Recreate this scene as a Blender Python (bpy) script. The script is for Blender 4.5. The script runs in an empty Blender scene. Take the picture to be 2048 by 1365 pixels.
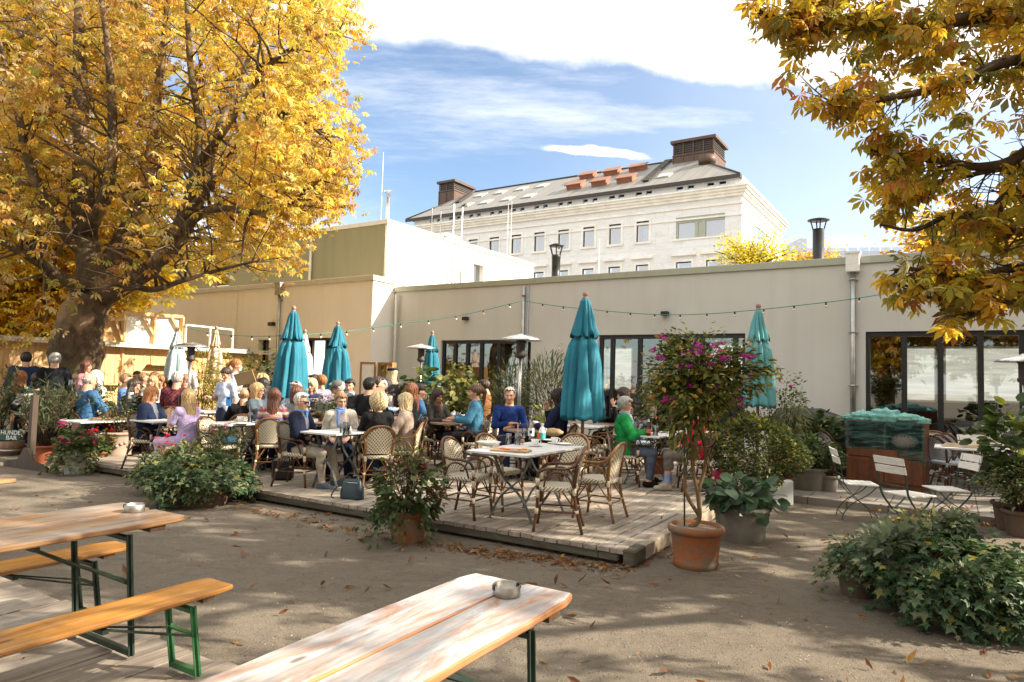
import bpy, math, random
import numpy as np
from mathutils import Vector, Matrix
R_ = math.radians
sc = bpy.context.scene
C = sc.collection
rnd = random.Random(7)
RNG = np.random.default_rng(11)
# ---------------------------------------------------------------- camera model
F_PX, CX, CY, CZ = 1365.0, 1024.0, 682.5, 1.65
PITCH, ROLL = R_(3.18), R_(-1.61)
def _rot(p, r):
    cp, sp, cr, sr = math.cos(p), math.sin(p), math.cos(r), math.sin(r)
    Rr = np.array([[cr, -sr, 0], [sr, cr, 0], [0, 0, 1]])
    base = np.array([[1, 0, 0], [0, 0, 1], [0, -1, 0]], float)
    Rp = np.array([[1, 0, 0], [0, cp, -sp], [0, sp, cp]])
    return Rp @ base @ Rr
CAMR = _rot(PITCH, ROLL)
def ray(u, v): return CAMR @ np.array([(u - CX) / F_PX, (v - CY) / F_PX, 1.0])
def G(u, v, z=0.0):
    d = ray(u, v); return Vector(np.array([0, 0, CZ]) + d * (z - CZ) / d[2])
def at(u, v, Y):
    d = ray(u, v); return Vector(np.array([0, 0, CZ]) + d * Y / d[1])
def hor(u): return 758.0 + .0281 * (u - 1024)
# building frame: A runs along the walls to the right, B goes into the depth
YA = R_(-33.0)
Av = Vector((math.cos(YA), math.sin(YA), 0)); Bv = Vector((-math.sin(YA), math.cos(YA), 0))
O_ = Vector((7.13, 14.2, 0))
def W(a, b, z): return O_ + Av * a + Bv * b + Vector((0, 0, z))
def hit(u, v, b):
    d = Vector(ray(u, v)); o = Vector((0, 0, CZ)); n = Bv
    t = ((O_ + Bv * b) - o).dot(n) / d.dot(n); p = o + d * t
    return (p - O_).dot(Av), p.z
def hita(u, v, a):
    d = Vector(ray(u, v)); o = Vector((0, 0, CZ))
    t = ((O_ + Av * a) - o).dot(Av) / d.dot(Av); p = o + d * t
    return (p - O_).dot(Bv), p.z
def wtoab(p): q = Vector(p) - O_; return q.dot(Av), q.dot(Bv)

# ---------------------------------------------------------------- objects
def tag(o, label=None, cat=None, group=None, kind=None):
    if label: o['label'] = label
    if cat: o['category'] = cat
    if group: o['group'] = group
    if kind: o['kind'] = kind
    return o
def empty(name, loc=(0, 0, 0), rz=0, label=None, cat=None, group=None):
    o = bpy.data.objects.new(name, None); C.objects.link(o)
    o.location = loc; o.rotation_euler = (0, 0, rz); o.empty_display_size = .1
    return tag(o, label, cat, group)
def link(name, me, parent=None, loc=None, rz=None):
    o = bpy.data.objects.new(name, me); C.objects.link(o)
    if parent is not None: o.parent = parent
    if loc is not None: o.location = loc
    if rz is not None: o.rotation_euler = (0, 0, rz)
    return o
def kids(o): return [c for c in bpy.data.objects if c.parent == o]
_kc = {}
def copy_tree(o, parent=None):
    key = o.name
    if key not in _kc: _kc[key] = list(o.children)
    c = o.copy(); C.objects.link(c)
    if parent is not None: c.parent = parent
    for ch in _kc[key]: copy_tree(ch, c)
    return c

def mesh_np(name, V, faces_flat, sizes, mats, midx=None, col=None, smooth=True, uv=None):
    me = bpy.data.meshes.new(name)
    V = np.asarray(V, np.float32); n = len(V)
    me.vertices.add(n); me.vertices.foreach_set('co', V.ravel())
    faces_flat = np.asarray(faces_flat, np.int32); sizes = np.asarray(sizes, np.int32)
    me.loops.add(len(faces_flat)); me.loops.foreach_set('vertex_index', faces_flat)
    me.polygons.add(len(sizes))
    st = np.zeros(len(sizes), np.int32); st[1:] = np.cumsum(sizes)[:-1]
    me.polygons.foreach_set('loop_start', st); me.polygons.foreach_set('loop_total', sizes)
    for m in (mats if isinstance(mats, (list, tuple)) else [mats]): me.materials.append(m)
    if midx is not None: me.polygons.foreach_set('material_index', np.asarray(midx, np.int32))
    me.polygons.foreach_set('use_smooth', np.full(len(sizes), smooth, bool))
    if col is not None:
        ca = me.color_attributes.new('Col', 'FLOAT_COLOR', 'POINT')
        c4 = np.ones((n, 4), np.float32); c4[:, :3] = col
        ca.data.foreach_set('color', c4.ravel())
    me.update(calc_edges=True); me.validate()
    return me

class MB:
    """collects shapes, then becomes one mesh object"""
    def __init__(s): s.v = []; s.f = []; s.m = []; s.mi = 0; s.T = None; s.sm = []
    def add(s, vs, fs, smooth=False):
        b = len(s.v)
        if s.T is not None: vs = [s.T @ Vector(p) for p in vs]
        s.v += [tuple(p) for p in vs]
        for f in fs: s.f.append([b + i for i in f]); s.m.append(s.mi); s.sm.append(smooth)
    def box(s, lo, hi, bev=0):
        x0, y0, z0 = lo; x1, y1, z1 = hi
        if bev <= 0:
            s.add([(x0,y0,z0),(x1,y0,z0),(x1,y1,z0),(x0,y1,z0),(x0,y0,z1),(x1,y0,z1),(x1,y1,z1),(x0,y1,z1)],
                  [(0,3,2,1),(4,5,6,7),(0,1,5,4),(1,2,6,5),(2,3,7,6),(3,0,4,7)])
        else:
            e = bev
            pts = []; 
            for z, i in ((z0, e), (z0 + e, 0), (z1 - e, 0), (z1, e)):
                for (cx, cy, dx, dy) in ((x0,y0,1,1),(x1,y0,-1,1),(x1,y1,-1,-1),(x0,y1,1,-1)):
                    a = (cx + dx*(i + e), cy + dy*i, z); b = (cx + dx*i, cy + dy*(i + e), z)
                    pts += ([b, a] if (dx*dy > 0) else [a, b])
            fs = [tuple(range(7, -1, -1)), tuple(range(24, 32))]
            for k in range(3):
                for j in range(8):
                    fs.append((k*8+j, k*8+(j+1) % 8, k*8+8+(j+1) % 8, k*8+8+j))
            s.add(pts, fs)
    def prism(s, poly, z0, z1, axis='z'):
        n = len(poly)
        if axis == 'z': P = [(x, y, z0) for x, y in poly] + [(x, y, z1) for x, y in poly]
        elif axis == 'y': P = [(x, z0, y) for x, y in poly] + [(x, z1, y) for x, y in poly]
        else: P = [(z0, x, y) for x, y in poly] + [(z1, x, y) for x, y in poly]
        s.add(P, [tuple(range(n - 1, -1, -1)), tuple(range(n, 2*n))] + [(i, (i+1) % n, n+(i+1) % n, n+i) for i in range(n)])
    def tube(s, pts, r, n=8, cap=True, closed=False):
        pts = [Vector(p) for p in pts]; k = len(pts)
        rs = r if isinstance(r, (list, tuple)) else [r]*k
        vs = []; up = None
        for i, p in enumerate(pts):
            if closed: t = pts[(i+1) % k] - pts[i-1]
            else: t = pts[min(i+1, k-1)] - pts[max(i-1, 0)]
            if t.length < 1e-9: t = Vector((0, 0, 1))
            t.normalize()
            if up is None:
                up = Vector((0, 0, 1)) if abs(t.z) < .9 else Vector((1, 0, 0))
            x = up - t*up.dot(t)
            if x.length < 1e-6: x = Vector((0, 1, 0)) - t*t.y
            x.normalize(); y = t.cross(x); up = x
            for j in range(n):
                a = 2*math.pi*j/n
                vs.append(p + (x*math.cos(a) + y*math.sin(a))*rs[i])
        fs = []
        for i in range(k if closed else k-1):
            i2 = (i+1) % k
            for j in range(n): fs.append((i*n+j, i*n+(j+1) % n, i2*n+(j+1) % n, i2*n+j))
        if cap and not closed: fs += [tuple(range(n-1, -1, -1)), tuple(range((k-1)*n, k*n))]
        s.add(vs, fs, True)
    def bar(s, p, q, w, h=None, up=(0, 0, 1)):
        p = Vector(p); q = Vector(q); h = h or w
        t = (q-p).normalized(); u = Vector(up)
        if abs(t.dot(u)) > .99: u = Vector((1, 0, 0))
        x = t.cross(u).normalized(); y = x.cross(t)
        vs = []
        for c in (p, q):
            for i, j in ((-1,-1),(1,-1),(1,1),(-1,1)): vs.append(c + x*i*w/2 + y*j*h/2)
        s.add(vs, [(0,3,2,1),(4,5,6,7),(0,1,5,4),(1,2,6,5),(2,3,7,6),(3,0,4,7)])
    def lathe(s, prof, n=24, c=(0, 0, 0), cap=True):
        vs = []; fs = []
        for r, z in prof:
            for j in range(n):
                a = 2*math.pi*j/n; vs.append((c[0]+r*math.cos(a), c[1]+r*math.sin(a), c[2]+z))
        for i in range(len(prof)-1):
            for j in range(n): fs.append((i*n+j, i*n+(j+1) % n, (i+1)*n+(j+1) % n, (i+1)*n+j))
        if cap: fs += [tuple(range(n-1, -1, -1)), tuple(range((len(prof)-1)*n, len(prof)*n))]
        s.add(vs, fs, True)
    def ball(s, c, r, n=10, sq=(1, 1, 1)):
        prof = [(max(1e-4, math.sin(math.pi*i/n)), -math.cos(math.pi*i/n)) for i in range(n+1)]
        m = n*2; vs = []; fs = []
        for pr, pz in prof:
            for j in range(m):
                a = 2*math.pi*j/m; vs.append((c[0]+r*sq[0]*pr*math.cos(a), c[1]+r*sq[1]*pr*math.sin(a), c[2]+r*sq[2]*pz))
        for i in range(n):
            for j in range(m): fs.append((i*m+j, i*m+(j+1) % m, (i+1)*m+(j+1) % m, (i+1)*m+j))
        s.add(vs, fs, True)
    def mesh(s, name, mat):
        fl = [i for f in s.f for i in f]
        me = mesh_np(name, s.v if s.v else [(0,0,0)], fl, [len(f) for f in s.f], mat, s.m)
        me.polygons.foreach_set('use_smooth', np.array(s.sm, bool))
        return me
    def build(s, name, mat, parent=None, loc=None, rz=None):
        return link(name, s.mesh(name, mat), parent, loc, rz)
    def wbuild(s, name, mat, parent=None):
        """vertices are world coordinates; parent is unrotated at world origin or None"""
        o = s.build(name, mat, parent)
        return o

# ---------------------------------------------------------------- materials
class NT:
    def __init__(s, name):
        s.mat = bpy.data.materials.new(name); s.mat.use_nodes = True
        s.t = s.mat.node_tree; s.t.nodes.clear()
        s.out = s.t.nodes.new('ShaderNodeOutputMaterial')
    def n(s, typ, **kw):
        nd = s.t.nodes.new('ShaderNode' + typ)
        for k, v in kw.items():
            if k in nd.inputs.keys() if isinstance(k, str) else False: pass
            setattr(nd, k, v)
        return nd
    def l(s, a, b): s.t.links.new(a, b)
    def coord(s, kind='Object', scale=(1, 1, 1), rot=(0, 0, 0)):
        tc = s.n('TexCoord'); mp = s.n('Mapping')
        mp.inputs['Scale'].default_value = scale; mp.inputs['Rotation'].default_value = rot
        s.l(tc.outputs[kind], mp.inputs['Vector']); return mp.outputs['Vector']
    def noise(s, vec, scale=5, detail=4, rough=.55, dist=0):
        nd = s.n('TexNoise'); nd.inputs['Scale'].default_value = scale; nd.inputs['Detail'].default_value = detail
        nd.inputs['Roughness'].default_value = rough; nd.inputs['Distortion'].default_value = dist
        if vec is not None: s.l(vec, nd.inputs['Vector'])
        return nd.outputs['Fac']
    def ramp(s, fac, stops):
        nd = s.n('ValToRGB'); el = nd.color_ramp.elements
        while len(el) < len(stops): el.new(.5)
        for e, (p, c) in zip(el, stops):
            e.position = p; e.color = (c, c, c, 1) if isinstance(c, (int, float)) else (*c, 1)
        s.l(fac, nd.inputs['Fac']); return nd.outputs['Color']
    def mix(s, fac, a, b, blend='MIX'):
        nd = s.n('Mix', data_type='RGBA', blend_type=blend)
        for sock, val in ((nd.inputs[0], fac), (nd.inputs[6], a), (nd.inputs[7], b)):
            if hasattr(val, 'links') or isinstance(val, bpy.types.NodeSocket): s.l(val, sock)
            elif isinstance(val, (int, float)) and sock.type == 'VALUE': sock.default_value = val
            elif isinstance(val, (int, float)): sock.default_value = (val, val, val, 1)
            else: sock.default_value = (*val, 1)
        return nd.outputs[2]
    def math(s, op, a, b=0.0, c=None):
        nd = s.n('Math', operation=op)
        for i, val in enumerate((a, b) if c is None else (a, b, c)):
            if isinstance(val, bpy.types.NodeSocket): s.l(val, nd.inputs[i])
            else: nd.inputs[i].default_value = val
        return nd.outputs[0]
    def sep(s, vec):
        nd = s.n('SeparateXYZ'); s.l(vec, nd.inputs[0]); return nd.outputs
    def bump(s, h, strength=.3, dist=.01):
        nd = s.n('Bump'); nd.inputs['Strength'].default_value = strength; nd.inputs['Distance'].default_value = dist
        s.l(h, nd.inputs['Height']); return nd.outputs['Normal']
    def bsdf(s, col, rough=.6, metal=0, normal=None, spec=.5, sheen=0, trans=0, alpha=None):
        b = s.n('BsdfPrincipled')
        def put(nm, v):
            if isinstance(v, bpy.types.NodeSocket): s.l(v, b.inputs[nm])
            elif isinstance(v, (int, float)): b.inputs[nm].default_value = v
            else: b.inputs[nm].default_value = (*v, 1)
        put('Base Color', col); put('Roughness', rough); put('Metallic', metal); put('Specular IOR Level', spec)
        if sheen: put('Sheen Weight', sheen)
        if trans: put('Transmission Weight', trans)
        if normal is not None: s.l(normal, b.inputs['Normal'])
        s.l(b.outputs[0], s.out.inputs['Surface']); s.b = b
        return s.mat
def srgb(r, g, b):
    f = lambda c: c/12.92 if c <= .04045 else ((c+.055)/1.055)**2.4
    return (f(r/255), f(g/255), f(b/255))
def simple(name, col, rough=.6, metal=0, var=.12, scale=8, bump=.0, spec=.5, bscale=40):
    """a plain paint / metal / fabric with a little uneven wear"""
    t = NT(name); v = t.coord('Object')
    n = t.noise(v, scale, 5)
    c = t.mix(t.ramp(n, [(.3, 0.), (.7, 1.)]), tuple(x*(1-var) for x in col), tuple(min(1, x*(1+var)) for x in col))
    nm = t.bump(t.noise(v, bscale, 3), bump, .004) if bump else None
    r = t.ramp(n, [(.2, max(0, rough-.08)), (.8, min(1, rough+.08))])
    return t.bsdf(c, r, metal, nm, spec)
M = {}
def plaster(name, col, stain=.1):
    t = NT(name); v = t.coord('Object')
    big = t.noise(v, .5, 4, .6); fine = t.noise(v, 130, 3, .7)
    st = t.noise(t.coord('Object', (1.6, 1.6, .12)), 1.4, 5, .6)
    c = t.mix(t.ramp(big, [(.3, 0.), (.7, 1.)]), tuple(x*.93 for x in col), tuple(min(1, x*1.03) for x in col))
    c = t.mix(t.ramp(st, [(.48, 0.), (.8, stain*2.6)]), c, tuple(x*.66 for x in col))
    fs = t.noise(t.coord('Object', (2.6, 2.6, .3)), 1.3, 5, .6); c = t.mix(t.ramp(fs, [(.56, 0.), (.82, stain*.9)]), c, tuple(x*.6 for x in col))
    return t.bsdf(c, .9, 0, t.bump(fine, .35, .004), .2)
def wood(name, base, dark, axis=0, scale=1., rough=.55, stretch=14, worn=None, wornamt=.5, spec=.4, plank=0):
    t = NT(name); sc3 = [stretch]*3; sc3[axis] = 1.2
    v = t.coord('Object', tuple(sc3))
    g = t.noise(v, scale*1.5, 6, .6, .8); g2 = t.noise(v, scale*5, 4, .7)
    c = t.mix(t.ramp(g, [(.35, 0.), (.68, 1.)]), base, dark)
    c = t.mix(t.math('MULTIPLY', t.ramp(g2, [(.45, 0.), (.75, 1.)]), .5), c, tuple(x*.5 for x in dark))
    if worn:
        s3 = [5]*3; s3[axis] = .9
        w = t.noise(t.coord('Object', tuple(s3)), 1.1, 8, .72, .6)
        c = t.mix(t.ramp(w, [(wornamt-.1, 1.), (wornamt+.08, 0.)]), c, worn)
    return t.bsdf(c, t.ramp(g, [(.2, rough-.1), (.8, rough+.15)]), 0, t.bump(g2, .35, .002), spec)
def attr_mat(name, rough=.6, spec=.3, noise=.15, scale=30, bump=0., sheen=0):
    t = NT(name); a = t.n('Attribute', attribute_name='Col')
    n = t.noise(t.coord('Object'), scale, 4)
    c = t.mix(1.0, a.outputs['Color'], t.ramp(n, [(.25, 1-noise), (.75, 1.0)]), 'MULTIPLY')
    return t.bsdf(c, rough, 0, t.bump(n, bump, .02) if bump else None, spec, sheen)
def foliage_mat(name, trans=.45, rough=.5, gain=1.25):
    t = NT(name); a = t.n('Attribute', attribute_name='Col')
    n = t.noise(t.coord('Object'), 25, 3)
    c = t.mix(1.0, a.outputs['Color'], t.ramp(n, [(.3, .78), (.7, 1.08)]), 'MULTIPLY')
    b = t.n('BsdfPrincipled'); t.l(c, b.inputs['Base Color']); b.inputs['Roughness'].default_value = rough
    b.inputs['Specular IOR Level'].default_value = .35
    tr = t.n('BsdfTranslucent'); t.l(t.mix(1.0, c, (gain, gain, gain*.8), 'MULTIPLY'), tr.inputs['Color'])
    mx = t.n('MixShader'); mx.inputs[0].default_value = trans
    t.l(b.outputs[0], mx.inputs[1]); t.l(tr.outputs[0], mx.inputs[2]); t.l(mx.outputs[0], t.out.inputs['Surface'])
    return t.mat
M['leaf_autumn'] = foliage_mat('autumn leaf', .56, .5, 1.4)
M['leaf'] = foliage_mat('green leaf', .32, .5, 1.3)
M['petal'] = foliage_mat('flower petal', .35, .6, 1.2)
M['bark'] = None

# ---------------------------------------------------------------- leaf instancing
def leaf_tpl(kind):
    if kind == 'oval':      # folded 2-strip leaf, length 1 along +y, root at origin
        v = [(0,0,0),(-.2,.3,.05),(-.24,.55,.04),(0,1,-.12),(.24,.55,.04),(.2,.3,.05),(0,.35,0),(0,.65,-.02)]
        f = [(0,6,1),(1,6,7,2),(2,7,3),(0,5,6),(5,4,7,6),(4,3,7)]
    elif kind == 'lance':
        v = [(0,0,0),(-.06,.35,.02),(-.05,.7,0),(0,1,-.06),(.05,.7,0),(.06,.35,.02),(0,.5,-.01)]
        f = [(0,6,1),(1,6,2),(2,6,3),(3,6,4),(4,6,5),(5,6,0)]
    elif kind == 'ivy':
        v = [(0,.1,0),(-.32,-.05,-.03),(-.22,.28,.03),(-.55,.5,-.06),(-.2,.6,.04),(0,1.02,-.06),(.2,.6,.04),(.55,.5,-.06),(.22,.28,.03),(.32,-.05,-.03),(0,.45,.0)]
        f = [(10,0,1,2),(10,2,3,4),(10,4,5),(10,5,6),(10,6,7,8),(10,8,9,0)]
    elif kind == 'round':
        v = [(0,0,0),(-.33,.15,.05),(-.42,.5,.03),(-.25,.85,-.02),(0,1,-.08),(.25,.85,-.02),(.42,.5,.03),(.33,.15,.05),(0,.5,-.02)]
        f = [(8,0,1),(8,1,2),(8,2,3),(8,3,4),(8,4,5),(8,5,6),(8,6,7),(8,7,0)]
    elif kind in ('palm', 'palm3'):   # horse-chestnut leaf: wedge-shaped leaflets, drooping
        v = []; f = []
        angs = (-100, -55, -15, 22, 62, 105) if kind == 'palm' else (-70, -5, 60)
        for i, dg in enumerate(angs):
            a = R_(dg); L = (1.0 if abs(dg) < 60 else .72); w = .2*L
            ca, sa = math.sin(a), math.cos(a)
            b = len(v)
            for (x, y, z) in ((0,.04,0),(-w*.45,.4*L,.03),(-w,.7*L,-.05),(0,L,-.26),(w,.7*L,-.05),(w*.45,.4*L,.03),(0,.6*L,-.07)):
                v.append((x*sa + y*ca, -x*ca + y*sa, z - .1*y*y))
            f += [(b,b+6,b+1),(b+1,b+6,b+2),(b+2,b+6,b+3),(b+3,b+6,b+4),(b+4,b+6,b+5),(b+5,b+6,b)]
    elif kind == 'curl':
        v = [(0,0,0),(-.13,.28,.13),(-.17,.6,.08),(.03,1,.2),(.15,.65,.15),(.12,.3,.04),(0,.45,0)]; f = [(0,6,1),(1,6,2),(2,6,3),(3,6,4),(4,6,5),(5,6,0)]
    elif kind == 'tri':
        v = [(0,0,0),(-.22,.5,.04),(0,1,-.05),(.22,.5,.04)]; f = [(0,3,2,1)]
    return np.array(v, float), f
_tpl = {}
def euler_mats(az, tilt, roll):
    """leaf axis (local +y) points to azimuth az, tilted by tilt (0 horizontal, +up), then rolled about its axis"""
    ca, sa, ct, st = np.cos(az), np.sin(az), np.cos(tilt), np.sin(tilt)
    Y = np.stack([ca*ct, sa*ct, st], 1)
    Z = np.stack([-ca*st, -sa*st, ct], 1)
    X = np.cross(Y, Z)
    cr, sr = np.cos(roll)[:, None], np.sin(roll)[:, None]
    X2 = X*cr + Z*sr; Z2 = -X*sr + Z*cr
    return np.stack([X2, Y, Z2], 2)
def leaves_mesh(name, parts, mat):
    """parts: list of (kind, pos(n,3), az, tilt, roll, size, col(n,3))"""
    VV, FF, SS, CC = [], [], [], []; base = 0
    for kind, pos, az, tilt, roll, size, col in parts:
        if kind not in _tpl: _tpl[kind] = leaf_tpl(kind)
        tv, tf = _tpl[kind]; n = len(pos)
        if n == 0: continue
        Rm = euler_mats(np.asarray(az), np.asarray(tilt), np.asarray(roll))
        P = np.einsum('nij,kj->nki', Rm, tv) * np.asarray(size)[:, None, None] + np.asarray(pos)[:, None, :]
        k = len(tv); VV.append(P.reshape(-1, 3))
        CC.append(np.repeat(np.asarray(col), k, axis=0))
        fl = np.array([i for f in tf for i in f]); sz = np.array([len(f) for f in tf])
        FF.append((fl[None, :] + (np.arange(n)*k)[:, None] + base).ravel()); SS.append(np.tile(sz, n))
        base += n*k
    return mesh_np(name, np.concatenate(VV), np.concatenate(FF), np.concatenate(SS), mat, None, np.concatenate(CC), smooth=False)
def pick_cols(n, pal, jit=.12, rng=None):
    rng = rng or RNG
    pal = np.array([p[:3] for p in pal]), np.array([p[3] if len(p) > 3 else 1 for p in pal], float)
    i = rng.choice(len(pal[0]), n, p=pal[1]/pal[1].sum())
    return pal[0][i] * (1 + rng.normal(0, jit, (n, 1))).clip(.5, 1.6)
# ================================================================ camera, light, sky
cam = bpy.data.cameras.new('camera'); camo = bpy.data.objects.new('camera', cam); C.objects.link(camo)
cam.sensor_width = 36; cam.lens = 36*F_PX/2048; cam.clip_end = 3000; cam.clip_start = .05
m3 = Matrix(((CAMR[0][0], -CAMR[0][1], -CAMR[0][2]), (CAMR[1][0], -CAMR[1][1], -CAMR[1][2]), (CAMR[2][0], -CAMR[2][1], -CAMR[2][2])))
camo.matrix_world = Matrix.Translation((0, 0, CZ)) @ m3.to_4x4()
sc.camera = camo
SUN_EL, SUN_AZ = R_(31), R_(-8)       # azimuth measured from +x towards +y
S_ = Vector((math.cos(SUN_EL)*math.cos(SUN_AZ), math.cos(SUN_EL)*math.sin(SUN_AZ), math.sin(SUN_EL)))
sun = bpy.data.lights.new('sun', 'SUN'); suno = bpy.data.objects.new('sun', sun); C.objects.link(suno)
sun.energy = 5.0; sun.angle = R_(.55); sun.color = (1, .88, .72)
suno.rotation_euler = (-S_).to_track_quat('-Z', 'Y').to_euler()
wd = bpy.data.worlds.new('World'); sc.world = wd; wd.use_nodes = True
nt = wd.node_tree; nt.nodes.clear()
def wn(t, **k):
    n = nt.nodes.new('ShaderNode'+t)
    for a, b in k.items(): setattr(n, a, b)
    return n
def wmath(op, a, b=0., c=None):
    n = wn('Math', operation=op)
    for i, v in enumerate((a, b) if c is None else (a, b, c)):
        if isinstance(v, bpy.types.NodeSocket): nt.links.new(v, n.inputs[i])
        else: n.inputs[i].default_value = v
    return n.outputs[0]
sky = wn('TexSky'); sky.sky_type = 'NISHITA'; sky.sun_disc = False
sky.sun_elevation = SUN_EL; sky.sun_rotation = math.pi/2 - SUN_AZ
sky.air_density = 1.0; sky.dust_density = .6; sky.ozone_density = 2.2
bg = wn('Background'); bg.inputs['Strength'].default_value = .098
hs = wn('HueSaturation'); hs.inputs['Saturation'].default_value = .96; nt.links.new(sky.outputs[0], hs.inputs['Color'])
nt.links.new(hs.outputs[0], bg.inputs['Color'])
# clouds: functions of the direction only
tc = wn('TexCoord'); sp = wn('SeparateXYZ'); nt.links.new(tc.outputs['Generated'], sp.inputs[0])
yy = wmath('MAXIMUM', sp.outputs[1], .12)
px = wmath('DIVIDE', sp.outputs[0], yy); pz = wmath('DIVIDE', sp.outputs[2], yy)   # tangent-plane direction
cv = wn('CombineXYZ'); nt.links.new(px, cv.inputs[0]); nt.links.new(pz, cv.inputs[1])
def wnoise(scale, detail, sx=1, sy=1, rough=.6, rz=0, off=0):
    mp = wn('Mapping'); mp.inputs['Scale'].default_value = (sx, sy, 1); mp.inputs['Rotation'].default_value = (0, 0, rz)
    mp.inputs['Location'].default_value = (off, off*.7, 0)
    nt.links.new(cv.outputs[0], mp.inputs[0])
    n = wn('TexNoise'); n.inputs['Scale'].default_value = scale; n.inputs['Detail'].default_value = detail; n.inputs['Roughness'].default_value = rough
    nt.links.new(mp.outputs[0], n.inputs['Vector']); return n.outputs['Fac']
def wsmooth(x, a, b):
    n = wn('MapRange', interpolation_type='SMOOTHSTEP'); nt.links.new(x, n.inputs[0])
    n.inputs[1].default_value = a; n.inputs[2].default_value = b; return n.outputs[0]
edge = wnoise(5, 6, 1, 1.3, .55)
# big bank: above a slanting lower edge  pz > .50 - .10*px
d = wmath('SUBTRACT', pz, wmath('MULTIPLY_ADD', px, -.085, .472))
d = wmath('ADD', d, wmath('MULTIPLY', wmath('SUBTRACT', edge, .5), .11))
bank = wsmooth(d, -.004, .035)
# milky right side and horizon, thin streaks
milk = wsmooth(wmath('ADD', px, wmath('MULTIPLY', wmath('SUBTRACT', wnoise(2.2, 5, 1, 1.6, .6), .5), .5)), -.12, .62)
milk = wmath('MULTIPLY', milk, .28)
low = wsmooth(wmath('ADD', pz, wmath('MULTIPLY', wmath('SUBTRACT', wnoise(4, 5, .8, 2, .6, .1, 3), .5), .3)), .30, .12)
low = wmath('MULTIPLY', low, .7)
stk = wmath('MULTIPLY', wsmooth(wnoise(3.2, 8, .55, 3.2, .66, .14, 5), .42, .82), .6)
# one elongated small cloud
ex = wmath('DIVIDE', wmath('SUBTRACT', px, .118), .085); ez = wmath('DIVIDE', wmath('SUBTRACT', wmath('MULTIPLY_ADD', px, .06, pz), .348), .0085)
ez = wmath('ADD', ez, wmath('MULTIPLY', wmath('SUBTRACT', wnoise(14, 4, 1, 2), .5), 2.4))
sm = wsmooth(wmath('ADD', wmath('MULTIPLY', ex, ex), wmath('MULTIPLY', ez, ez)), 1.25, .25)
mask = wmath('MAXIMUM', bank, wmath('MAXIMUM', milk, wmath('MAXIMUM', low, wmath('MAXIMUM', stk, sm))))
bg2 = wn('Background'); bg2.inputs['Color'].default_value = (1, .985, .96, 1); bg2.inputs['Strength'].default_value = .66
mxs = wn('MixShader'); nt.links.new(mask, mxs.inputs[0]); nt.links.new(bg.outputs[0], mxs.inputs[1]); nt.links.new(bg2.outputs[0], mxs.inputs[2])
wo = wn('OutputWorld'); nt.links.new(mxs.outputs[0], wo.inputs[0])
sc.view_settings.view_transform = 'Standard'; sc.view_settings.look = 'None'
sc.view_settings.exposure = 1.32; sc.view_settings.gamma = 1
try:
    sc.cycles.max_bounces = 8; sc.cycles.transparent_max_bounces = 12; sc.cycles.use_denoising = True
except Exception: pass

# ================================================================ setting materials
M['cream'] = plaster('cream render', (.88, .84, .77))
M['grey_plaster'] = plaster('pale render', (.58, .585, .555))
M['olive'] = plaster('olive render', (.25, .23, .135), .2)
M['coping'] = simple('painted sheet metal', (.36, .38, .31), .5, .3, .08)
M['coping_light'] = simple('pale sheet metal', (.6, .57, .48), .5, .2, .08)
M['anthracite'] = simple('anthracite frame', (.022, .024, .026), .4, .2, .2)
M['black'] = simple('black paint', (.012, .012, .013), .45, 0, .3)
M['galv'] = simple('galvanised metal', (.42, .43, .42), .38, .85, .2, 6)
M['steel'] = simple('brushed steel', (.62, .61, .58), .28, .95, .12, 20)
M['white_paint'] = simple('white paint', (.78, .78, .75), .5, 0, .06)
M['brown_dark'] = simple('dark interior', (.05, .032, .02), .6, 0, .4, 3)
def mk_gravel():
    t = NT('compacted gravel'); v = t.coord('Object')
    big = t.noise(v, .55, 5, .6); mid = t.noise(v, 6, 6, .65); fine = t.noise(v, 160, 3, .8); grit = t.noise(v, 55, 4, .75)
    c = t.mix(t.ramp(big, [(.3, 0.), (.7, 1.)]), (.235, .20, .155), (.30, .255, .195))
    c = t.mix(t.ramp(mid, [(.45, 0.), (.75, .5)]), c, (.165, .145, .12))
    c = t.mix(t.ramp(fine, [(.38, .75), (.5, 0.)]), c, (.12, .10, .08))
    c = t.mix(t.ramp(grit, [(.62, 0.), (.72, .6)]), c, (.5, .44, .36))
    sc2 = t.noise(t.coord('Object', (1, 2.2, 1)), 2.1, 7, .75, 1.2)
    c = t.mix(t.ramp(sc2, [(.5, 0.), (.68, .5)]), c, (.135, .11, .085))
    peb = t.n('TexVoronoi'); t.l(v, peb.inputs['Vector']); peb.inputs['Scale'].default_value = 38; peb.inputs['Randomness'].default_value = 1
    pc_ = t.ramp(peb.outputs['Distance'], [(.16, 1.), (.3, 0.)]); sel = t.ramp(t.sep(peb.outputs['Color'])[0], [(.55, 0.), (.6, 1.)])
    c = t.mix(t.math('MULTIPLY', t.math('MULTIPLY', pc_, sel), .7), c, t.mix(t.sep(peb.outputs['Color'])[1], (.13, .11, .09), (.5, .44, .36)))
    h = t.math('ADD', t.math('MULTIPLY', fine, .5), t.math('ADD', t.math('MULTIPLY', grit, .6), t.math('MULTIPLY', mid, 1.6)))
    h = t.math('ADD', h, t.math('MULTIPLY', t.math('MULTIPLY', pc_, sel), .9))
    return t.bsdf(c, .95, 0, t.bump(h, 1., .03), .15)
M['gravel'] = mk_gravel()
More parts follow.
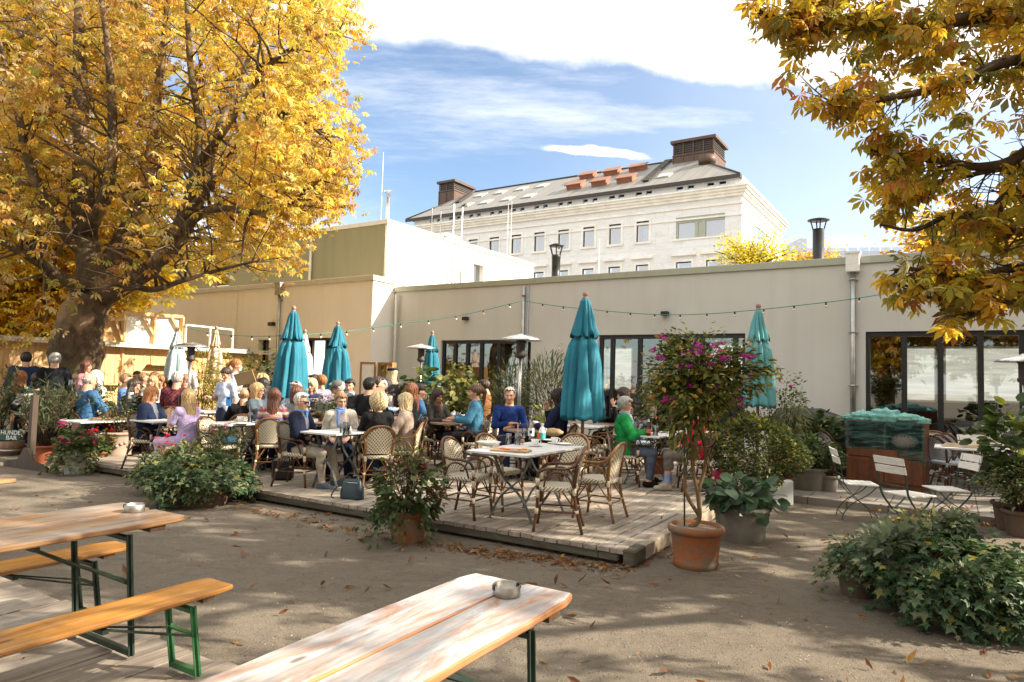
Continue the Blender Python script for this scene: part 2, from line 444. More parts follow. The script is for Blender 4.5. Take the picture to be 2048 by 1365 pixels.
def mk_pavers():
    t = NT('concrete slab paving'); v = t.coord('Object', (1, 1, 1))
    b = t.n('TexBrick'); t.l(v, b.inputs['Vector']); b.inputs['Scale'].default_value = 1
    b.offset = 0; b.inputs['Brick Width'].default_value = .5; b.inputs['Row Height'].default_value = .5
    b.inputs['Mortar Size'].default_value = .008; b.inputs['Color1'].default_value = (.22, .2, .175, 1); b.inputs['Color2'].default_value = (.28, .255, .22, 1)
    b.inputs['Mortar'].default_value = (.05, .045, .04, 1)
    n = t.noise(v, 3, 6, .65); n2 = t.noise(v, 90, 3)
    c = t.mix(t.ramp(n, [(.35, 0.), (.75, .55)]), b.outputs['Color'], (.14, .12, .1))
    h = t.math('ADD', t.math('MULTIPLY', b.outputs['Fac'], -1.), t.math('MULTIPLY', n2, .2))
    return t.bsdf(c, .85, 0, t.bump(h, .4, .01), .3)
M['pavers'] = mk_pavers()
M['deck'] = wood('weathered deck boards', (.33, .28, .225), (.19, .155, .12), 1, 1.2, .75, 16, (.42, .37, .31), .42)
M['deck_edge'] = wood('mossy deck fascia', (.10, .085, .06), (.05, .042, .03), 0, 1, .85, 10, (.15, .16, .09), .4)

# ================================================================ ground, paving, deck
g = MB(); 
ng = 60
gv = []
for i in range(ng+1):
    for j in range(ng+1):
        gv.append((-900 + 1800*i/ng, -300 + 1800*j/ng, 0))
g.add([(-900, -300, 0), (900, -300, 0), (900, 1500, 0), (-900, 1500, 0)], [(0, 1, 2, 3)])
tag(g.build('ground', M['gravel']), kind='structure')
# paved terrace in front of the cafe doors: a real step of ten centimetres
pa, pb = wtoab(G(1640, 998, .1)); pa1, pb1 = wtoab(G(2046, 1041, .1))
pm = MB(); pbm = (pb + pb1)/2
pl = hit(1195, 800, 0)[0] - 2.5
pm.box((pl, pbm, 0), (16, -.01, .1))
po = pm.build('paved_terrace', M['pavers'], None, O_, YA); tag(po, kind='structure')

# timber deck, planks run in the B direction
YD = R_(-31.35)
Dx = Vector((math.cos(YD), math.sin(YD), 0)); Dy = Vector((-math.sin(YD), math.cos(YD), 0))
DC = G(1258, 1101, .15); DC.z = 0
dk = MB(); dl, dd, pw = 9.6, 3.75, .135
def D(x, y, z=0): return DC + Dx*x + Dy*y + Vector((0, 0, z))
rr = random.Random(3); n = int(dl/pw)
for i in range(n):
    x1 = -i*pw - .05; x0 = x1 - pw + .011
    e = rr.uniform(-.012, .012)
    dd2 = dd + 5.5
    dk.box((x0, -.012 + e*.5, .105 + e*.15), (x1, dd2, .15 + e*.25), .003)
dk_o = dk.build('wooden_deck', M['deck'], None, DC, YD); tag(dk_o, kind='structure')
ed = MB()
ed.box((-dl, -.004, .035), (-.3, .06, .104), .004)
ed.box((-.3, -.006, .03), (-.1, .06, .102), .012)
for i in range(n//4): ed.box((-i*pw*4-.3-.08, .1, 0), (-i*pw*4-.3, .6, .034))
for y in (1.2, 2.6, 4, 6, 8): ed.box((-dl, y, .03), (-.1, y+.08, .104))
ed.build('deck_fascia', M['deck_edge'], dk_o)
e2 = MB(); e2.box((-.047, -.03, .012), (.06, .28, .152), .014)
e2.build('corner_block', M['deck_edge'], dk_o)
e3 = MB(); e3.box((-.046, .285, .014), (.055, dd+5.5, .149), .006)
e3.build('edge_beam', wood('pale edge beam', (.38, .32, .24), (.24, .19, .14), 1, 1.2, .75, 12), dk_o)
# second, smaller deck under the tables at far left
D2 = G(190, 895, .15); D2.z = 0
d2 = MB()
for i in range(52):
    x1 = -i*pw; e = rr.uniform(-.01, .01); d2.box((x1-pw+.011, e, .105), (x1, 2.5, .15+e*.2), .003)
d2.box((-7, .01, .03), (0, .08, .104))
tag(d2.build('side_deck', M['deck'], None, D2, YD), kind='structure')
# low plank platform under the beer tables (bottom left)
# planks run along the tables: direction from the camera's left to the right and away
YT = R_(-31.0 + 90)
T0 = G(130, 1150, .05)
# ================================================================ cafe buildings
def wall_open(mb, a0, a1, b, z0, z1, ops, th=.3):
    """front wall on plane b facing -b, with rectangular openings (a0,a1,z0,z1) and their reveals"""
    As = sorted({a0, a1, *[o[0] for o in ops], *[o[1] for o in ops]}); Zs = sorted({z0, z1, *[o[2] for o in ops], *[o[3] for o in ops]})
    for i in range(len(As)-1):
        for j in range(len(Zs)-1):
            ca, cz = (As[i]+As[i+1])/2, (Zs[j]+Zs[j+1])/2
            if any(o[0] < ca < o[1] and o[2] < cz < o[3] for o in ops): continue
            mb.add([(As[i], b, Zs[j]), (As[i+1], b, Zs[j]), (As[i+1], b, Zs[j+1]), (As[i], b, Zs[j+1])], [(0, 1, 2, 3)])
    for (x0, x1, y0, y1) in ops:
        mb.add([(x0, b, y0), (x0, b+th, y0), (x0, b+th, y1), (x0, b, y1)], [(0, 3, 2, 1)])
        mb.add([(x1, b, y0), (x1, b+th, y0), (x1, b+th, y1), (x1, b, y1)], [(0, 1, 2, 3)])
        mb.add([(x0, b, y1), (x1, b, y1), (x1, b+th, y1), (x0, b+th, y1)], [(0, 3, 2, 1)])
        if y0 > z0 + .01: mb.add([(x0, b, y0), (x1, b, y0), (x1, b+th, y0), (x0, b+th, y0)], [(0, 1, 2, 3)])
def mk_glass(name, tint, refl):
    t = NT(name)
    tr = t.n('BsdfTransparent'); tr.inputs[0].default_value = (*tint, 1)
    gl = t.n('BsdfGlossy'); gl.inputs['Roughness'].default_value = .012; gl.inputs['Color'].default_value = (.95, .97, 1, 1)
    t.l(t.bump(t.noise(t.coord('Object'), 1.3, 2), .03, .02), gl.inputs['Normal'])
    fr = t.n('Fresnel'); fr.inputs['IOR'].default_value = 1.5
    f = t.math('MINIMUM', t.math('MULTIPLY_ADD', fr.outputs[0], 1.2, refl), 1.)
    mx = t.n('MixShader'); t.l(f, mx.inputs[0]); t.l(tr.outputs[0], mx.inputs[1]); t.l(gl.outputs[0], mx.inputs[2])
    t.l(mx.outputs[0], t.out.inputs['Surface']); return t.mat
M['pane'] = mk_glass('window glass', (.62, .6, .55), .15)
M['pane_blue'] = mk_glass('office window glass', (.40, .50, .62), .32)
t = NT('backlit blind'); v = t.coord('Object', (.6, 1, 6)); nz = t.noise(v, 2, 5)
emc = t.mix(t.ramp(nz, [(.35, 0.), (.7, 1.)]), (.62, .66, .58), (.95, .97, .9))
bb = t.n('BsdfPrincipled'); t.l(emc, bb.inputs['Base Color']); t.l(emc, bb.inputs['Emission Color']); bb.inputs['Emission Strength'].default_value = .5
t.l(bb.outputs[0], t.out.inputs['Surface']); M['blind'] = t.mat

# ---- right wing
cafe = empty('cafe_building', O_, YA, 'long low cream cafe wing with dark folding glass doors, behind the teal parasols', 'building')
aL = hit(789, 620, 0)[0]; aR = 22.0
zt = hit(1068, 556.5, 0)[1]
zl = hit(1400, 668, 0)[1]
def A_(u, v=750, b=0): return hit(u, v, b)[0]
ops = [(A_(882, 690), A_(1062, 690), .1, hit(1000, 680, 0)[1]), (A_(1196), A_(1490), .1, zl), (A_(1731), 12.5, .1, zl)]
w = MB(); wall_open(w, aL, aR, 0, 0, zt-.16, ops, .28)
w.add([(aL, 0, 0), (aL, 14, 0), (aL, 14, zt-.16), (aL, 0, zt-.16)], [(0, 1, 2, 3)][::1])
w.add([(aL, 14, 0), (aR, 14, 0), (aR, 14, zt-.16), (aL, 14, zt-.16)], [(0, 1, 2, 3)])
w.add([(aR, 14, 0), (aR, 0, 0), (aR, 0, zt-.16), (aR, 14, zt-.16)], [(0, 1, 2, 3)])
w.build('wall', M['grey_plaster'], cafe)
r = MB(); r.box((aL, .01, zt-.3), (aR, 14, zt-.2)); r.build('roof', M['coping'], cafe)
cp = MB(); cp.box((aL-.05, -.05, zt-.16), (aR+.05, .3, zt), .008); cp.box((aL-.05, .3, zt-.16), (aL+.3, 14, zt)); cp.build('roof_coping', M['coping'], cafe)
# interior: floor, ceiling, dark back wall, white blinds on the far windows
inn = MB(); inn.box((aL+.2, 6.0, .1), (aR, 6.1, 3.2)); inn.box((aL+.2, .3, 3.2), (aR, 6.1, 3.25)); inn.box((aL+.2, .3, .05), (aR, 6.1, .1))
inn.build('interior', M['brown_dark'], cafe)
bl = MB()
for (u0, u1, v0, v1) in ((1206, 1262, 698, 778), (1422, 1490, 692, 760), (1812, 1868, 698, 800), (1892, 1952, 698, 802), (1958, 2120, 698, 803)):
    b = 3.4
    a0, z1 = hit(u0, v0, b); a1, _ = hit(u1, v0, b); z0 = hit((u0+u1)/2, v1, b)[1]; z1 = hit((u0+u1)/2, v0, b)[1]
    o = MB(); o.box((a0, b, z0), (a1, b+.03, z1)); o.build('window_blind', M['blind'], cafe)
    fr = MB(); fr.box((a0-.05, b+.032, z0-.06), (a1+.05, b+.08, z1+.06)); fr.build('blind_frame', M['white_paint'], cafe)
# glazing: frame with mullions, panes
def glazing(op, us, parent, b=.12, transom=None, fw=.05, nm='folding_door'):
    a0, a1, z0, z1 = op
    f = MB(); f.box((a0, b-.04, z1-.1), (a1, b+.05, z1)); f.box((a0, b-.04, z0), (a1, b+.05, z0+.07))
    xs = [a0] + us + [a1]
    for i, x in enumerate(xs):
        hw = fw if 0 < i < len(xs)-1 else fw*.8
        xx = x + (hw if i == 0 else -hw if i == len(xs)-1 else 0)
        f.box((xx-hw, b-.05, z0+.071), (xx+hw, b+.045, z1-.101))
        if 0 < i < len(xs)-1: f.box((xx-.006, b-.057, z0+.1), (xx+.006, b-.051, z1-.13))
    if transom:
        for i in range(len(xs)-1): f.box((xs[i]+fw*1.5, b-.035, transom), (xs[i+1]-fw*1.5, b+.035, transom+.06))
    fo = f.build(nm, M['anthracite'], parent)
    for i in range(len(xs)-1):
        p = MB(); p.add([(xs[i]+fw, b, z0+.07), (xs[i+1]-fw, b, z0+.07), (xs[i+1]-fw, b, z1-.1), (xs[i]+fw, b, z1-.1)], [(0, 1, 2, 3)])
        p.build('pane', M['pane'], fo)
    return fo
glazing(ops[0], [A_(905), A_(930), A_(958), A_(993)], cafe)
glazing(ops[1], [A_(1221), A_(1276), A_(1338), A_(1401), A_(1468)], cafe)
glazing(ops[2], [A_(1808), A_(1881), A_(1962), A_(2046)], cafe)
# downpipes with hopper
def downpipe(parent, a, b, z1, z0=0, box=True, cable=False):
    p = MB(); p.tube([(a, b-.09, z0), (a, b-.09, z1)], .055, 12)
    for z in np.linspace(z0+.5, z1-.15, 4):
        p.tube([(a, b-.09, z-.02), (a, b-.09, z+.02)], .063, 12); p.box((a-.09, b-.09, z-.012), (a+.09, b-.004, z+.012))
    o = p.build('downpipe', M['galv'], parent)
    if box:
        h = MB(); h.box((a-.13, b-.2, z1), (a+.13, b-.004, z1+.42), .01); h.box((a-.15, b-.22, z1+.38), (a+.15, b-.003, z1+.42)); h.build('rain_hopper', M['galv'] if cable else M['white_paint'], o)
downpipe(cafe, A_(1707), 0, hit(1707, 546, 0)[1], .1)
pz_ = hit(1046, 575, 0)[1]
p = MB(); p.tube([(A_(1046), -.07, 0), (A_(1046), -.07, pz_)], .05, 10); p.tube([(A_(1046), -.07, pz_-.25), (A_(1046), -.07, pz_-.2)], .065, 10)
p.build('downpipe', M['galv'], cafe); p = MB(); p.tube([(A_(1054), -.03, .1), (A_(1054), -.03, zt-.2)], .015, 6); p.build('conduit', M['galv'], cafe)
for (u, v) in ((934, 638), (1332, 628), (1925, 606)):
    a, z = hit(u, v, 0); l = MB(); l.box((a-.09, -.14, z-.05), (a+.09, -.02, z+.05), .01); l.box((a-.05, -.02, z-.03), (a+.05, -.002, z+.03)); l.build('wall_lamp', M['black'], cafe)
# flues
def flue(parent, a, b, z0, z1, r, mat, crown=False):
    m = MB(); h = z1-z0
    if crown:
        m.lathe([(r*1.45, 0), (r*1.45, h*.24), (r*1.6, h*.26), (r*1.6, h*.3), (r, h*.32), (r, h*.72), (r*1.08, h*.72), (r*1.08, h*.78)], 20, (a, b, z0))
        for k in range(6):
            q = k*math.pi/3; m.bar((a+r*.95*math.cos(q), b+r*.95*math.sin(q), z0+h*.76), (a+r*1.6*math.cos(q), b+r*1.6*math.sin(q), z0+h*.95), .03)
        m.lathe([(r*1.75, 0), (r*1.8, .02), (r*.4, .09)], 20, (a, b, z0+h*.95))
    else:
        m.lathe([(r*1.3, 0), (r*1.3, h*.28), (r, h*.3), (r, h*.82)], 20, (a, b, z0))
        for k in range(4):
            q = k*math.pi/2+.4; m.bar((a+r*.9*math.cos(q), b+r*.9*math.sin(q), z0+h*.8), (a+r*1.4*math.cos(q), b+r*1.4*math.sin(q), z0+h*.97), .025)
        m.lathe([(r*1.9, 0), (r*1.9, .015), (r*.2, .07)], 20, (a, b, z0+h*.96))
    m.build('flue', mat, parent)
for (u, v1, b, cr) in ((1113, 488, 2.2, True), (1637, 437, 1.6, False)):
    a, z1 = hit(u, v1, b)
    flue(cafe, a, b, zt-.2, z1, .13 if cr else .13, M['black'], cr)
    m = MB(); m.box((a-.6, b-.5, zt-.22), (a+.5, b+.5, zt+.06)); m.build('flue_base', M['coping_light'], cafe)

# ---- left wing with olive upper storey
annex = empty('annex_building', O_, YA, 'tall cream wing with an olive upper storey and roof ladder beside the cafe wing', 'building')
LB = -.95
a1, zt2 = hit(747, 550.5, LB); a0 = A_(200, 700, LB) - 8
zd = hit(640, 676, LB)[1]
dop = (A_(612, 700, LB), A_(667, 700, LB), .05, zd)
wop = (A_(516, 690, LB), A_(538, 690, LB), hit(527, 700, LB)[1]-.5, hit(527, 680, LB)[1])
w = MB(); wall_open(w, a0, a1, LB, 0, zt2-.16, [dop, wop], .35)
w.add([(a1, LB, 0), (a1, 6, 0), (a1, 6, zt2-.16), (a1, LB, zt2-.16)], [(0, 1, 2, 3)])
w.add([(a0, LB, zt2-.2), (a1, LB, zt2-.2), (a1, 6, zt2-.2), (a0, 6, zt2-.2)], [(0, 1, 2, 3)])
w.add([(a0, LB, 0), (a0, 6, 0), (a0, 6, zt2-.16), (a0, LB, zt2-.16)], [(0, 3, 2, 1)])
w.build('wall', M['cream'], annex)
c = MB(); c.box((a0, LB-.05, zt2-.16), (a1+.05, LB+.3, zt2), .008); c.box((a1-.25, LB+.3, zt2-.16), (a1+.05, 6, zt2)); c.build('roof_coping', M['coping_light'], annex)
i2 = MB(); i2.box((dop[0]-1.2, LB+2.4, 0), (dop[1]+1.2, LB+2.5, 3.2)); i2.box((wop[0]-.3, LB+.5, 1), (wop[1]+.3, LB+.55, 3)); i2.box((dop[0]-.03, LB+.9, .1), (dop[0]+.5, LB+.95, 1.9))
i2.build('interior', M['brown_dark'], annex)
f = MB(); f.box((dop[0], LB+.1, zd-.08), (dop[1], LB+.2, zd)); f.box((dop[0], LB+.1, .05), (dop[0]+.06, LB+.2, zd-.081)); f.box((dop[1]-.5, LB+.1, .05), (dop[1]-.42, LB+.2, zd-.081)); f.box((dop[1]-.07, LB+.1, .05), (dop[1], LB+.2, zd-.081))
dfo = f.build('door', M['anthracite'], annex)
p = MB(); p.add([(dop[1]-.42, LB+.15, .1), (dop[1]-.06, LB+.15, .1), (dop[1]-.06, LB+.15, zd-.08), (dop[1]-.42, LB+.15, zd-.08)], [(0, 1, 2, 3)]); p.build('pane', M['pane'], dfo)
f = MB(); f.box((wop[0], LB+.2, wop[2]), (wop[0]+.05, LB+.26, wop[3])); f.box((wop[0]+.05, LB+.2, wop[3]-.05), (wop[1], LB+.26, wop[3])); wfo = f.build('window', M['anthracite'], annex)
p = MB(); p.add([(wop[0], LB+.24, wop[2]), (wop[1], LB+.24, wop[2]), (wop[1], LB+.24, wop[3]), (wop[0], LB+.24, wop[3])], [(0, 1, 2, 3)]); p.build('pane', M['pane'], wfo)
downpipe(annex, A_(561, 650, LB), LB, hit(561, 592, LB)[1], 0, True, True)
a, z = hit(548, 649, LB); l = MB(); l.box((a-.14, LB-.16, z-.06), (a+.1, LB-.02, z+.06), .01); l.box((a-.05, LB-.02, z-.03), (a+.05, LB-.002, z+.03)); l.build('wall_lamp', M['black'], annex)
p = MB(); cu = A_(475, 620, LB); p.tube([(cu, LB-.02, 1), (cu, LB-.02, zt2-.2)], .012, 6); p.build('conduit', M['coping_light'], annex); p = MB(); p.tube([(A_(784, 620, -.3), -.12, .1), (A_(784, 620, -.3), -.12, hit(784, 590, -.1)[1])], .05, 8); p.build('conduit', M['coping_light'], annex)
# olive storey
GB = 3.6
ga, gz = hit(774.8, 438.9, GB); gb1 = hita(1068, 526.5, ga)[0]
w = MB(); gl = ga - 17
gw = (A_(430, 560, GB), A_(458, 560, GB), hit(440, 572, GB)[1], hit(440, 540, GB)[1]+.3)
wall_open(w, gl, ga, GB, zt2-.3, gz-.16, [gw], .25)
w.build('upper_wall', M['olive'], annex); w = MB()
b0, sz1 = hita(947.5, 527, ga); b1, _ = hita(967, 530, ga); sz0 = zt-.4
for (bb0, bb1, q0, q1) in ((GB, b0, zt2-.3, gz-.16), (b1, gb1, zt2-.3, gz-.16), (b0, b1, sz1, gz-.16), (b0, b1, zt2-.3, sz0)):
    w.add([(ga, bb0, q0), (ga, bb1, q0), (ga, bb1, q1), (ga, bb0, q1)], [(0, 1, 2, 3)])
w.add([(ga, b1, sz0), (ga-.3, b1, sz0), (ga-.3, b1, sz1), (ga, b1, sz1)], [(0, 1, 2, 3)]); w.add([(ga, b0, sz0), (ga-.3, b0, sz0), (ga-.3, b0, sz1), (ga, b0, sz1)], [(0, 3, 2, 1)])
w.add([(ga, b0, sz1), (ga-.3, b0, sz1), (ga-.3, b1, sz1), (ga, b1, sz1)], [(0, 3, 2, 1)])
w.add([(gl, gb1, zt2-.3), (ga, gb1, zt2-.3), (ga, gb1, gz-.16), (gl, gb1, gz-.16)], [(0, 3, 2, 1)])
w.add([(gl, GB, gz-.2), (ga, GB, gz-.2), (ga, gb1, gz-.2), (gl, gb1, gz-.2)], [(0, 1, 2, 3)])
w.build('side_wall', M['cream'], annex)  # olive storey's side in cream: its sunlit brightness put into the colour
c = MB(); c.box((gl, GB-.05, gz-.16), (ga+.06, GB+.3, gz), .008); c.box((ga-.3, GB+.3, gz-.16), (ga+.06, gb1, gz)); c.build('upper_coping', M['coping_light'], annex)
f = MB(); f.box((ga-.26, b0, sz0), (ga-.22, b1, sz1)); f.build('window', M['pane_blue'], annex)
f = MB(); f.box((gw[0], GB+.15, gw[2]), (gw[1], GB+.2, gw[3])); wf = f.build('window', M['anthracite'], annex)
f = MB(); f.box((gw[0]+.08, GB+.14, gw[2]+.08), (gw[1]-.08, GB+.149, gw[3]-.08)); f.build('pane', M['pane_blue'], wf)
f = MB(); f.box((gw[0]-.06, GB-.06, gw[2]-.05), (gw[1]+.06, GB+.1, gw[2])); f.build('sill', M['white_paint'], wf)
dpa = A_(624, 520, GB); p = MB(); p.tube([(dpa, GB-.08, zt2-.2), (dpa, GB-.08, gz-.3)], .06, 10); p.build('downpipe', M['coping_light'], annex); p = MB(); p.tube([(A_(772, 520, GB)-.05, GB-.02, zt2), (A_(772, 520, GB)-.05, GB-.02, gz-.1)], .012, 6); p.build('conduit', M['coping_light'], annex)
# cat ladder with hoop rails on the sunlit side
lb0 = hita(886, 520, ga)[0]; lb1 = hita(903, 525, ga)[0]; lx = ga+.22
ld = MB(); ztop = gz + 1.35
for b in (lb0, lb1): ld.bar((lx, b, zt-.3), (lx, b, gz+.1), .05, .03)
for z in np.arange(zt-.2, gz+.05, .3): ld.tube([(lx, lb0, z), (lx, lb1, z)], .017, 6)
for z in (zt+.5, gz-.5): 
    for b in (lb0, lb1): ld.bar((ga, b, z), (lx, b, z), .03)
for b in (lb0, lb1): 
    ld.tube([(lx+.3, b, zt-.3), (lx+.3, b, ztop), (ga-.7, b, ztop), (ga-.7, b, gz)], .03, 8)
    ld.bar((lx, b, gz-.02), (ga-.7, b, gz-.02+.03), .05)
    ld.bar((lx, b, gz-1.6), (lx+.3, b, gz-1.6), .03)
ld.build('roof_ladder', M['galv'], annex)
# rooftop units, flue, lightning rods
for (u0, u1, v0, v1, dpt) in ((915, 938, 471, 493, 2.0), (941, 967, 481, 498, 2.5)):
    bq = hita((u0+u1)/2, 500, ga)[0]
    m = MB(); m.box((ga-dpt-.2, bq, gz-.2), (ga-dpt+1.0, bq+1.1, gz+.55), .02); m.box((ga-dpt, bq-.02, gz), (ga-dpt+.3, bq, gz+.3)); m.build('roof_unit', M['white_paint'], annex)
a, z = hit(776.5, 380, GB+1.0); flue(annex, a, GB+1.0, gz-.2, z, .09, M['steel'], False)
def rod(u, v1, b, v0=None, parent=annex, zb=None):
    a, z = hit(u, v1, b); m = MB(); m.tube([(a, b, zb), (a, b, z)], [.02, .008], 6); m.build('lightning_rod', M['white_paint'], parent)
rod(767, 305, GB+.8, parent=annex, zb=gz-.2)
for (u, v) in ((1017, 408), (1024, 402)): 
    bq = hita(u, 510, ga)[0]; 
    a, z = hit(u, v, bq); m = MB(); m.tube([(a, bq, gz-.3), (a, bq, z)], [.018, .008], 6); m.build('lightning_rod', M['white_paint'], annex)
a, z = hit(1199, 478, 4); m = MB(); m.tube([(a, 4, zt-.3), (a, 4, z)], [.018, .008], 6); m.build('lightning_rod', M['white_paint'], cafe)

# ---- stone palace behind
st = NT('limestone blocks'); v = st.coord('Object')
br = st.n('TexBrick'); mp = st.n('Mapping'); tcn = st.n('TexCoord'); sx = st.n('SeparateXYZ'); cx_ = st.n('CombineXYZ')
st.l(tcn.outputs['Object'], sx.inputs[0]); st.l(st.math('ADD', sx.outputs[0], sx.outputs[1]), cx_.inputs[0]); st.l(sx.outputs[2], cx_.inputs[1]); st.l(cx_.outputs[0], br.inputs['Vector'])
br.inputs['Scale'].default_value = 1; br.inputs['Brick Width'].default_value = 2.6; br.inputs['Row Height'].default_value = 1.3; br.offset = .5
br.inputs['Mortar Size'].default_value = .018; br.inputs['Color1'].default_value = (.74, .76, .78, 1); br.inputs['Color2'].default_value = (.77, .795, .815, 1); br.inputs['Mortar'].default_value = (.62, .61, .59, 1)
n1 = st.noise(st.coord('Object', (1, 1, 2.5)), .9, 7, .72, 1.5); n2 = st.noise(v, .12, 3)
cc = st.mix(st.ramp(n1, [(.45, 0.), (.8, .8)]), br.outputs['Color'], (.56, .53, .48)); cc = st.mix(st.ramp(n2, [(.4, 0.), (.7, .25)]), cc, (.82, .78, .70))
M['stone'] = st.bsdf(cc, .85, 0, None, .3)
M['stone_trim'] = simple('limestone trim', (.80, .78, .73), .85, 0, .12, 1.2)
zr = NT('zinc standing seam roof'); v = zr.coord('Object', (1, 1, 1))
sx = zr.sep(v); seam = zr.math('ABSOLUTE', zr.math('SUBTRACT', zr.math('FRACT', zr.math('MULTIPLY', sx[0], 1/1.15)), .5))
n1 = zr.noise(zr.coord('Object', (.9, .15, .15)), 1, 6, .7)
cc = zr.mix(zr.ramp(n1, [(.3, 0.), (.7, 1.)]), (.21, .205, .19), (.30, .285, .255)); cc = zr.mix(zr.ramp(seam, [(.0, 1.), (.045, 0.)]), cc, (.13, .12, .11))
M['zinc'] = zr.bsdf(cc, .6, .2, None, .4)
cpn = NT('weathered copper'); n1 = cpn.noise(cpn.coord('Object', (1, 1, .3)), 2, 6, .7)
M['copper'] = cpn.bsdf(cpn.mix(cpn.ramp(n1, [(.3, 0.), (.7, 1.)]), (.075, .05, .04), (.135, .08, .055)), .6, .35, None)
M['copper_red'] = simple('red copper', (.30, .125, .075), .55, .2, .2, 2)
M['louvre'] = simple('dark louvre', (.055, .045, .04), .6, .2, .3, 3)
Ys = 60.0
pc = at(1484, 400, Ys); SB = wtoab(pc)[1]; sa1 = wtoab(pc)[0]
stone = empty('stone_palace', O_, YA, 'pale stone office palace with grey hipped roof and copper chimneys far behind', 'building')
sa0 = A_(822, 450, SB)
zc = hit(1498, 365.5, SB-.75)[1]; ze = hit(1484, 350, SB)[1]
def zS(u, v, b=None): return hit(u, v, SB if b is None else b)[1]
wins = []
for (u0, u1, v0, v1) in ((980, 997, 476, 0), (1023, 1043, 471, 0), (1068, 1089, 466, 0), (1117, 1138, 460, 497), (1166, 1189, 455, 493), (1218, 1243, 449, 488), (1273, 1298, 443, 483)):
    wins.append([A_(u0, 470, SB), A_(u1, 470, SB)])
zw1 = zS(1285, 443); zw0 = zS(1285, 484); zr1 = zS(1285, 530); zr0 = zr1 - (zw1-zw0)
step = (wins[-1][0] - wins[0][0])/6
wd_ = sum(x[1]-x[0] for x in wins)/7
first = wins[0][0]
ops = []
for i in range(-3, 7):
    x = first + i*step
    ops.append((x, x+wd_, zw0, zw1)); ops.append((x, x+wd_, zr0, zr1)); ops.append((x, x+wd_, zr0-4.4, zr1-4.4))
big = (A_(1352, 450, SB), A_(1450, 450, SB), zS(1400, 475), zS(1400, 431))
ops.append(big)
xb = A_(1352, 540, SB); 
for k in range(2): ops.append((xb + k*(big[1]-big[0])*.62, xb + k*(big[1]-big[0])*.62 + wd_*1.15, zr0, zr1))
# attic openings
att = []
for (u0, u1) in ((1352, 1365), (1374, 1387), (1413, 1427), (1437, 1451), (1270, 1283), (1291, 1303), (1217, 1229), (1236, 1248), (1165, 1175), (1184, 1194)):
    att.append((A_(u0, 380, SB), A_(u1, 380, SB)))
az1 = zS(1420, 367); az0 = zS(1420, 374); 
az1 = zS(1432, 363.5, SB+.12); az0 = zS(1432, 372, SB+.12)
sx0 = att[8][0]
k = 1
while sx0 - k*step > sa0 + 1:
    att.append((att[8][0]-k*step, att[8][1]-k*step)); att.append((att[9][0]-k*step, att[9][1]-k*step)); k += 1
w = MB(); wall_open(w, sa0, sa1, SB, -2, zc, [o for o in ops if o[0] > sa0], .2)
dS = 17.0
w.add([(sa1, SB, -2), (sa1, SB+dS, -2), (sa1, SB+dS, zc), (sa1, SB, zc)], [(0, 1, 2, 3)])
w.add([(sa0, SB, -2), (sa0, SB+dS, -2), (sa0, SB+dS, zc), (sa0, SB, zc)], [(0, 3, 2, 1)])
w.build('wall', M['stone'], stone)
w = MB(); wall_open(w, sa0+.4, sa1-.02, SB+.12, zc+.02, ze, [(x0, x1, az0, az1) for x0, x1 in att], .3)
w.add([(sa1-.02, SB+.12, zc), (sa1-.02, SB+dS, zc), (sa1-.02, SB+dS, ze), (sa1-.02, SB+.12, ze)], [(0, 1, 2, 3)])
w.build('attic_wall', M['stone'], stone)
# cornice: stepped profile extruded along front and right side
co = MB()
for (zz0, zz1, out) in ((zc-1.55, zc-1.35, .12), (zc-.85, zc-.6, .25), (zc-.6, zc-.35, .4), (zc-.35, zc-.12, .6), (zc-.12, zc+.02, .75), (zc-2.6, zc-2.45, .1)):
    co.box((sa0-out, SB-out, zz0), (sa1+out, SB+dS, zz1))
co.build('cornice', M['stone_trim'], stone)
# windows
gl_ = MB()
for i, (x0, x1, z0, z1) in enumerate([o for o in ops if o[0] > sa0]):
    isbig = (x1-x0) > 4
    f = MB(); t_ = .22
    if not isbig:
        f.box((x0-t_, SB-.07, z0-t_), (x0, SB+.1, z1+t_)); f.box((x1, SB-.07, z0-t_), (x1+t_, SB+.1, z1+t_)); f.box((x0, SB-.07, z1), (x1, SB+.1, z1+t_)); f.box((x0-.05-t_, SB-.16, z0-t_), (x1+.05+t_, SB-.071, z0-.02)); f.box((x0, SB-.07, z0-t_), (x1, SB+.1, z0))
        if z1 < zw0: f.box((x0-.45, SB-.3, z1+.55), (x1+.45, SB, z1+.78))
    else:
        f.box((x0-.2, SB-.1, z0-.15), (x1+.2, SB+.05, z0))
    fo = f.build('window', M['stone_trim'], stone)
    if isbig:
        q = MB(); mid = (x0+x1)/2
        q.box((x0, SB+.05, z1-.55), (x1, SB+.13, z1)); q.box((mid-.5, SB+.03, z0), (mid-.2, SB+.13, z1-.56)); q.box((mid+.2, SB+.03, z0), (mid+.5, SB+.13, z1-.56)); q.box((x0, SB+.06, z0), (x0+.2, SB+.13, z1-.56)); q.box((mid-.19, SB+.08, z0), (mid+.19, SB+.13, z1-.56))
        q.build('blind_box', M['coping'], fo)
    q = MB(); q.add([(x0, SB+.15, z0), (x1, SB+.15, z0), (x1, SB+.15, z1), (x0, SB+.15, z1)], [(0, 1, 2, 3)]); q.build('pane', M['pane_blue'], fo)
    q = MB(); q.box((x0-.02, SB+.8, z0-.1), (x1+.02, SB+.85, z1+.1)); q.build('room_blind', M['white_paint'] if isbig or rnd.random() < .4 else M['pane_blue'], fo)
    if not isbig:
        q = MB(); q.box((x0, SB+.1, z0), (x0+.07, SB+.19, z1)); q.box((x1-.07, SB+.1, z0), (x1, SB+.19, z1)); q.box((x0+.07, SB+.1, z1-.09), (x1-.07, SB+.19, z1)); q.build('frame', M['louvre'], fo)
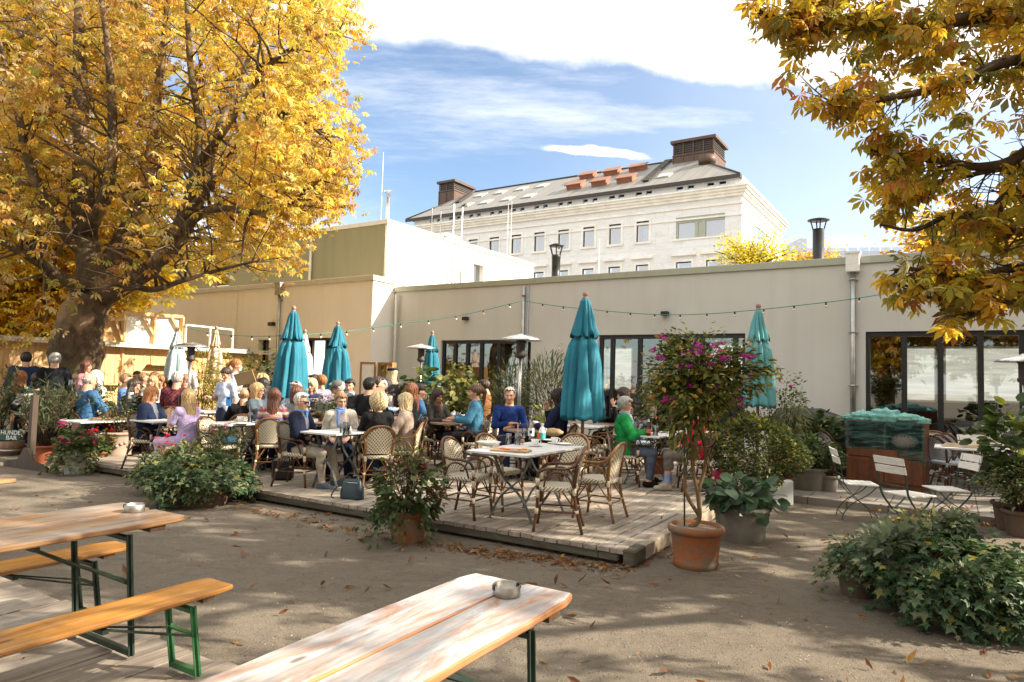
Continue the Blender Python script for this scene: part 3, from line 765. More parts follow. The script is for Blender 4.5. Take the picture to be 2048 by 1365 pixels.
for x0, x1 in att:
    q = MB(); q.box((x0, SB+.3, az0), (x1, SB+.35, az1)); q.build('attic_window', M['pane_blue'], stone)
# hipped roof
rb = SB + dS/2
ra1, rz = hit(1388, 317, rb); ra0 = hit(951, 383, rb)[0]
el, er, ef, ebk = sa0-.5, sa1-.1, SB-.35, SB+dS+.3
zE = ze
rf = MB()
rf.add([(el, ef, zE), (er, ef, zE), (er, ebk, zE), (el, ebk, zE), (ra0, rb, rz), (ra1, rb, rz)], [(0, 1, 5, 4), (2, 3, 4, 5)])
rf.add([(er, ef, zE), (er, ebk, zE), (ra1, rb, rz)], [(0, 1, 2)]); rf.add([(el, ef, zE), (el, ebk, zE), (ra0, rb, rz)], [(0, 2, 1)])
rf.build('roof', M['zinc'], stone)
ev = MB(); ev.box((el-.05, ef-.1, zE-.3), (er+.05, ef+.1, zE+.04)); ev.box((er-.1, ef+.1, zE-.3), (er+.05, ebk, zE+.04)); ev.box((ra0, rb-.12, rz), (ra1, rb+.12, rz+.12))
ev.tube([(er, ef, zE+.05), (ra1, rb, rz+.05)], .09, 6); ev.tube([(el, ef, zE+.05), (ra0, rb, rz+.05)], .09, 6); ev.build('gutter', M['louvre'], stone)
slope = (rz-zE)/(rb-ef)
def on_roof(u, v):
    d = Vector(ray(u, v)); o = Vector((0, 0, CZ)); oa, ob = wtoab(o); da, db = d.dot(Av), d.dot(Bv)
    # z = zE + slope*(b-ef)
    t = (zE + slope*(ob-ef) - CZ)/(d.z - slope*db)
    return oa+da*t, ob+db*t
rvec = Vector((0, 1, slope)).normalized(); nvec = Vector((0, -slope, 1)).normalized()
def roof_box(u, v, wa, wl, h, name, mat, glass=None):
    a, b = on_roof(u, v); base = Vector((a, b, zE+slope*(b-ef)))
    m = MB(); ax = Vector((1, 0, 0))
    def P(x, y, z): return base + ax*x + rvec*y + nvec*z
    vs = [P(x, y, z) for z in (0, h) for x, y in ((0,0),(wa,0),(wa,wl),(0,wl))]
    m.add(vs, [(0,3,2,1),(4,5,6,7),(0,1,5,4),(1,2,6,5),(2,3,7,6),(3,0,4,7)])
    o = m.build(name, mat, stone)
    if glass:
        g2 = MB(); g2.add([P(x, y, h+.03) for x, y in ((.12,.12),(wa-.12,.12),(wa-.12,wl-.12),(.12,wl-.12))], [(0,1,2,3)]); g2.build('pane', glass, o)
    else:
        g2 = MB(); vs = [P(x, y, z) for z in (h, h+.1) for x, y in ((-.15,-.15),(wa+.15,-.15),(wa+.15,wl+.15),(-.15,wl+.15))]
        g2.add(vs, [(0,3,2,1),(4,5,6,7),(0,1,5,4),(1,2,6,5),(2,3,7,6),(3,0,4,7)]); g2.build('cover', mat, o)
S2 = lambda x, y: (760 + x/2.327, 250 + y/2.327)
for (x, y) in ((870, 305), (985, 290), (1103, 275), (930, 258), (1042, 241), (1160, 222)):
    u, v = S2(x, y); roof_box(u, v, 1.7, 1.15, .5, 'roof_hatch', M['copper_red'])
for (x, y) in ((366, 387), (455, 373), (555, 359), (655, 345), (432, 341), (525, 327), (622, 311), (718, 297), (1283, 252)):
    u, v = S2(x, y); roof_box(u, v, 1.35, 1.5, .1, 'skylight', M['coping'], M['pane_blue'])
for k in range(14):
    u, v = S2(1225 + k*8.2, 268 - k*7.2); roof_box(u, v, .55, .1, .14, 'roof_step', M['louvre'])
    u, v = S2(355 + k*6.5, 365 - k*4.3)
    if k < 10: roof_box(u, v, .5, .1, .12, 'roof_step', M['louvre'])
# copper chimneys
def chimney(u0, u1, vt, vmid, vb, b, name='chimney'):
    a0, z1 = hit(u0, vt, b); a1 = hit(u1, vt, b)[0]; zm = hit((u0+u1)/2, vmid, b)[1]; z1 = hit((u0+u1)/2, vt, b)[1]; z0 = hit((u0+u1)/2, vb, b)[1]-3
    dp = 4.2
    m = MB(); m.box((a0, b, z0), (a1, b+dp, zm)); 
    nn = max(2, int((a1-a0)/1.0))
    for k in range(nn+1): m.box((a0+(a1-a0)*k/nn-.05, b-.06, z0), (a0+(a1-a0)*k/nn+.05, b-.002, zm))
    o = m.build(name, M['copper'], stone)
    l = MB(); l.box((a0+.1, b+.1, zm), (a1-.1, b+dp-.1, z1-.3))
    for z in np.arange(zm+.12, z1-.35, .22): l.box((a0+.02, b+.02, z), (a1-.02, b+.098, z+.08)); l.box((a1-.098, b+.1, z), (a1-.02, b+dp-.1, z+.08))
    l.build('louvre', M['louvre'], o)
    c = MB(); c.box((a0-.25, b-.25, z1-.3), (a1+.25, b+dp+.25, z1)); c.box((a0-.08, b-.08, zm-.02), (a1+.08, b+dp+.08, zm+.1))
    for k in range(nn+1): x = min(max(a0+(a1-a0)*k/nn, a0+.06), a1-.06); c.box((x-.07, b-.03, zm+.1), (x+.07, b+.018, z1-.3))
    c.build('cap', M['copper'], o)
chimney(1347, 1428, 277, 308, 325, rb-1.2)
chimney(879, 909, 362, 383, 405, rb-1.8)
a, z1 = hit(1414.5, 313, SB+5.5); z0 = hit(1414.5, 341, SB+5.5)[1]
m = MB(); m.lathe([(.62, -.6), (.62, (z1-z0)*.45), (.72, (z1-z0)*.45), (.85, (z1-z0)*.5), (.85, z1-z0), (.1, z1-z0+.02)], 20, (a, SB+5.5, z0)); m.build('roof_vent', M['copper'], stone)
# side windows on the sunlit return
b0, z1 = hita(1514, 450, sa1); b1 = hita(1530, 450, sa1)[0]
m = MB(); m.box((sa1-.05, b0, z1-4.5), (sa1+.01, b1, z1)); m.build('window', M['pane_blue'], stone)

# ---- far glass block on the right horizon
_p = at(1690, 700, 150); _p.z = 0
fg = empty('glass_block', _p, R_(-10), 'distant pale glass-fronted block beyond the right end of the cafe roof', 'building')
zz = at(1690, 492, 150).z
m = MB(); m.box((-11, 0, 0), (12, 12, zz-1.2)); m.build('wall', M['white_paint'], fg)
m = MB()
for k in range(10): m.box((-10.6+k*2.25, -.15, zz-4), (-8.7+k*2.25, -.01, zz-.4))
m.build('window_band', M['pane_blue'], fg)
m = MB(); m.prism([(-12.5, zz-1.2), (-7.8, zz-1.2), (-7.8, zz+1.9), (-9.2, zz+2.0), (-12.2, zz+.4)], 1, 9, 'y'); m.build('glass_roof', M['pane_blue'], fg)
# ================================================================ trees
def mk_bark(name, c1, c2, patch=None):
    t = NT(name); v = t.coord('Object', (7, 7, 2.2)); n = t.noise(v, 1.2, 8, .7, .6); n2 = t.noise(t.coord('Object'), 1.6, 5, .6)
    c = t.mix(t.ramp(n, [(.35, 0.), (.65, 1.)]), c1, c2)
    c = t.mix(t.ramp(n2, [(.5, 0.), (.72, .7)]), c, (.16, .145, .06))
    if patch: c = t.mix(t.ramp(t.noise(t.coord('Object', (1, 1, .8)), 1.15, 4, .5), [(.55, 0.), (.62, .85)]), c, patch)
    return t.bsdf(c, .9, 0, t.bump(n, 1., .04), .2)
M['bark'] = mk_bark('chestnut bark', (.055, .038, .024), (.13, .09, .055), (.30, .20, .12))
M['twig'] = mk_bark('twig bark', (.04, .026, .016), (.10, .065, .04))
AUT = [(.66, .46, .075, 5), (.72, .56, .14, 4), (.54, .33, .05, 2), (.46, .42, .08, 2.5), (.34, .17, .04, 1.), (.76, .63, .24, 1.8)]
AUT2 = [(.50, .31, .03, 4), (.60, .42, .05, 3), (.38, .32, .035, 3.5), (.34, .14, .03, 1.8), (.2, .19, .04, 1.6), (.46, .40, .2, 1.)]
YEL = [(.62, .44, .03, 4), (.55, .34, .025, 3), (.45, .38, .04, 2), (.38, .18, .02, 1)]

def bez(pts, n):
    """smooth path through points (Catmull-Rom)"""
    P = [Vector(p) for p in pts]; P = [P[0]*2-P[1]] + P + [P[-1]*2-P[-2]]
    out = []
    segs = len(P)-3
    for i in range(segs):
        for k in range(n):
            t = k/n; a, b, c, d = P[i:i+4]
            out.append(.5*((2*b) + (c-a)*t + (2*a-5*b+4*c-d)*t*t + (3*b-a-3*c+d)*t**3))
    out.append(P[-2]); return out
def limb(mb, path, r0, r1, n=8, rough=.06, rs=None):
    k = len(path); rr_ = rs or rnd
    rad = [(r0 + (r1-r0)*(i/(k-1))**.8)*(1 + rr_.uniform(-rough, rough)) for i in range(k)]
    mb.tube(path, rad, n)
def grow(mb, start, direction, length, r, rs, depth, tips, droop=.0, inside=None):
    """a wandering branch with side branches; collects twig tips"""
    p = Vector(start); d = Vector(direction).normalized(); path = [p.copy()]; n = max(4, int(length/.35))
    for i in range(n):
        d = (d + Vector((rs.gauss(0, .16), rs.gauss(0, .16), rs.gauss(0, .12) - droop))).normalized()
        p = p + d*length/n
        if inside and not inside(p): break
        path.append(p.copy())
        if depth > 0 and i > 0 and rs.random() < .75:
            q = Vector((rs.gauss(0, 1), rs.gauss(0, 1), rs.gauss(0, .7))); q = (q - d*q.dot(d)).normalized()
            grow(mb, p, d*.7 + q*.8, length*(.3+.4*rs.random())*(1-.4*i/n), r*.55*(1-.5*i/n), rs, depth-1, tips, droop, inside)
        if depth == 0 or i > n*.6: tips.append((p.copy(), d.copy()))
    if len(path) > 1: limb(mb, path, r, r*.3, 6 if r > .03 else 4, .05, rs)
def clump_leaves(cent, n_each, spread, size, pal, kind, rng, droop=-.35, jit=.15, colnoise=None):
    c = np.repeat(np.asarray(cent), n_each, axis=0); n = len(c)
    pos = c + rng.normal(0, spread, (n, 3))
    az = rng.uniform(0, 2*math.pi, n); tilt = rng.normal(droop, .4, n); roll = rng.normal(0, .5, n)
    sz = size*(.65 + .7*rng.random(n))
    col = pick_cols(n, pal, jit, rng)
    # whole clumps vary from greenish to brown
    cf = np.repeat(rng.normal(0, 1, (len(cent), 1)), n_each, axis=0)
    col = col * (1 + .10*cf) * np.concatenate([1+.06*cf, np.ones_like(cf), 1-.1*cf], 1)
    return (kind, pos, az, tilt, roll, sz, col.clip(.005, .9))

def uv_of(P):
    c = (np.asarray(P) - np.array([0, 0, CZ])) @ CAMR
    z = np.maximum(c[:, 2], .05); return F_PX*c[:, 0]/z+CX, F_PX*c[:, 1]/z+CY, c[:, 2] > .1
def uv1(p):
    u, v, f = uv_of(np.array([[p.x, p.y, p.z]])); return u[0], v[0]
def in_poly(u, v, poly):
    ins = np.zeros(len(u), bool); n = len(poly)
    for i in range(n):
        (x0, y0), (x1, y1) = poly[i], poly[(i+1) % n]
        m = (y0 > v) != (y1 > v)
        with np.errstate(divide='ignore', invalid='ignore'): ins ^= m & (u < (x1-x0)*(v-y0)/((y1-y0) if y1 != y0 else 1e-9)+x0)
    return ins
# ---------- the big chestnut at the left
def chestnut_left():
    root = empty('chestnut_tree', (0, 0, 0), 0, 'big golden chestnut tree with a thick gnarled trunk standing among the diners at left', 'tree')
    Yt = 15.2
    base = at(148, 700, Yt); base.z = 0
    mb = MB(); rs = random.Random(5); tips = []
    def P(u, v, dy=0): return at(u, v, Yt+dy)
    outline = [(-900, -700), (420, -700), (640, -80), (706, 0), (736, 92), (684, 104), (650, 150), (684, 215), (716, 290), (708, 310), (684, 392), (692, 406), (640, 440), (590, 480), (612, 510), (556, 545), (548, 575), (530, 580), (500, 545), (440, 540), (340, 545), (330, 580), (290, 590), (250, 585), (215, 625), (206, 590), (118, 590), (110, 640), (60, 690), (-900, 700)]
    inside = lambda p: bool(in_poly(*[np.array([q]) for q in uv1(p)], outline)[0])
    tr = bez([base, P(150, 740), P(158, 660), P(185, 590)], 6)
    limb(mb, tr, .58, .46, 14, .10, rs)
    mb.tube([base + Vector((0, 0, -.05)), base + Vector((0, 0, .2)), base+Vector((0, 0, .5))], [.85, .68, .6], 14)
    main = [
        ([tr[-1], P(180, 520, .2), P(165, 420, .3), P(165, 300, .4), P(160, 120, .6), P(158, -120, .8), P(150, -420, 1)], .36, .06),
        ([tr[-1], P(215, 530, .5), P(270, 430, .8), P(300, 320, 1), P(315, 180, 1.2), P(335, 20, 1.2), P(350, -250, 1.3)], .27, .05),
        ([tr[-2], P(250, 570, -.3), P(320, 520, -.5), P(365, 440, -.7), P(395, 330, -.8), P(400, 250, -.9), P(380, 120, -1), P(370, -100, -1)], .27, .04),
        ([P(320, 520, -.5), P(360, 480, .1), P(400, 400, .4), P(440, 250, .8), P(470, 180, 1), P(520, 60, 1.4), P(560, -80, 1.8)], .17, .03),
        ([P(345, 480, -.6), P(420, 420, -1.2), P(520, 425, -1.8), P(590, 400, -2.2), P(640, 360, -2.5)], .11, .02),
        ([P(395, 330, -.8), P(450, 260, -1.6), P(530, 140, -2.2), P(600, 90, -2.6), P(680, 60, -3)], .10, .02),
        ([P(370, 430, -.7), P(430, 360, -1.0), P(520, 230, -1.4), P(600, 240, -1.8), P(680, 300, -2.2)], .09, .02),
        ([tr[-1], P(130, 560, -.4), P(70, 520, -1), P(0, 480, -1.4), P(-90, 430, -1.6)], .18, .05),
        ([P(180, 520, .2), P(110, 440, -.3), P(60, 330, -.6), P(30, 200, -.8), P(-20, 20, -1)], .17, .04),
        ([P(172, 470, .2), P(215, 380, -.8), P(225, 250, -1.2), P(215, 90, -1.5), P(190, -90, -1.6)], .17, .04),
        ([P(165, 300, .4), P(120, 170, 1.5), P(60, 40, 2.2), P(0, -120, 2.6)], .13, .03),
        ([P(290, 350, .9), P(330, 260, 1.9), P(400, 130, 2.8), P(450, -10, 3.2)], .12, .03),
        ([P(240, 560, -.3), P(300, 580, -1.2), P(370, 560, -2.2), P(440, 540, -2.8), P(520, 520, -3.2)], .085, .02),
    ]
    for pth, r0, r1 in main:
        path = bez(pth, 5); limb(mb, path, r0, r1, 9, .07, rs)
        m = len(path)
        for i in range(m):
            if i < m*.18: continue
            for _ in range(2):
                if rs.random() < .72:
                    d = (path[min(i+1, m-1)] - path[i-1]).normalized()
                    q = Vector((rs.gauss(0, 1), rs.gauss(0, 1), rs.gauss(0, .6))); q = (q - d*q.dot(d)).normalized()
                    L = rs.uniform(.9, 2.5)
                    grow(mb, path[i], q*.9 + d*.5, L, max(.014, .03*(1-i/m)+.016), rs, 1, tips, .03, inside)
    # crown envelope: outline measured on the photo, rounded in depth
    right = [(-600, 500), (-300, 690), (0, 722), (90, 736), (150, 700), (215, 690), (300, 722), (390, 690), (440, 650), (500, 628), (545, 600), (575, 500), (600, 330), (640, 90), (700, 0)]
    def redge(v):
        for (v0, u0), (v1, u1) in zip(right, right[1:]):
            if v0 <= v <= v1: return u0 + (u1-u0)*(v-v0)/(v1-v0)
        return -500
    rng = np.random.default_rng(21)
    cents = []
    for p, d in tips:
        cents.append(p + d*.15)
    ctr = P(200, 250)
    tries = 0
    while tries < 9000:
        tries += 1
        v = rng.uniform(-520, 640); u = rng.uniform(-420, 745); 
        if u > redge(v) - 8: continue
        if v > 560 and (u > 250 or rng.random() < .72): continue
        rad = math.sqrt(max(0, 1 - ((u-150)/720)**2 - ((v-90)/620)**2)) if ((u-150)/720)**2 + ((v-90)/620)**2 < 1 else .12
        dy = rng.uniform(-1, 1)
        # mostly a shell facing the camera and the back
        dy = math.copysign(abs(dy)**.6, dy)*(1.0 + 3.6*rad)
        near_right = u > 420
        keep = .50 if near_right else (.30 if v < 450 else .24)
        if dy < 0 and not near_right: keep *= .40
        keep *= 1.15
        if rng.random() > keep: continue
        cents.append(at(u, v, Yt + dy + (.3 if near_right else 0)))
    cents = np.array([tuple(c) for c in cents])
    cu, cv_, front = uv_of(cents); ok = in_poly(cu, cv_, outline); cents = cents[ok]; cu = cu[ok]; cv_ = cv_[ok]
    # leaves grow off the limbs, not in front of them: keep the big limbs readable
    drop = np.zeros(len(cents), bool)
    for pth, r0, r1 in main:
        pa_ = np.array([tuple(q) for q in bez(pth, 6)]); lu, lv, _ = uv_of(pa_); k_ = len(pa_)
        for i in range(k_):
            w_ = 13 + 34*(r0+(r1-r0)*i/k_)/.3
            m = (np.hypot(cu-lu[i], cv_-lv[i]) < w_) & (cents[:, 1] < pa_[i, 1]+.1); drop |= m
    hole = np.sin(cents[:, 0]*1.7+.5)*np.sin(cents[:, 2]*1.9)*np.sin(cents[:, 1]*.8+1) > .20
    drop = (drop & (rng.random(len(drop)) < .88)) | (hole & (cu < 560)) | ((np.sin(cents[:, 0]*2.6+2)*np.sin(cents[:, 2]*2.3+1) > .55) & (cu < 420)); cents = cents[~drop]; lft = (cu < 330)[~drop]
    parts = []
    k = len(cents); sel = rng.random(k)
    near = cents[:, 1] < Yt - .2
    BRW = [(.50, .33, .06, 4), (.56, .40, .12, 3), (.36, .19, .05, 2.5), (.34, .31, .06, 2.5), (.60, .46, .24, 1.5), (.28, .15, .06, 1.5)]
    parts.append(clump_leaves(cents[near & lft], 5, .20, .135, BRW, 'palm', rng)); parts.append(clump_leaves(cents[near & ~lft], 5, .20, .135, AUT + BRW[:3], 'palm', rng))
    parts.append(clump_leaves(cents[~near & lft], 6, .25, .145, BRW + AUT[:2], 'palm', rng)); parts.append(clump_leaves(cents[~near & ~lft], 6, .25, .145, AUT, 'palm', rng))
    print('chestnut clumps', k)
    mb.build('trunk', M['bark'], root)
    link('crown', leaves_mesh('crown', parts, M['leaf_autumn']), root)
    return root
chestnut_left()

# ---------- second chestnut further left, leaning trunk
def chestnut_far():
    root = empty('chestnut_tree', (0, 0, 0), 0, 'second chestnut with a leaning pale trunk at the left edge of the picture', 'tree')
    Yt = 19.0; rs = random.Random(8); rng = np.random.default_rng(8); mb = MB(); tips = []
    def P(u, v, dy=0): return at(u, v, Yt+dy)
    b = P(-30, 720); b.z = 0
    tr = bez([b, P(-20, 700), P(20, 660), P(85, 590), P(120, 530), P(150, 420)], 6); limb(mb, tr, .42, .2, 12, .1, rs)
    t2 = bez([P(-20, 700), P(0, 560, 1), P(20, 420, 1.5), P(30, 260, 2), P(20, 60, 2.5)], 5); limb(mb, t2, .35, .12, 10, .08, rs)
    for pth in (tr, t2):
        for i in range(8, len(pth)):
            for _ in range(2): grow(mb, pth[i], (rs.gauss(0, 1), rs.gauss(0, 1), rs.gauss(.2, .5)), rs.uniform(1.5, 3), .05, rs, 1, tips, .02)
    cents = [p for p, d in tips]
    for _ in range(1500):
        u, v = rng.uniform(-500, 330), rng.uniform(-350, 640)
        if v > 600 and rng.random() < .5: continue
        if u > 180 and v > 560: continue
        cents.append(at(u, v, Yt + rng.uniform(-.5, 4.5)))
    mb.build('trunk', M['bark'], root)
    link('crown', leaves_mesh('crown', [clump_leaves(np.array([tuple(c) for c in cents]), 5, .33, .26, YEL, 'palm', rng)], M['leaf_autumn']), root)
chestnut_far()

# ---------- the near chestnut whose boughs hang in from the right
def chestnut_right():
    root = empty('chestnut_tree', (0, 0, 0), 0, 'nearest chestnut whose brown and gold boughs hang in over the top right corner', 'tree')
    rs = random.Random(14); rng = np.random.default_rng(14); mb = MB(); tips = []
    base = Vector((7.4, 4.9, 0))
    tr = bez([base, base+Vector((0, 0, 1.5)), base+Vector((.1, .1, 3)), base+Vector((0, .3, 4.6)), base+Vector((-.3, .3, 6.5)), base+Vector((-.2, 0, 9))], 5)
    limb(mb, tr, .42, .12, 12, .08, rs)
    def P(u, v, Y): return at(u, v, Y)
    dense = [(1470, -80), (1478, 0), (1500, 40), (1560, 60), (1596, 90), (1545, 140), (1600, 150), (1600, 205), (1650, 215), (1715, 235), (1745, 270), (1735, 330), (1738, 395), (1790, 430), (1830, 470), (2400, 500), (2400, -300)]
    sparse = [(1800, 490), (1790, 515), (1772, 555), (1810, 600), (1850, 590), (1890, 640), (1960, 636), (2060, 590), (2400, 600), (2400, 470)]
    def inside(p):
        u, v = uv1(p); a = [np.array([u]), np.array([v])]
        return u > 2090 or v < -40 or bool(in_poly(*a, dense)[0]) or bool(in_poly(*a, sparse)[0])
    boughs = [
        ([tr[10], P(2300, 560, 5.2), P(2048, 385, 5.3), P(1960, 490, 5.4)], .10, .03),
        ([tr[14], P(2200, 250, 5.0), P(2000, 330, 4.9), P(1860, 320, 4.9), P(1740, 300, 4.9)], .07, .012),
        ([tr[14], P(2250, 60, 5.3), P(2000, 30, 5.1), P(1820, 60, 5.0), P(1690, 40, 5.0), P(1590, 50, 5.0), P(1510, 20, 5.0)], .09, .012),
        ([tr[12], P(2250, 180, 4.6), P(2050, 120, 4.6), P(1900, 170, 4.6), P(1760, 200, 4.6), P(1640, 210, 4.7)], .07, .012),
        ([tr[11], P(2250, 430, 5.6), P(2060, 340, 5.7), P(1900, 360, 5.7), P(1780, 390, 5.7)], .05, .01),
        ([tr[11], P(2240, 500, 5.0), P(2060, 470, 5.0), P(1920, 430, 5.0), P(1830, 460, 5.0), P(1760, 450, 5.0)], .045, .01),
        ([tr[10], P(2250, 560, 4.8), P(2060, 535, 4.8), P(1930, 555, 4.8), P(1850, 540, 4.8), P(1790, 540, 4.8)], .05, .008),
        ([tr[10], P(2250, 590, 4.7), P(2060, 578, 4.7), P(1960, 592, 4.7), P(1870, 598, 4.7), P(1810, 570, 4.7)], .04, .008),
        ([tr[9], P(2250, 600, 4.6), P(2060, 600, 4.6), P(1975, 620, 4.6), P(1930, 640, 4.6)], .035, .008),
        ([tr[15], P(2300, -120, 5.5), P(2050, -60, 5.4), P(1800, -40, 5.3), P(1600, -50, 5.2)], .08, .012),
    ]
    cents = []; twigs = []
    for pth, r0, r1 in boughs:
        path = bez(pth, 8); limb(mb, path, r0, r1, 8, .05, rs); m = len(path)
        for i in range(6, m):
            nn = 3
            for _ in range(nn):
                if rs.random() < .80:
                    d = (path[min(i+1, m-1)] - path[i-1]).normalized()
                    q = Vector((rs.gauss(0, 1), rs.gauss(0, .8), rs.gauss(-.1, .7)))
                    grow(mb, path[i], q*.8 + d*.8, rs.uniform(.15, .55), .007, rs, 0, twigs, .05, inside)
    # random fill of the pictured bough mass, following its outline
    left = [(-60, 1500), (0, 1560), (60, 1585), (120, 1600), (150, 1560), (200, 1600), (240, 1640), (290, 1735), (360, 1735), (400, 1745), (440, 1790), (475, 1850)]
    def ledge(v):
        for (v0, u0), (v1, u1) in zip(left, left[1:]):
            if v0 <= v <= v1: return u0 + (u1-u0)*(v-v0)/(v1-v0)
        return 3000
    c2 = []
    for _ in range(620):
        u, v = rng.uniform(1480, 2300), rng.uniform(-60, 475)
        if u < ledge(v) + 30: continue
        dens = .95 if v < 260 else .42
        if u > 2060: dens *= .6
        if rng.random() > dens: continue
        c2.append(at(u, v, rng.uniform(4.5, 6.6)))
    tw = np.array([tuple(p) for p, d in twigs]); c2 = np.array([tuple(c) for c in c2])
    def keepmask(P, f):
        u, v, fr = uv_of(P); a = in_poly(u, v, dense); b = in_poly(u, v, sparse); off = (u > 2090) | (v < -40)
        gap = np.sin(u*.021+1)*np.sin(v*.026+2) > .42
        f2 = np.where((u > 1830) & (v > 150), .42, 1.)*f; return off | (a & ~gap & (rng.random(len(u)) < f2)) | (b & ~a & (rng.random(len(u)) < .30*f))
    tw = tw[keepmask(tw, .74)]; c2 = c2[keepmask(c2, .72)]
    # the rest of the crown, above and to the right of the picture
    c3 = []; cc = Vector((7.0, 4.6, 6.4))
    def infr(p):
        if p.y < .3: return False
        c = CAMR.T @ np.array([p.x, p.y, p.z-CZ])
        if c[2] <= .1: return False
        u, v = F_PX*c[0]/c[2]+CX, F_PX*c[1]/c[2]+CY
        mg = 1150/c[2]; return -60-mg < u < 2110+mg*.3 and -40-mg < v < 1400
    while len(c3) < 58:
        q = Vector((rng.normal(), rng.normal(), rng.normal())).normalized()*rng.uniform(.45, 1)**.6
        p = cc + Vector((q.x*5.4, q.y*5.6, q.z*3.8))
        if p.z < 2.8 or infr(p): continue
        # loose gaps in the crown
        if math.sin(p.x*1.5+.4)*math.sin(p.y*1.35+1)*math.sin(p.z*1.2) > .1: continue
        c3.append(tuple(p))
    for k in range(60):
        p = Vector(c3[(k*37) % len(c3)]); s_ = tr[rs.randint(8, len(tr)-1)]
        mid = (p+s_)/2 + Vector((rs.gauss(0, .3), rs.gauss(0, .3), .4))
        pth = bez([s_, mid, p], 6)
        if any(infr(q) for q in pth): continue
        limb(mb, pth, .06, .012, 6, .05, rs)
    pal = AUT2 + [(.45, .28, .03, 2)]
    parts = [clump_leaves(tw, 2, .06, .105, pal, 'palm', rng, -.5, .18),
             clump_leaves(c2, 3, .15, .105, pal, 'palm', rng, -.5, .18),
             clump_leaves(np.array(c3), 34, .5, .22, pal, 'palm', rng, -.3, .18)]
    mb.build('trunk', M['twig'], root)
    link('crown', leaves_mesh('crown', parts, M['leaf_autumn']), root)
chestnut_right()

# ---------- further trees of the garden that stand outside the picture and shade it
def shade_tree(base, rx, ry, rz, zc, n, label, seed, size=.24, gap=.1):
    root = empty('chestnut_tree', base, 0, label, 'tree')
    rs = random.Random(seed); rng = np.random.default_rng(seed); mb = MB()
    tr = bez([(0, 0, 0), (.1, 0, 1.6), (0, .15, 3.2), (.1, 0, zc), (0, 0, zc+rz*.6)], 5); limb(mb, tr, .42, .1, 12, .08, rs)
    c3 = []
    while len(c3) < n:
        q = Vector((rng.normal(), rng.normal(), rng.normal())).normalized()*rng.uniform(.2, 1)**.5
        p = Vector((q.x*rx, q.y*ry, zc+q.z*rz))
        if p.z < 2.6: continue
        if math.sin(p.x*1.3+seed)*math.sin(p.y*1.25+seed*2)*math.sin(p.z*1.1+seed) > gap: continue
        c3.append(tuple(p))
    for k in range(40):
        p = Vector(c3[(k*53) % len(c3)]); s_ = tr[rs.randint(8, len(tr)-1)]
        limb(mb, bez([s_, (p+s_)/2+Vector((0, 0, .5)), p], 5), .07, .015, 6, .05, rs)
    mb.build('trunk', M['bark'], root)
    link('crown', leaves_mesh('crown', [clump_leaves(np.array(c3), 18, .45, size, AUT2, 'palm', rng)], M['leaf_autumn']), root)
shade_tree((14.5, 9.5, 0), 4.6, 4.2, 3.4, 7.0, 60, 'chestnut tree beyond the right edge of the picture shading the paved terrace', 31)
shade_tree((6.5, -2.5, 0), 5.0, 4.5, 3.6, 7.2, 26, 'chestnut tree behind the viewer shading the beer tables', 32)
shade_tree((-11.5, 4.0, 0), 4.0, 4.0, 3.2, 7.2, 36, 'chestnut tree beyond the left edge of the picture by the gravel', 33)

for k, (x_, y_, lb) in enumerate(((-9, -8, 'left'), (0, -12, 'middle'), (9.5, -9.5, 'right'))):
    shade_tree((x_, y_, 0), 4.8, 4.6, 4.2, 6.4, 210, 'chestnut tree in the garden far behind the viewer, ' + lb + ' of three', 60+k, .34, .6)
# ---------- trees behind the walls
def back_tree(u, vtop, vbase, Y, wpx, pal, label, seed, n=260, each=7, size=.3, kind='oval', sprd=.5):
    root = empty('yellow_tree', (0, 0, 0), 0, label, 'tree')
    rs = random.Random(seed); rng = np.random.default_rng(seed); mb = MB(); top = at(u, vtop, Y); b = at(u, vbase, Y); base = Vector((b.x, b.y, 0))
    h = top.z; wr = wpx*Y/F_PX/2; hz = (top.z-b.z)/2 + .6; cz = top.z - hz
    limb(mb, bez([base, (base.x+.1, base.y, cz*.5), (base.x, base.y, cz), (base.x, base.y, top.z-.6)], 6), .25, .04, 8, .08, rs)
    cents = []
    for k in range(26):
        a = rs.uniform(0, 6.28); e = rs.uniform(-.2, 1.1)
        d = Vector((math.cos(a)*math.cos(e)*wr, math.sin(a)*math.cos(e)*wr*.8, math.sin(e)*hz))*rs.uniform(.6, 1)
        s_ = Vector((base.x, base.y, cz - hz*.3)); e_ = Vector((base.x, base.y, cz)) + d
        pth = bez([s_, (s_+e_)/2 + Vector((0, 0, .2)), e_], 5); limb(mb, pth, .07, .012, 5, .05, rs)
        for p in pth[2:]:
            for _ in range(max(1, n//120)): cents.append(tuple(p + Vector((rs.gauss(0, .35), rs.gauss(0, .35), rs.gauss(0, .25)))*wr/3))
    mb.build('trunk', M['bark'], root)
    link('crown', leaves_mesh('crown', [clump_leaves(np.array(cents), each, sprd*wr/3, size, pal, kind, rng, -.1)], M['leaf_autumn']), root)
back_tree(1505, 455, 545, 30, 190, [(.55, .45, .04, 4), (.45, .42, .05, 3), (.62, .48, .06, 2)], 'airy yellow-green tree rising behind the cafe roof in front of the palace', 41, 300, 7, .16, 'oval', .35)
back_tree(1925, 420, 545, 32, 330, YEL + [(.5, .2, .03, 2)], 'dense golden tree behind the right end of the cafe roof', 42, 420, 9, .26)
back_tree(2110, 380, 545, 36, 260, YEL + [(.5, .16, .03, 3)], 'orange tree behind the cafe roof at the right edge', 45, 380, 9, .26)
back_tree(1625, 505, 540, 90, 140, YEL, 'small far pale yellow tree beside the distant glass block', 43, 200, 8, .5)
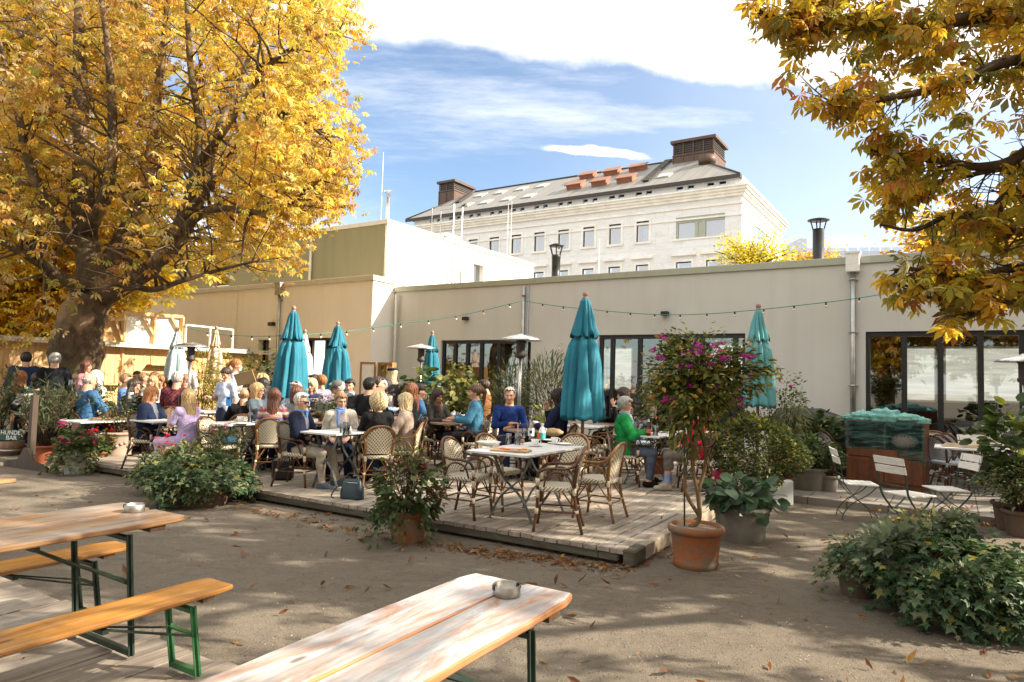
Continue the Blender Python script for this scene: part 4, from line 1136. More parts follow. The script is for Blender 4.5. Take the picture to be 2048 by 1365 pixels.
for i, (u, Y, vt, lb) in enumerate(((-150, 26, 300, 'tall yellow tree far left behind the wooden kiosk'), (150, 34, 380, 'yellow tree behind the big chestnut trunk'), (330, 38, 420, 'yellow tree behind the annex roof beside the big chestnut'))):
    if i == 2: continue
    back_tree(u, vt, 640, Y, 420, YEL + [(.3, .32, .05, 2)], lb, 50+i, 420, 9, .34)
# ================================================================ furniture
def floor_z(x, y):
    q = Vector((x, y, 0)) - DC; dx, dy = q.dot(Dx), q.dot(Dy)
    if -dl < dx < 0 and 0 < dy < dd+5.5: return .15
    q = Vector((x, y, 0)) - D2; dx, dy = q.dot(Dx), q.dot(Dy)
    if -7 < dx < 0 and 0 < dy < 2.5: return .15
    a, b = wtoab((x, y, 0))
    if pl < a < 16 and pbm < b < 0: return .10
    return 0.
def mk_weave(name, c1, c2, k=150, chevron=False):
    t = NT(name); v = t.coord('Object'); s = t.sep(v)
    if not chevron:
        a = t.math('SINE', t.math('MULTIPLY', s[0], k)); b = t.math('SINE', t.math('MULTIPLY', t.math('ADD', s[2], s[1]), k))
        p = t.math('MULTIPLY', a, b); m = t.ramp(p, [(.28, 0.), (.42, 1.)])
    else:
        a = t.math('MULTIPLY', t.math('ABSOLUTE', s[0]), k*.5); b = t.math('MULTIPLY', t.math('ADD', s[2], s[1]), k*.62)
        p = t.math('SINE', t.math('ADD', a, b)); m = t.ramp(p, [(.35, 0.), (.6, 1.)])
    fine = t.noise(v, 60, 3)
    c = t.mix(m, tuple(c1), tuple(c2)); c = t.mix(t.ramp(fine, [(.3, .25), (.6, 0.)]), c, tuple(x*.6 for x in c1))
    return t.bsdf(c, .5, 0, t.bump(t.math('MULTIPLY', p, .6), .5, .003), .4)
M['weave'] = mk_weave('cream and black weave', (.66, .58, .43), (.035, .028, .022))
M['weave_blue'] = mk_weave('blue and white weave', (.72, .74, .76), (.06, .12, .30), 300, True)
M['rattan'] = wood('brown rattan cane', (.125, .052, .02), (.055, .022, .01), 2, 2, .38, 9)
M['rattan_light'] = wood('honey rattan cane', (.30, .15, .05), (.14, .06, .02), 2, 2, .38, 9)
M['binding'] = simple('cream cane binding', (.62, .53, .38), .5, 0, .2, 60)
M['bind_blue'] = simple('blue white binding', (.5, .55, .62), .5, 0, .3, 120)

def make_bistro_chair(label, frame, weave, binding):
    root = empty('bistro_chair', (0, 0, 0), 0, label, 'chair')
    s = MB(); n = 28; ring = []
    def se(r, z, k=3.2):
        out = []
        for j in range(n):
            a = 2*math.pi*j/n; c, d = math.cos(a), math.sin(a)
            x = math.copysign(abs(c)**(2/k), c)*.225*r; y = math.copysign(abs(d)**(2/k), d)*.215*r
            out.append((x*(1+.06*(y/.2)), y, z))
        return out
    rows = [se(.93, .425), se(1, .435), se(1.0, .465), se(.95, .478), se(.6, .474), se(.02, .468)]
    vs = [p for r in rows for p in r]; fs = []
    for i in range(len(rows)-1):
        for j in range(n): fs.append((i*n+j, i*n+(j+1) % n, (i+1)*n+(j+1) % n, (i+1)*n+j))
    fs.append(tuple(range(n-1, -1, -1))); s.add(vs, fs, True)
    s.build('seat', weave, root)
    # woven back inside the hoop
    b = MB(); nx, nz = 10, 12; vs = []; fs = []
    def bw(t):  # half width of the panel at height t (0..1)
        return .185 + .022*math.sin(t*2.2) if t < .55 else (.185+.022*math.sin(t*2.2))*math.sqrt(max(0.02, 1-((t-.55)/.46)**2))
    for side in (0, .014):
        for k in range(nz+1):
            t = k/nz; z = .50 + .375*t
            for i in range(nx+1):
                x = (i/nx*2-1)*bw(t)
                vs.append((x, -.205 - .075*t - side + .05*(x/.2)**2, z))
    st = (nx+1)*(nz+1)
    for k in range(nz):
        for i in range(nx):
            q = k*(nx+1)+i; fs.append((q, q+1, q+nx+2, q+nx+1)); fs.append((st+q, st+q+nx+1, st+q+nx+2, st+q+1))
    b.add(vs, fs, True); b.build('backrest', weave, root)
    h = MB(); r = .0155
    side = [(.205, .19, .44), (.222, .195, .56), (.245, .165, .645), (.258, .06, .675), (.252, -.08, .675), (.235, -.175, .70), (.215, -.225, .755), (.175, -.262, .83), (.10, -.287, .882), (0, -.295, .897)]
    half = bez(side, 4); path = half + [Vector((-p.x, p.y, p.z)) for p in reversed(half[:-1])]
    h.tube(path, r, 8)
    path2 = [Vector((p.x*.9, p.y+.012, p.z-.03)) for p in path[len(path)//2-13:len(path)//2+14]]
    h.tube(path2, .009, 6)
    h.build('arm_hoop', frame, root)
    for sx in (1, -1):
        a = MB(); a.tube([Vector((sx*p.x, p.y, p.z)) for p in bez([(.20, .13, .45), (.232, .10, .58), (.236, 0, .635), (.226, -.12, .60), (.20, -.19, .46)], 4)], .011, 6)
        a.build('arm_loop', frame, root)
    for (sx, fy) in ((1, 1), (-1, 1), (1, -1), (-1, -1)):
        l = MB()
        if fy > 0: pts = [(sx*.215, .225, 0), (sx*.205, .195, .25), (sx*.205, .19, .47)]
        else: pts = [(sx*.225, -.285, 0), (sx*.195, -.215, .27), (sx*.188, -.195, .47), (sx*.205, -.225, .72)]
        l.tube(bez(pts, 4), [.0165]*(4*(len(pts)-1)+1), 8)
        l.mi = 1
        zs = ((.19, .235), (.37, .43)) if fy > 0 else ((.2, .245), (.40, .45))
        for z0, z1 in zs:
            q = bez(pts, 8); seg = [p for p in q if z0-.02 <= p.z <= z1+.02]
            if len(seg) < 2: seg = [Vector((pts[1][0], pts[1][1], z0)), Vector((pts[1][0], pts[1][1], z1))]
            l.tube(seg, .0205, 8)
        if fy > 0: l.tube([(sx*.21, .192, .49), (sx*.222, .195, .57)], .021, 8)
        l.build('leg', [frame, binding], root)
    t = MB(); z = .215
    c = [(.207, .2, z), (-.207, .2, z), (-.2, -.235, z), (.2, -.235, z)]
    for i in range(4): t.tube([c[i], c[(i+1) % 4]], .0095, 6)
    for sx in (1, -1):
        t.tube(bez([(sx*.207, .2, .22), (sx*.13, .19, .33), (sx*.07, .18, .43)], 4), .008, 6)
        t.tube(bez([(sx*.2, -.235, .22), (sx*.13, -.21, .33), (sx*.07, -.19, .43)], 4), .008, 6)
        t.tube(bez([(sx*.207, .2, .22), (sx*.205, .11, .34), (sx*.2, .05, .43)], 4), .008, 6)
        t.tube(bez([(sx*.2, -.235, .22), (sx*.2, -.14, .34), (sx*.2, -.07, .43)], 4), .008, 6)
    t.build('stretcher', frame, root)
    return root
CH = make_bistro_chair('', M['rattan'], M['weave'], M['binding'])
CH2 = make_bistro_chair('', M['rattan_light'], M['weave'], M['binding'])
CHB = make_bistro_chair('', M['rattan'], M['weave_blue'], M['bind_blue'])
_used = {}
def chair(x, y, head, label, kind='c', tilt=0, z=None):
    proto = {'c': CH, 'h': CH2, 'b': CHB}[kind]
    if kind not in _used: o = proto; _used[kind] = 1
    else: o = copy_tree(proto)
    o.location = (x, y, floor_z(x, y) if z is None else z); o.rotation_euler = (tilt, 0, R_(head-90))
    o.scale = (.94, .94, .93)
    tag(o, label, 'chair', 'rattan bistro chairs on the terrace' if kind != 'b' else 'blue and white woven chairs')
    return o

# ---- folding slat tables and round tables
M['slat'] = wood('worn white slats', (.70, .70, .70), (.52, .51, .50), 0, 1, .5, 12, (.40, .36, .31), .33)
M['iron_grey'] = simple('grey iron', (.16, .17, .165), .45, .6, .2, 8)
M['top_brown'] = wood('round table top', (.33, .24, .17), (.2, .13, .08), 0, 1, .4, 8)
def slat_table(x, y, rz, wa, lb, label, h=.74, group='white slatted folding tables'):
    root = empty('slatted_table', (x, y, floor_z(x, y)), rz, label, 'table', group)
    t = MB(); n = max(5, int(round(lb/.085))); w = lb/n
    for i in range(n): t.box((-wa/2, -lb/2+i*w, h-.024), (wa/2, -lb/2+(i+1)*w-.006, h), .003)
    t.build('tabletop', M['slat'], root)
    f = MB()
    for sx in (-1, 1): f.box((sx*(wa/2-.07)-.015, -lb/2+.02, h-.046), (sx*(wa/2-.07)+.015, lb/2-.02, h-.0245))
    f.build('frame', M['iron_grey'], root)
    for sy in (-1, 1):
        yb = sy*lb*.27
        for k, sg in enumerate((1, -1)):
            l = MB(); yy = yb + k*.022
            pts = bez([(sg*wa*.33, yy, h-.04), (sg*wa*.16, yy, h*.62), (-sg*wa*.17, yy, h*.33), (-sg*wa*.34, yy, .012)], 5)
            for p, q in zip(pts, pts[1:]): l.bar(p, q + (q-p)*.02, .012, .034, (0, 1, 0))
            l.box((-sg*wa*.34-.03, yy-.012, 0), (-sg*wa*.34+.03, yy+.012, .012))
            l.build('leg', M['iron_grey'], root)
    s = MB(); s.tube([(-wa*.28, -lb*.27, .1), (-wa*.28, lb*.3, .1)], .01, 6); s.build('stretcher', M['iron_grey'], root)
    return root
def round_table(x, y, r, label, h=.74):
    root = empty('round_table', (x, y, floor_z(x, y)), .3, label, 'table', 'round bistro tables')
    t = MB(); t.lathe([(r*.98, h-.03), (r, h-.025), (r, h-.006), (r*.99, h), (.01, h)], 36); t.build('tabletop', M['top_brown'], root)
    l = MB(); l.lathe([(.03, .03), (.03, h-.031)], 12)
    for k in range(4):
        a = k*math.pi/2; l.tube(bez([(0, 0, .16), (.1*math.cos(a), .1*math.sin(a), .11), (.25*math.cos(a), .25*math.sin(a), .01)], 4), .016, 6)
    l.box((-.18, -.015, h-.05), (.18, .015, h-.031)); l.build('pedestal', M['black'], root)
    return root

# ---- beer garden tables and benches
M['bt_top'] = None
def mk_beer(name, base, dark, worn, amt, gloss):
    t = NT(name); v = t.coord('Object', (11, .9, 11)); g = t.noise(v, 2.2, 7, .65, .6); g2 = t.noise(t.coord('Object', (60, 3, 60)), 2, 4, .7)
    c = t.mix(t.ramp(g, [(.36, 0.), (.66, 1.)]), base, dark)
    w = t.noise(t.coord('Object', (4.5, 1.0, 4.5)), 1.6, 9, .74, .9); geo = t.n('NewGeometry'); up = t.sep(geo.outputs['Normal'])[2]
    wm = t.math('MULTIPLY', t.ramp(w, [(amt-.14, 1.), (amt+.10, 0.)]), t.ramp(up, [(.75, .12), (.93, 1.)]))
    c = t.mix(wm, c, t.mix(t.ramp(g, [(.4, 0.), (.6, 1.)]), worn, tuple(x*.62 for x in worn)))
    gr = t.noise(t.coord('Object', (5, .6, 5)), 1.3, 6, .7)
    c = t.mix(t.math('MULTIPLY', t.ramp(gr, [(.48, 0.), (.66, .85)]), wm), c, (.19, .185, .18))
    # knots
    vo = t.n('TexVoronoi'); t.l(t.coord('Object', (5.5, 2.0, 5.5)), vo.inputs['Vector']); vo.inputs['Scale'].default_value = 1.0
    kn = t.ramp(vo.outputs['Distance'], [(.05, 1.), (.10, 0.)]); c = t.mix(t.math('MULTIPLY', kn, .8), c, (.10, .055, .03))
    r = t.mix(wm, gloss, .42)
    return t.bsdf(c, t.math('ADD', t.ramp(w, [(.3, gloss), (.7, gloss+.16)]), .02), 0, t.bump(t.math('ADD', g2, t.math('MULTIPLY', w, .8)), .35, .003), .5)
M['bt_worn'] = mk_beer('worn varnished table boards', (.44, .16, .022), (.22, .075, .012), (.57, .57, .57), .60, .30)
M['bt_worn2'] = mk_beer('weathered varnished table boards', (.40, .22, .085), (.22, .10, .035), (.42, .385, .35), .52, .36)
M['bt_bench'] = mk_beer('varnished bench boards', (.50, .24, .05), (.30, .115, .02), (.46, .37, .27), .40, .26)
M['green_iron'] = simple('green painted angle iron', (.045, .17, .065), .45, .2, .35, 9, .2)
M['dark_iron'] = simple('dark green angle iron', (.025, .045, .03), .5, .3, .4, 9)
def rough_board(mb, x0, x1, y0, y1, z0, z1, seed, wav=.006, chip=.018, ny=44):
    """plank with softly worn, uneven edges"""
    r_ = random.Random(seed); vs = []; fs = []
    off = [r_.uniform(0, 6) for _ in range(6)]
    def wv(y, k): return wav*(math.sin(y*3.1+off[k])*.5 + math.sin(y*7.7+off[k+1])*.3 + r_.uniform(-.25, .25))
    for j in range(ny+1):
        y = y0 + (y1-y0)*j/ny
        e = max(0, 1 - min(j, ny-j)/1.6)
        a = x0 + wv(y, 0) + e*chip*1.2; b = x1 + wv(y, 3) - e*chip*1.2
        sec = [(a+.008, z0+.003), (a-.001, z0+.012), (a, z1-.007), (a+.007, z1-.001), (b-.007, z1-.001), (b, z1-.007), (b+.001, z0+.012), (b-.008, z0+.003)]
        vs += [(x, y, z) for x, z in sec]
    for j in range(ny):
        for k in range(8): fs.append((j*8+k, j*8+(k+1) % 8, j*8+8+(k+1) % 8, j*8+8+k))
    fs += [tuple(range(8)), tuple(range(ny*8+7, ny*8-1, -1))]
    mb.add(vs, fs)
def beer_frame(root, w, h, ys, mat, brace=True):
    for y, sg in ys:
        f = MB()
        for sx in (-1, 1):
            f.bar((sx*w*.42, y, h), (sx*w*.42+sx*.0, y + sg*.05, .02), .035, .006, (0, 1, 0)); f.bar((sx*w*.42, y+.0, h), (sx*w*.42, y+sg*.05, .02), .006, .035, (0, 1, 0))
        f.bar((-w*.42, y+sg*.05, .035), (w*.42, y+sg*.05, .035), .03, .03)
        f.bar((-w*.42, y, h-.02), (w*.42, y, h-.02), .035, .02)
        if brace: f.bar((-w*.42, y+sg*.02, h*.62), (w*.42, y+sg*.02, h*.62), .03, .008)
        f.build('leg_frame', mat, root)
        b = MB()
        for sx in (-1, 1): b.bar((sx*w*.40, y+sg*.02, h*.60), (sx*w*.12, y-sg*.42, h-.01), .022, .008)
        b.bar((-w*.3, y-sg*.42, h-.012), (w*.3, y-sg*.42, h-.012), .03, .02); b.build('brace', M['dark_iron'], root)
def beer_table(corner_far, corner_right, w, L, h, label, seed, mat, legmat, name='beer_table', cat='table', zb=0.):
    """corner_far / corner_right: ground points of the two end corners; the table runs from there in -B"""
    mid = (corner_far + corner_right)/2; mid.z = zb
    ang = math.atan2(Dx.y, Dx.x)
    root = empty(name, mid, ang, label, cat)
    bt = h - zb
    top = MB()
    if name == 'beer_table':
        rough_board(top, -w/2, -.004, -L, 0, bt-.035, bt, seed); rough_board(top, .004, w/2, -L, 0, bt-.036, bt, seed+1)
        top.build('tabletop', mat, root)
        cl = MB(); cl.box((-w*.46, -.20, bt-.065), (w*.46, -.11, bt-.036)); cl.build('batten', M['bt_dark'], root); cl = MB(); cl.box((-w*.46, -L+.11, bt-.065), (w*.46, -L+.2, bt-.036)); cl.build('batten', M['bt_dark'], root)
        beer_frame(root, w, bt-.065, ((-.30, 1), (-L+.30, -1)), legmat)
    else:
        rough_board(top, -w/2, w/2, -L, 0, bt-.03, bt, seed); top.build('seat', mat, root)
        cl = MB(); cl.box((-w*.4, -.18, bt-.055), (w*.4, -.11, bt-.031)); cl.build('batten', M['bt_dark'], root); cl = MB(); cl.box((-w*.4, -L+.11, bt-.055), (w*.4, -L+.18, bt-.031)); cl.build('batten', M['bt_dark'], root)
        beer_frame(root, w*1.02, bt-.055, ((-.24, 1), (-L+.24, -1)), legmat, True)
    return root
M['bt_dark'] = wood('dark batten', (.12, .07, .035), (.06, .035, .02), 0)
c1, c2 = G(945, 1143, .78), G(1150, 1190, .78)
BT1 = beer_table(c1, c2, .53, 2.2, .78, 'nearest beer table, its boards worn white and grey with a bright orange edge', 1, M['bt_worn'], M['dark_iron'])
c1, c2 = G(253, 1003, .80), G(360, 1033, .80)
BT2 = beer_table(c1, c2, .70, 2.2, .80, 'grey weathered beer table with dark green legs left of the long orange bench', 3, M['bt_worn2'], M['dark_iron'], zb=.05)
c1, c2 = G(415, 1155, .49), G(470, 1170, .49)
beer_table(c1, c2, .26, 2.3, .49, 'orange varnished beer bench with bright green legs in front of the weathered table', 5, M['bt_bench'], M['green_iron'], 'beer_bench', 'bench', .05)
c1, c2 = G(232, 1081, .49), G(262, 1091, .49)
beer_table(c1, c2, .26, 2.2, .49, 'pale beer bench half hidden behind the weathered beer table', 7, M['bt_bench'], M['dark_iron'], 'beer_bench', 'bench', .05)
c2 = G(35, 958, .78); c1 = c2 - Dx*.6
beer_table(c1, c2, .60, 2.2, .78, 'third beer table of which only a worn corner shows at the left edge', 9, M['bt_worn2'], M['dark_iron'])
# plank platform below them
pfo = G(321, 1273, .05); pfo.z = 0
pf = MB(); rr = random.Random(9)
for i in range(-24, 6):
    x0 = i*.19; e = rr.uniform(-.03, .03)
    pf.box((x0+.005, -5.2, .012), (x0+.185, e, .05 + rr.uniform(-.003, .003)), .004)
for y in (-.3, -1.9, -3.6): pf.box((-4.5, y, 0), (1.1, y+.08, .0115))
tag(pf.build('plank_platform', M['deck'], None, pfo, YD), kind='structure')
# ashtrays
M['tin'] = simple('dull tin', (.36, .34, .30), .42, .9, .2, 30)
def ashtray(p, label):
    root = empty('ashtray', p, .4, label, 'ashtray', 'round steel ashtrays')
    m = MB(); m.lathe([(.055, 0), (.056, .002), (.056, .042), (.054, .043), (.0525, .041), (.0525, .006), (.001, .006)], 28); m.build('bowl', M['tin'], root)
    m = MB(); m.box((.045, -.008, .024), (.06, .008, .0435)); m.box((-.06, -.008, .024), (-.045, .008, .0435)); m.build('cigarette_rest', M['black'], root)
ashtray(G(1013, 1190, .781), 'round steel ashtray on the nearest white worn beer table')
ashtray(G(269, 1023, .801), 'round steel ashtray on the grey weathered beer table')

# ---- closed parasols
def mk_cloth(name, col, var=.15):
    t = NT(name); v = t.coord('Object', (2, 2, .8)); n = t.noise(v, 2, 5); f = t.noise(t.coord('Object'), 180, 2)
    c = t.mix(t.ramp(n, [(.3, 0.), (.7, 1.)]), tuple(x*(1-var) for x in col), tuple(min(1, x*(1+var)) for x in col))
    c = t.mix(t.ramp(t.noise(t.coord('Object', (3, 3, .7)), 3, 7, .7), [(.5, 0.), (.8, .35)]), c, tuple(min(1, x*.6+.16) for x in col))
    b = t.n('BsdfPrincipled'); t.l(c, b.inputs['Base Color']); b.inputs['Roughness'].default_value = .75; b.inputs['Specular IOR Level'].default_value = .3
    t.l(t.bump(t.math('ADD', f, t.math('MULTIPLY', t.noise(t.coord('Object', (9, 9, 1.5)), 1.5, 5, .6), 8.)), .5, .006), b.inputs['Normal'])
    tr = t.n('BsdfTranslucent'); t.l(c, tr.inputs[0]); mx = t.n('MixShader'); mx.inputs[0].default_value = .12
    t.l(b.outputs[0], mx.inputs[1]); t.l(tr.outputs[0], mx.inputs[2]); t.l(mx.outputs[0], t.out.inputs['Surface']); return t.mat
M['teal'] = mk_cloth('teal parasol cloth', (.025, .20, .285), .2)
M['teal_faded'] = mk_cloth('faded teal parasol cloth', (.13, .40, .43), .15)
M['pale_blue'] = mk_cloth('pale blue parasol cloth', (.50, .62, .66))
M['cream_cloth'] = mk_cloth('cream parasol cloth', (.72, .55, .42), .1)
M['white_cloth'] = mk_cloth('white parasol cloth', (.70, .74, .76), .08)
M['pole_wood'] = wood('parasol pole', (.30, .13, .06), (.17, .07, .03), 2)
M['concrete'] = simple('concrete', (.32, .31, .29), .9, 0, .15, 5, .3)
def parasol(x, y, ztop, zbot, R, mat, label, seed, group='closed parasols of the terrace', wind=0.):
    fz = floor_z(x, y); root = empty('closed_parasol', (x, y, fz), seed, label, 'parasol', group)
    rs = random.Random(seed); H = ztop - fz; zb = zbot - fz
    m = MB(); m.tube([(0, 0, .05), (0, 0, H-.05)], .024, 10); m.build('pole', M['pole_wood'], root)
    m = MB(); m.lathe([(.25, 0), (.27, .01), (.27, .08), (.24, .1), (.05, .11), (.04, .25), (.027, .26)], 28); m.build('base', M['concrete'], root)
    m = MB(); m.ball((0, 0, H-.045), .045, 8); m.lathe([(.03, 0), (.045, .03), (.03, .05)], 12, (0, 0, H-.13)); m.build('finial', M['pole_wood_pale'], root)
    def skirt(prof, npl, depth, sd, hem, thick):
        q = random.Random(sd); n = 120; ph = [q.uniform(0, 6.28) for _ in range(6)]
        am = [q.uniform(.45, 1.5) for _ in range(npl)]; vs = []; fs = []
        tw = q.uniform(-.5, .5)
        rows = []
        Nz = 26
        for i in range(Nz+1):
            t = i/Nz; k = t*(len(prof)-1); a = min(int(k), len(prof)-2); f = k-a; f = f*f*(3-2*f)*.5 + f*.5
            rows.append((prof[a][0]*(1-f)+prof[a+1][0]*f, prof[a][1]*(1-f)+prof[a+1][1]*f, t))
        for (r, z, t) in rows:
            for j in range(n):
                th = 2*math.pi*j/n; u = th*npl/(2*math.pi) + tw*t + .30*math.sin(2*th+ph[0]) + .12*math.sin(3*th+ph[4]+3*t); kf = u % 1.; ai = am[int(u) % npl]
                # rounded lobes with sharp valleys between them
                lob = abs(math.sin(math.pi*kf))**.7
                d = depth*min(1, .25+1.4*t)
                rr_ = r*(1 - d*ai + d*ai*lob*1.35) * (1+.05*math.sin(3*th+ph[1]+2.5*t)+.03*math.sin(5*th+ph[2]-4*t)+.018*math.sin(23*th+ph[5]+5*math.sin(4*t+th)))
                zz = z + (hem*math.sin(npl*th+ph[3])*t**3 if hem else 0) - (.04*(1-lob)*t**2)
                vs.append((rr_*math.cos(th) + wind*t*t*.1, rr_*math.sin(th), zz))
        for i in range(Nz):
            for j in range(n): fs.append((i*n+j, (i+1)*n+j, (i+1)*n+(j+1) % n, i*n+(j+1) % n))
        # inner return so that the hem has thickness
        b0 = len(vs)
        for j in range(n): p = vs[Nz*n+j]; vs.append((p[0]*.8, p[1]*.8, p[2]+.12))
        for j in range(n): fs.append((Nz*n+j, b0+j, b0+(j+1) % n, Nz*n+(j+1) % n))
        mm = MB(); mm.add(vs, fs, True); return mm
    hN = H - .10
    Lc = hN - zb
    zneck = hN - Lc*.30
    skirt([(R*.34, zneck+.10), (R*.44, zneck-.01), (R*.68, zneck-Lc*.09), (R*.80, zneck-Lc*.22), (R*.92, zneck-Lc*.46), (R*1.02, zb)], 8, .36, seed*3+1, .02, .1).build('canopy', mat, root)
    skirt([(R*.12, hN), (R*.24, hN-Lc*.03), (R*.36, hN-Lc*.12), (R*.47, hN-Lc*.21), (R*.66, zneck-.04)], 8, .26, seed*3+2, .02, .1).build('canopy_top', mat, root)
    return root
M['pole_wood_pale'] = simple('finial wood', (.30, .21, .17), .6, 0, .1)
def para(u, vt, vb, Y, wpx, mat, label, seed):
    p = at(u, vt, Y); z1 = p.z; z0 = at(u, vb, Y).z
    return parasol(p.x, Y, z1, z0, wpx*Y/F_PX/2, mat, label, seed)
para(1171, 583, 838, 10.2, 82, M['teal'], 'tall dark teal closed parasol, the biggest and nearest, in front of the middle glass doors', 1)
para(1517, 607, 812, 11.3, 62, M['teal_faded'], 'faded light teal closed parasol behind the flowering bougainvillea', 2)
para(588, 612, 800, 13.2, 66, M['teal'], 'dark teal closed parasol left of the doorway behind the seated crowd', 3)
para(676, 643, 782, 15.5, 56, M['teal'], 'teal closed parasol with sunlit white stripes right of the doorway', 4)
para(610, 659, 780, 16.5, 40, M['white_cloth'], 'white sunlit closed parasol half hidden behind the dark teal one', 5)
para(865, 662, 772, 17.3, 36, M['teal'], 'small far teal closed parasol beside the left patio heater', 6)
para(355, 655, 762, 15.6, 38, M['pale_blue'], 'pale blue closed parasol in front of the sunlit wooden kiosk', 7)
para(433, 652, 765, 17.2, 32, M['cream_cloth'], 'cream closed parasol right of the pale blue one by the kiosk', 8)

# ---- patio heaters
def heater(u, v, Y, label, seed):
    p = at(u, v, Y); fz = floor_z(p.x, Y); H = p.z - fz
    root = empty('patio_heater', (p.x, Y, fz), seed, label, 'patio heater', 'mushroom patio heaters')
    m = MB(); m.lathe([(.24, 0), (.25, .02), (.23, .05), (.23, .5), (.2, .62), (.05, .66)], 24); m.build('base', M['galv'], root)
    m = MB(); m.tube([(0, 0, .66), (0, 0, H-.42)], .032, 12); m.build('pole', M['steel'], root)
    m = MB(); m.lathe([(.05, 0), (.09, .03), (.09, .07), (.075, .08), (.075, .27), (.09, .3)], 20, (0, 0, H-.42)); m.build('burner', M['louvre'], root)
    m = MB(); m.lathe([(.35, -.02), (.36, -.015), (.3, .025), (.17, .065), (.05, .085), (.03, .1)], 32, (0, 0, H-.1)); m.build('reflector', M['steel'], root)
heater(1042, 668, 11.6, 'patio heater with a broad steel hood standing left of the biggest teal parasol', 1)
heater(843, 688, 15.8, 'far patio heater with its hood before the small teal parasol', 2)
heater(383, 684, 14.6, 'patio heater at left between the pale blue and the cream parasol', 3)
heater(2049, 708, 9.6, 'patio heater half cut off by the right edge of the picture', 4)

# ---- string lights
def string(pts, name_label, bulbs, sag=0):
    root = empty('string_lights', (0, 0, 0), 0, name_label, 'string lights')
    P = bez([tuple(p) for p in pts], 8)
    m = MB(); m.tube(P, .009, 5); m.build('cable', M['cable'], root)
    L = [0]
    for a, b in zip(P, P[1:]): L.append(L[-1]+(b-a).length)
    n = int(L[-1]/bulbs)
    for k in range(1, n+1):
        s_ = k*L[-1]/(n+.5); i = max(j for j in range(len(L)) if L[j] <= s_); i = min(i, len(P)-2); f = (s_-L[i])/max(1e-6, L[i+1]-L[i]); p = P[i].lerp(P[i+1], f)
        m = MB(); m.lathe([(.017, -.055), (.019, -.05), (.019, .004), (.012, .01)], 8, tuple(p)); h = m.build('lamp_holder', M['black'], root)
        m = MB(); m.ball((p.x, p.y, p.z-.082), .03, 6); m.build('bulb', M['bulb'], h)
M['cable'] = simple('green cable', (.03, .22, .17), .5)
M['bulb'] = simple('frosted bulb', (.80, .66, .5), .15, 0, .05)
def wl(u, v, b): a, z = hit(u, v, b); return W(a, b, z)
string([wl(u, v, -.35) for u, v in ((1046, 602), (1110, 612), (1240, 625), (1330, 630), (1420, 628), (1517, 620), (1610, 610), (1715, 597), (1860, 573), (2060, 540))], 'string of festoon bulbs on a green cable along the right cafe wall', .62)
string([at(u, v, Y) for u, v, Y in ((585, 670, 15.5), (640, 668, 16), (720, 660, 16.8), (800, 648, 17.3), (880, 638, 17.6), (960, 623, 17.6), (1046, 602, 17.3))], 'string of festoon bulbs from the dark teal parasol to the cafe drainpipe', .72)
string([at(u, v, Y) for u, v, Y in ((365, 653, 17), (400, 662, 17), (450, 670, 17), (520, 673, 16.6), (585, 670, 15.8))], 'short string of festoon bulbs above the wooden kiosk', .6)

# ---- long wooden kiosk
M['kiosk'] = wood('orange pine boards', (.70, .48, .24), (.55, .33, .14), 2, 1, .6, 7)
K0 = at(187, 700, 17.5); K0.z = 0
kio = empty('wooden_kiosk', K0, YA, 'long low sunlit pine kiosk running from the chestnut trunk to the annex', 'kiosk')
# local: x = A (towards the viewer's right), y = B
w = MB(); nb = 58
for i in range(nb): w.box((-2.2, -2.2+i*.125, 0), (0 - .006*(i % 2), -2.2+(i+1)*.125-.006, 2.22), .002) if False else w.box((-.03-.004*(i % 2), -2.2+i*.125, .05), (0-.004*(i % 2), -2.2+(i+1)*.125-.006, 2.22))
for i in range(17): w.box((-2.2+i*.127, -2.23, .05), (-2.2+(i+1)*.127-.006, -2.2, 2.25))
w.build('wall', M['kiosk'], kio)
w = MB(); w.box((-2.3, -2.5, 2.235), (.28, 5.3, 2.30)); w.box((.281, -2.5, 2.2), (.30, 5.3, 2.32)); w.build('roof', M['coping_light'], kio)
w = MB(); w.box((.001, -1.35, .1), (.03, -.55, 2.0), .01); d_ = w.build('door', M['kiosk'], kio); w = MB(); w.ball((.05, -.65, 1.05), .03, 6); w.build('handle', M['galv'], d_)
for y, z, l in ((1.4, 1.75, .9), (.2, 1.2, .5)):
    w = MB(); w.box((.002, y, z), (.25, y+l, z+.025)); w.box((.002, y+.1, z+.025), (.02, y+.13, z+.3)); w.box((.002, y+l-.13, z+.025), (.02, y+l-.1, z+.3)); w.build('shelf', M['kiosk'], kio)
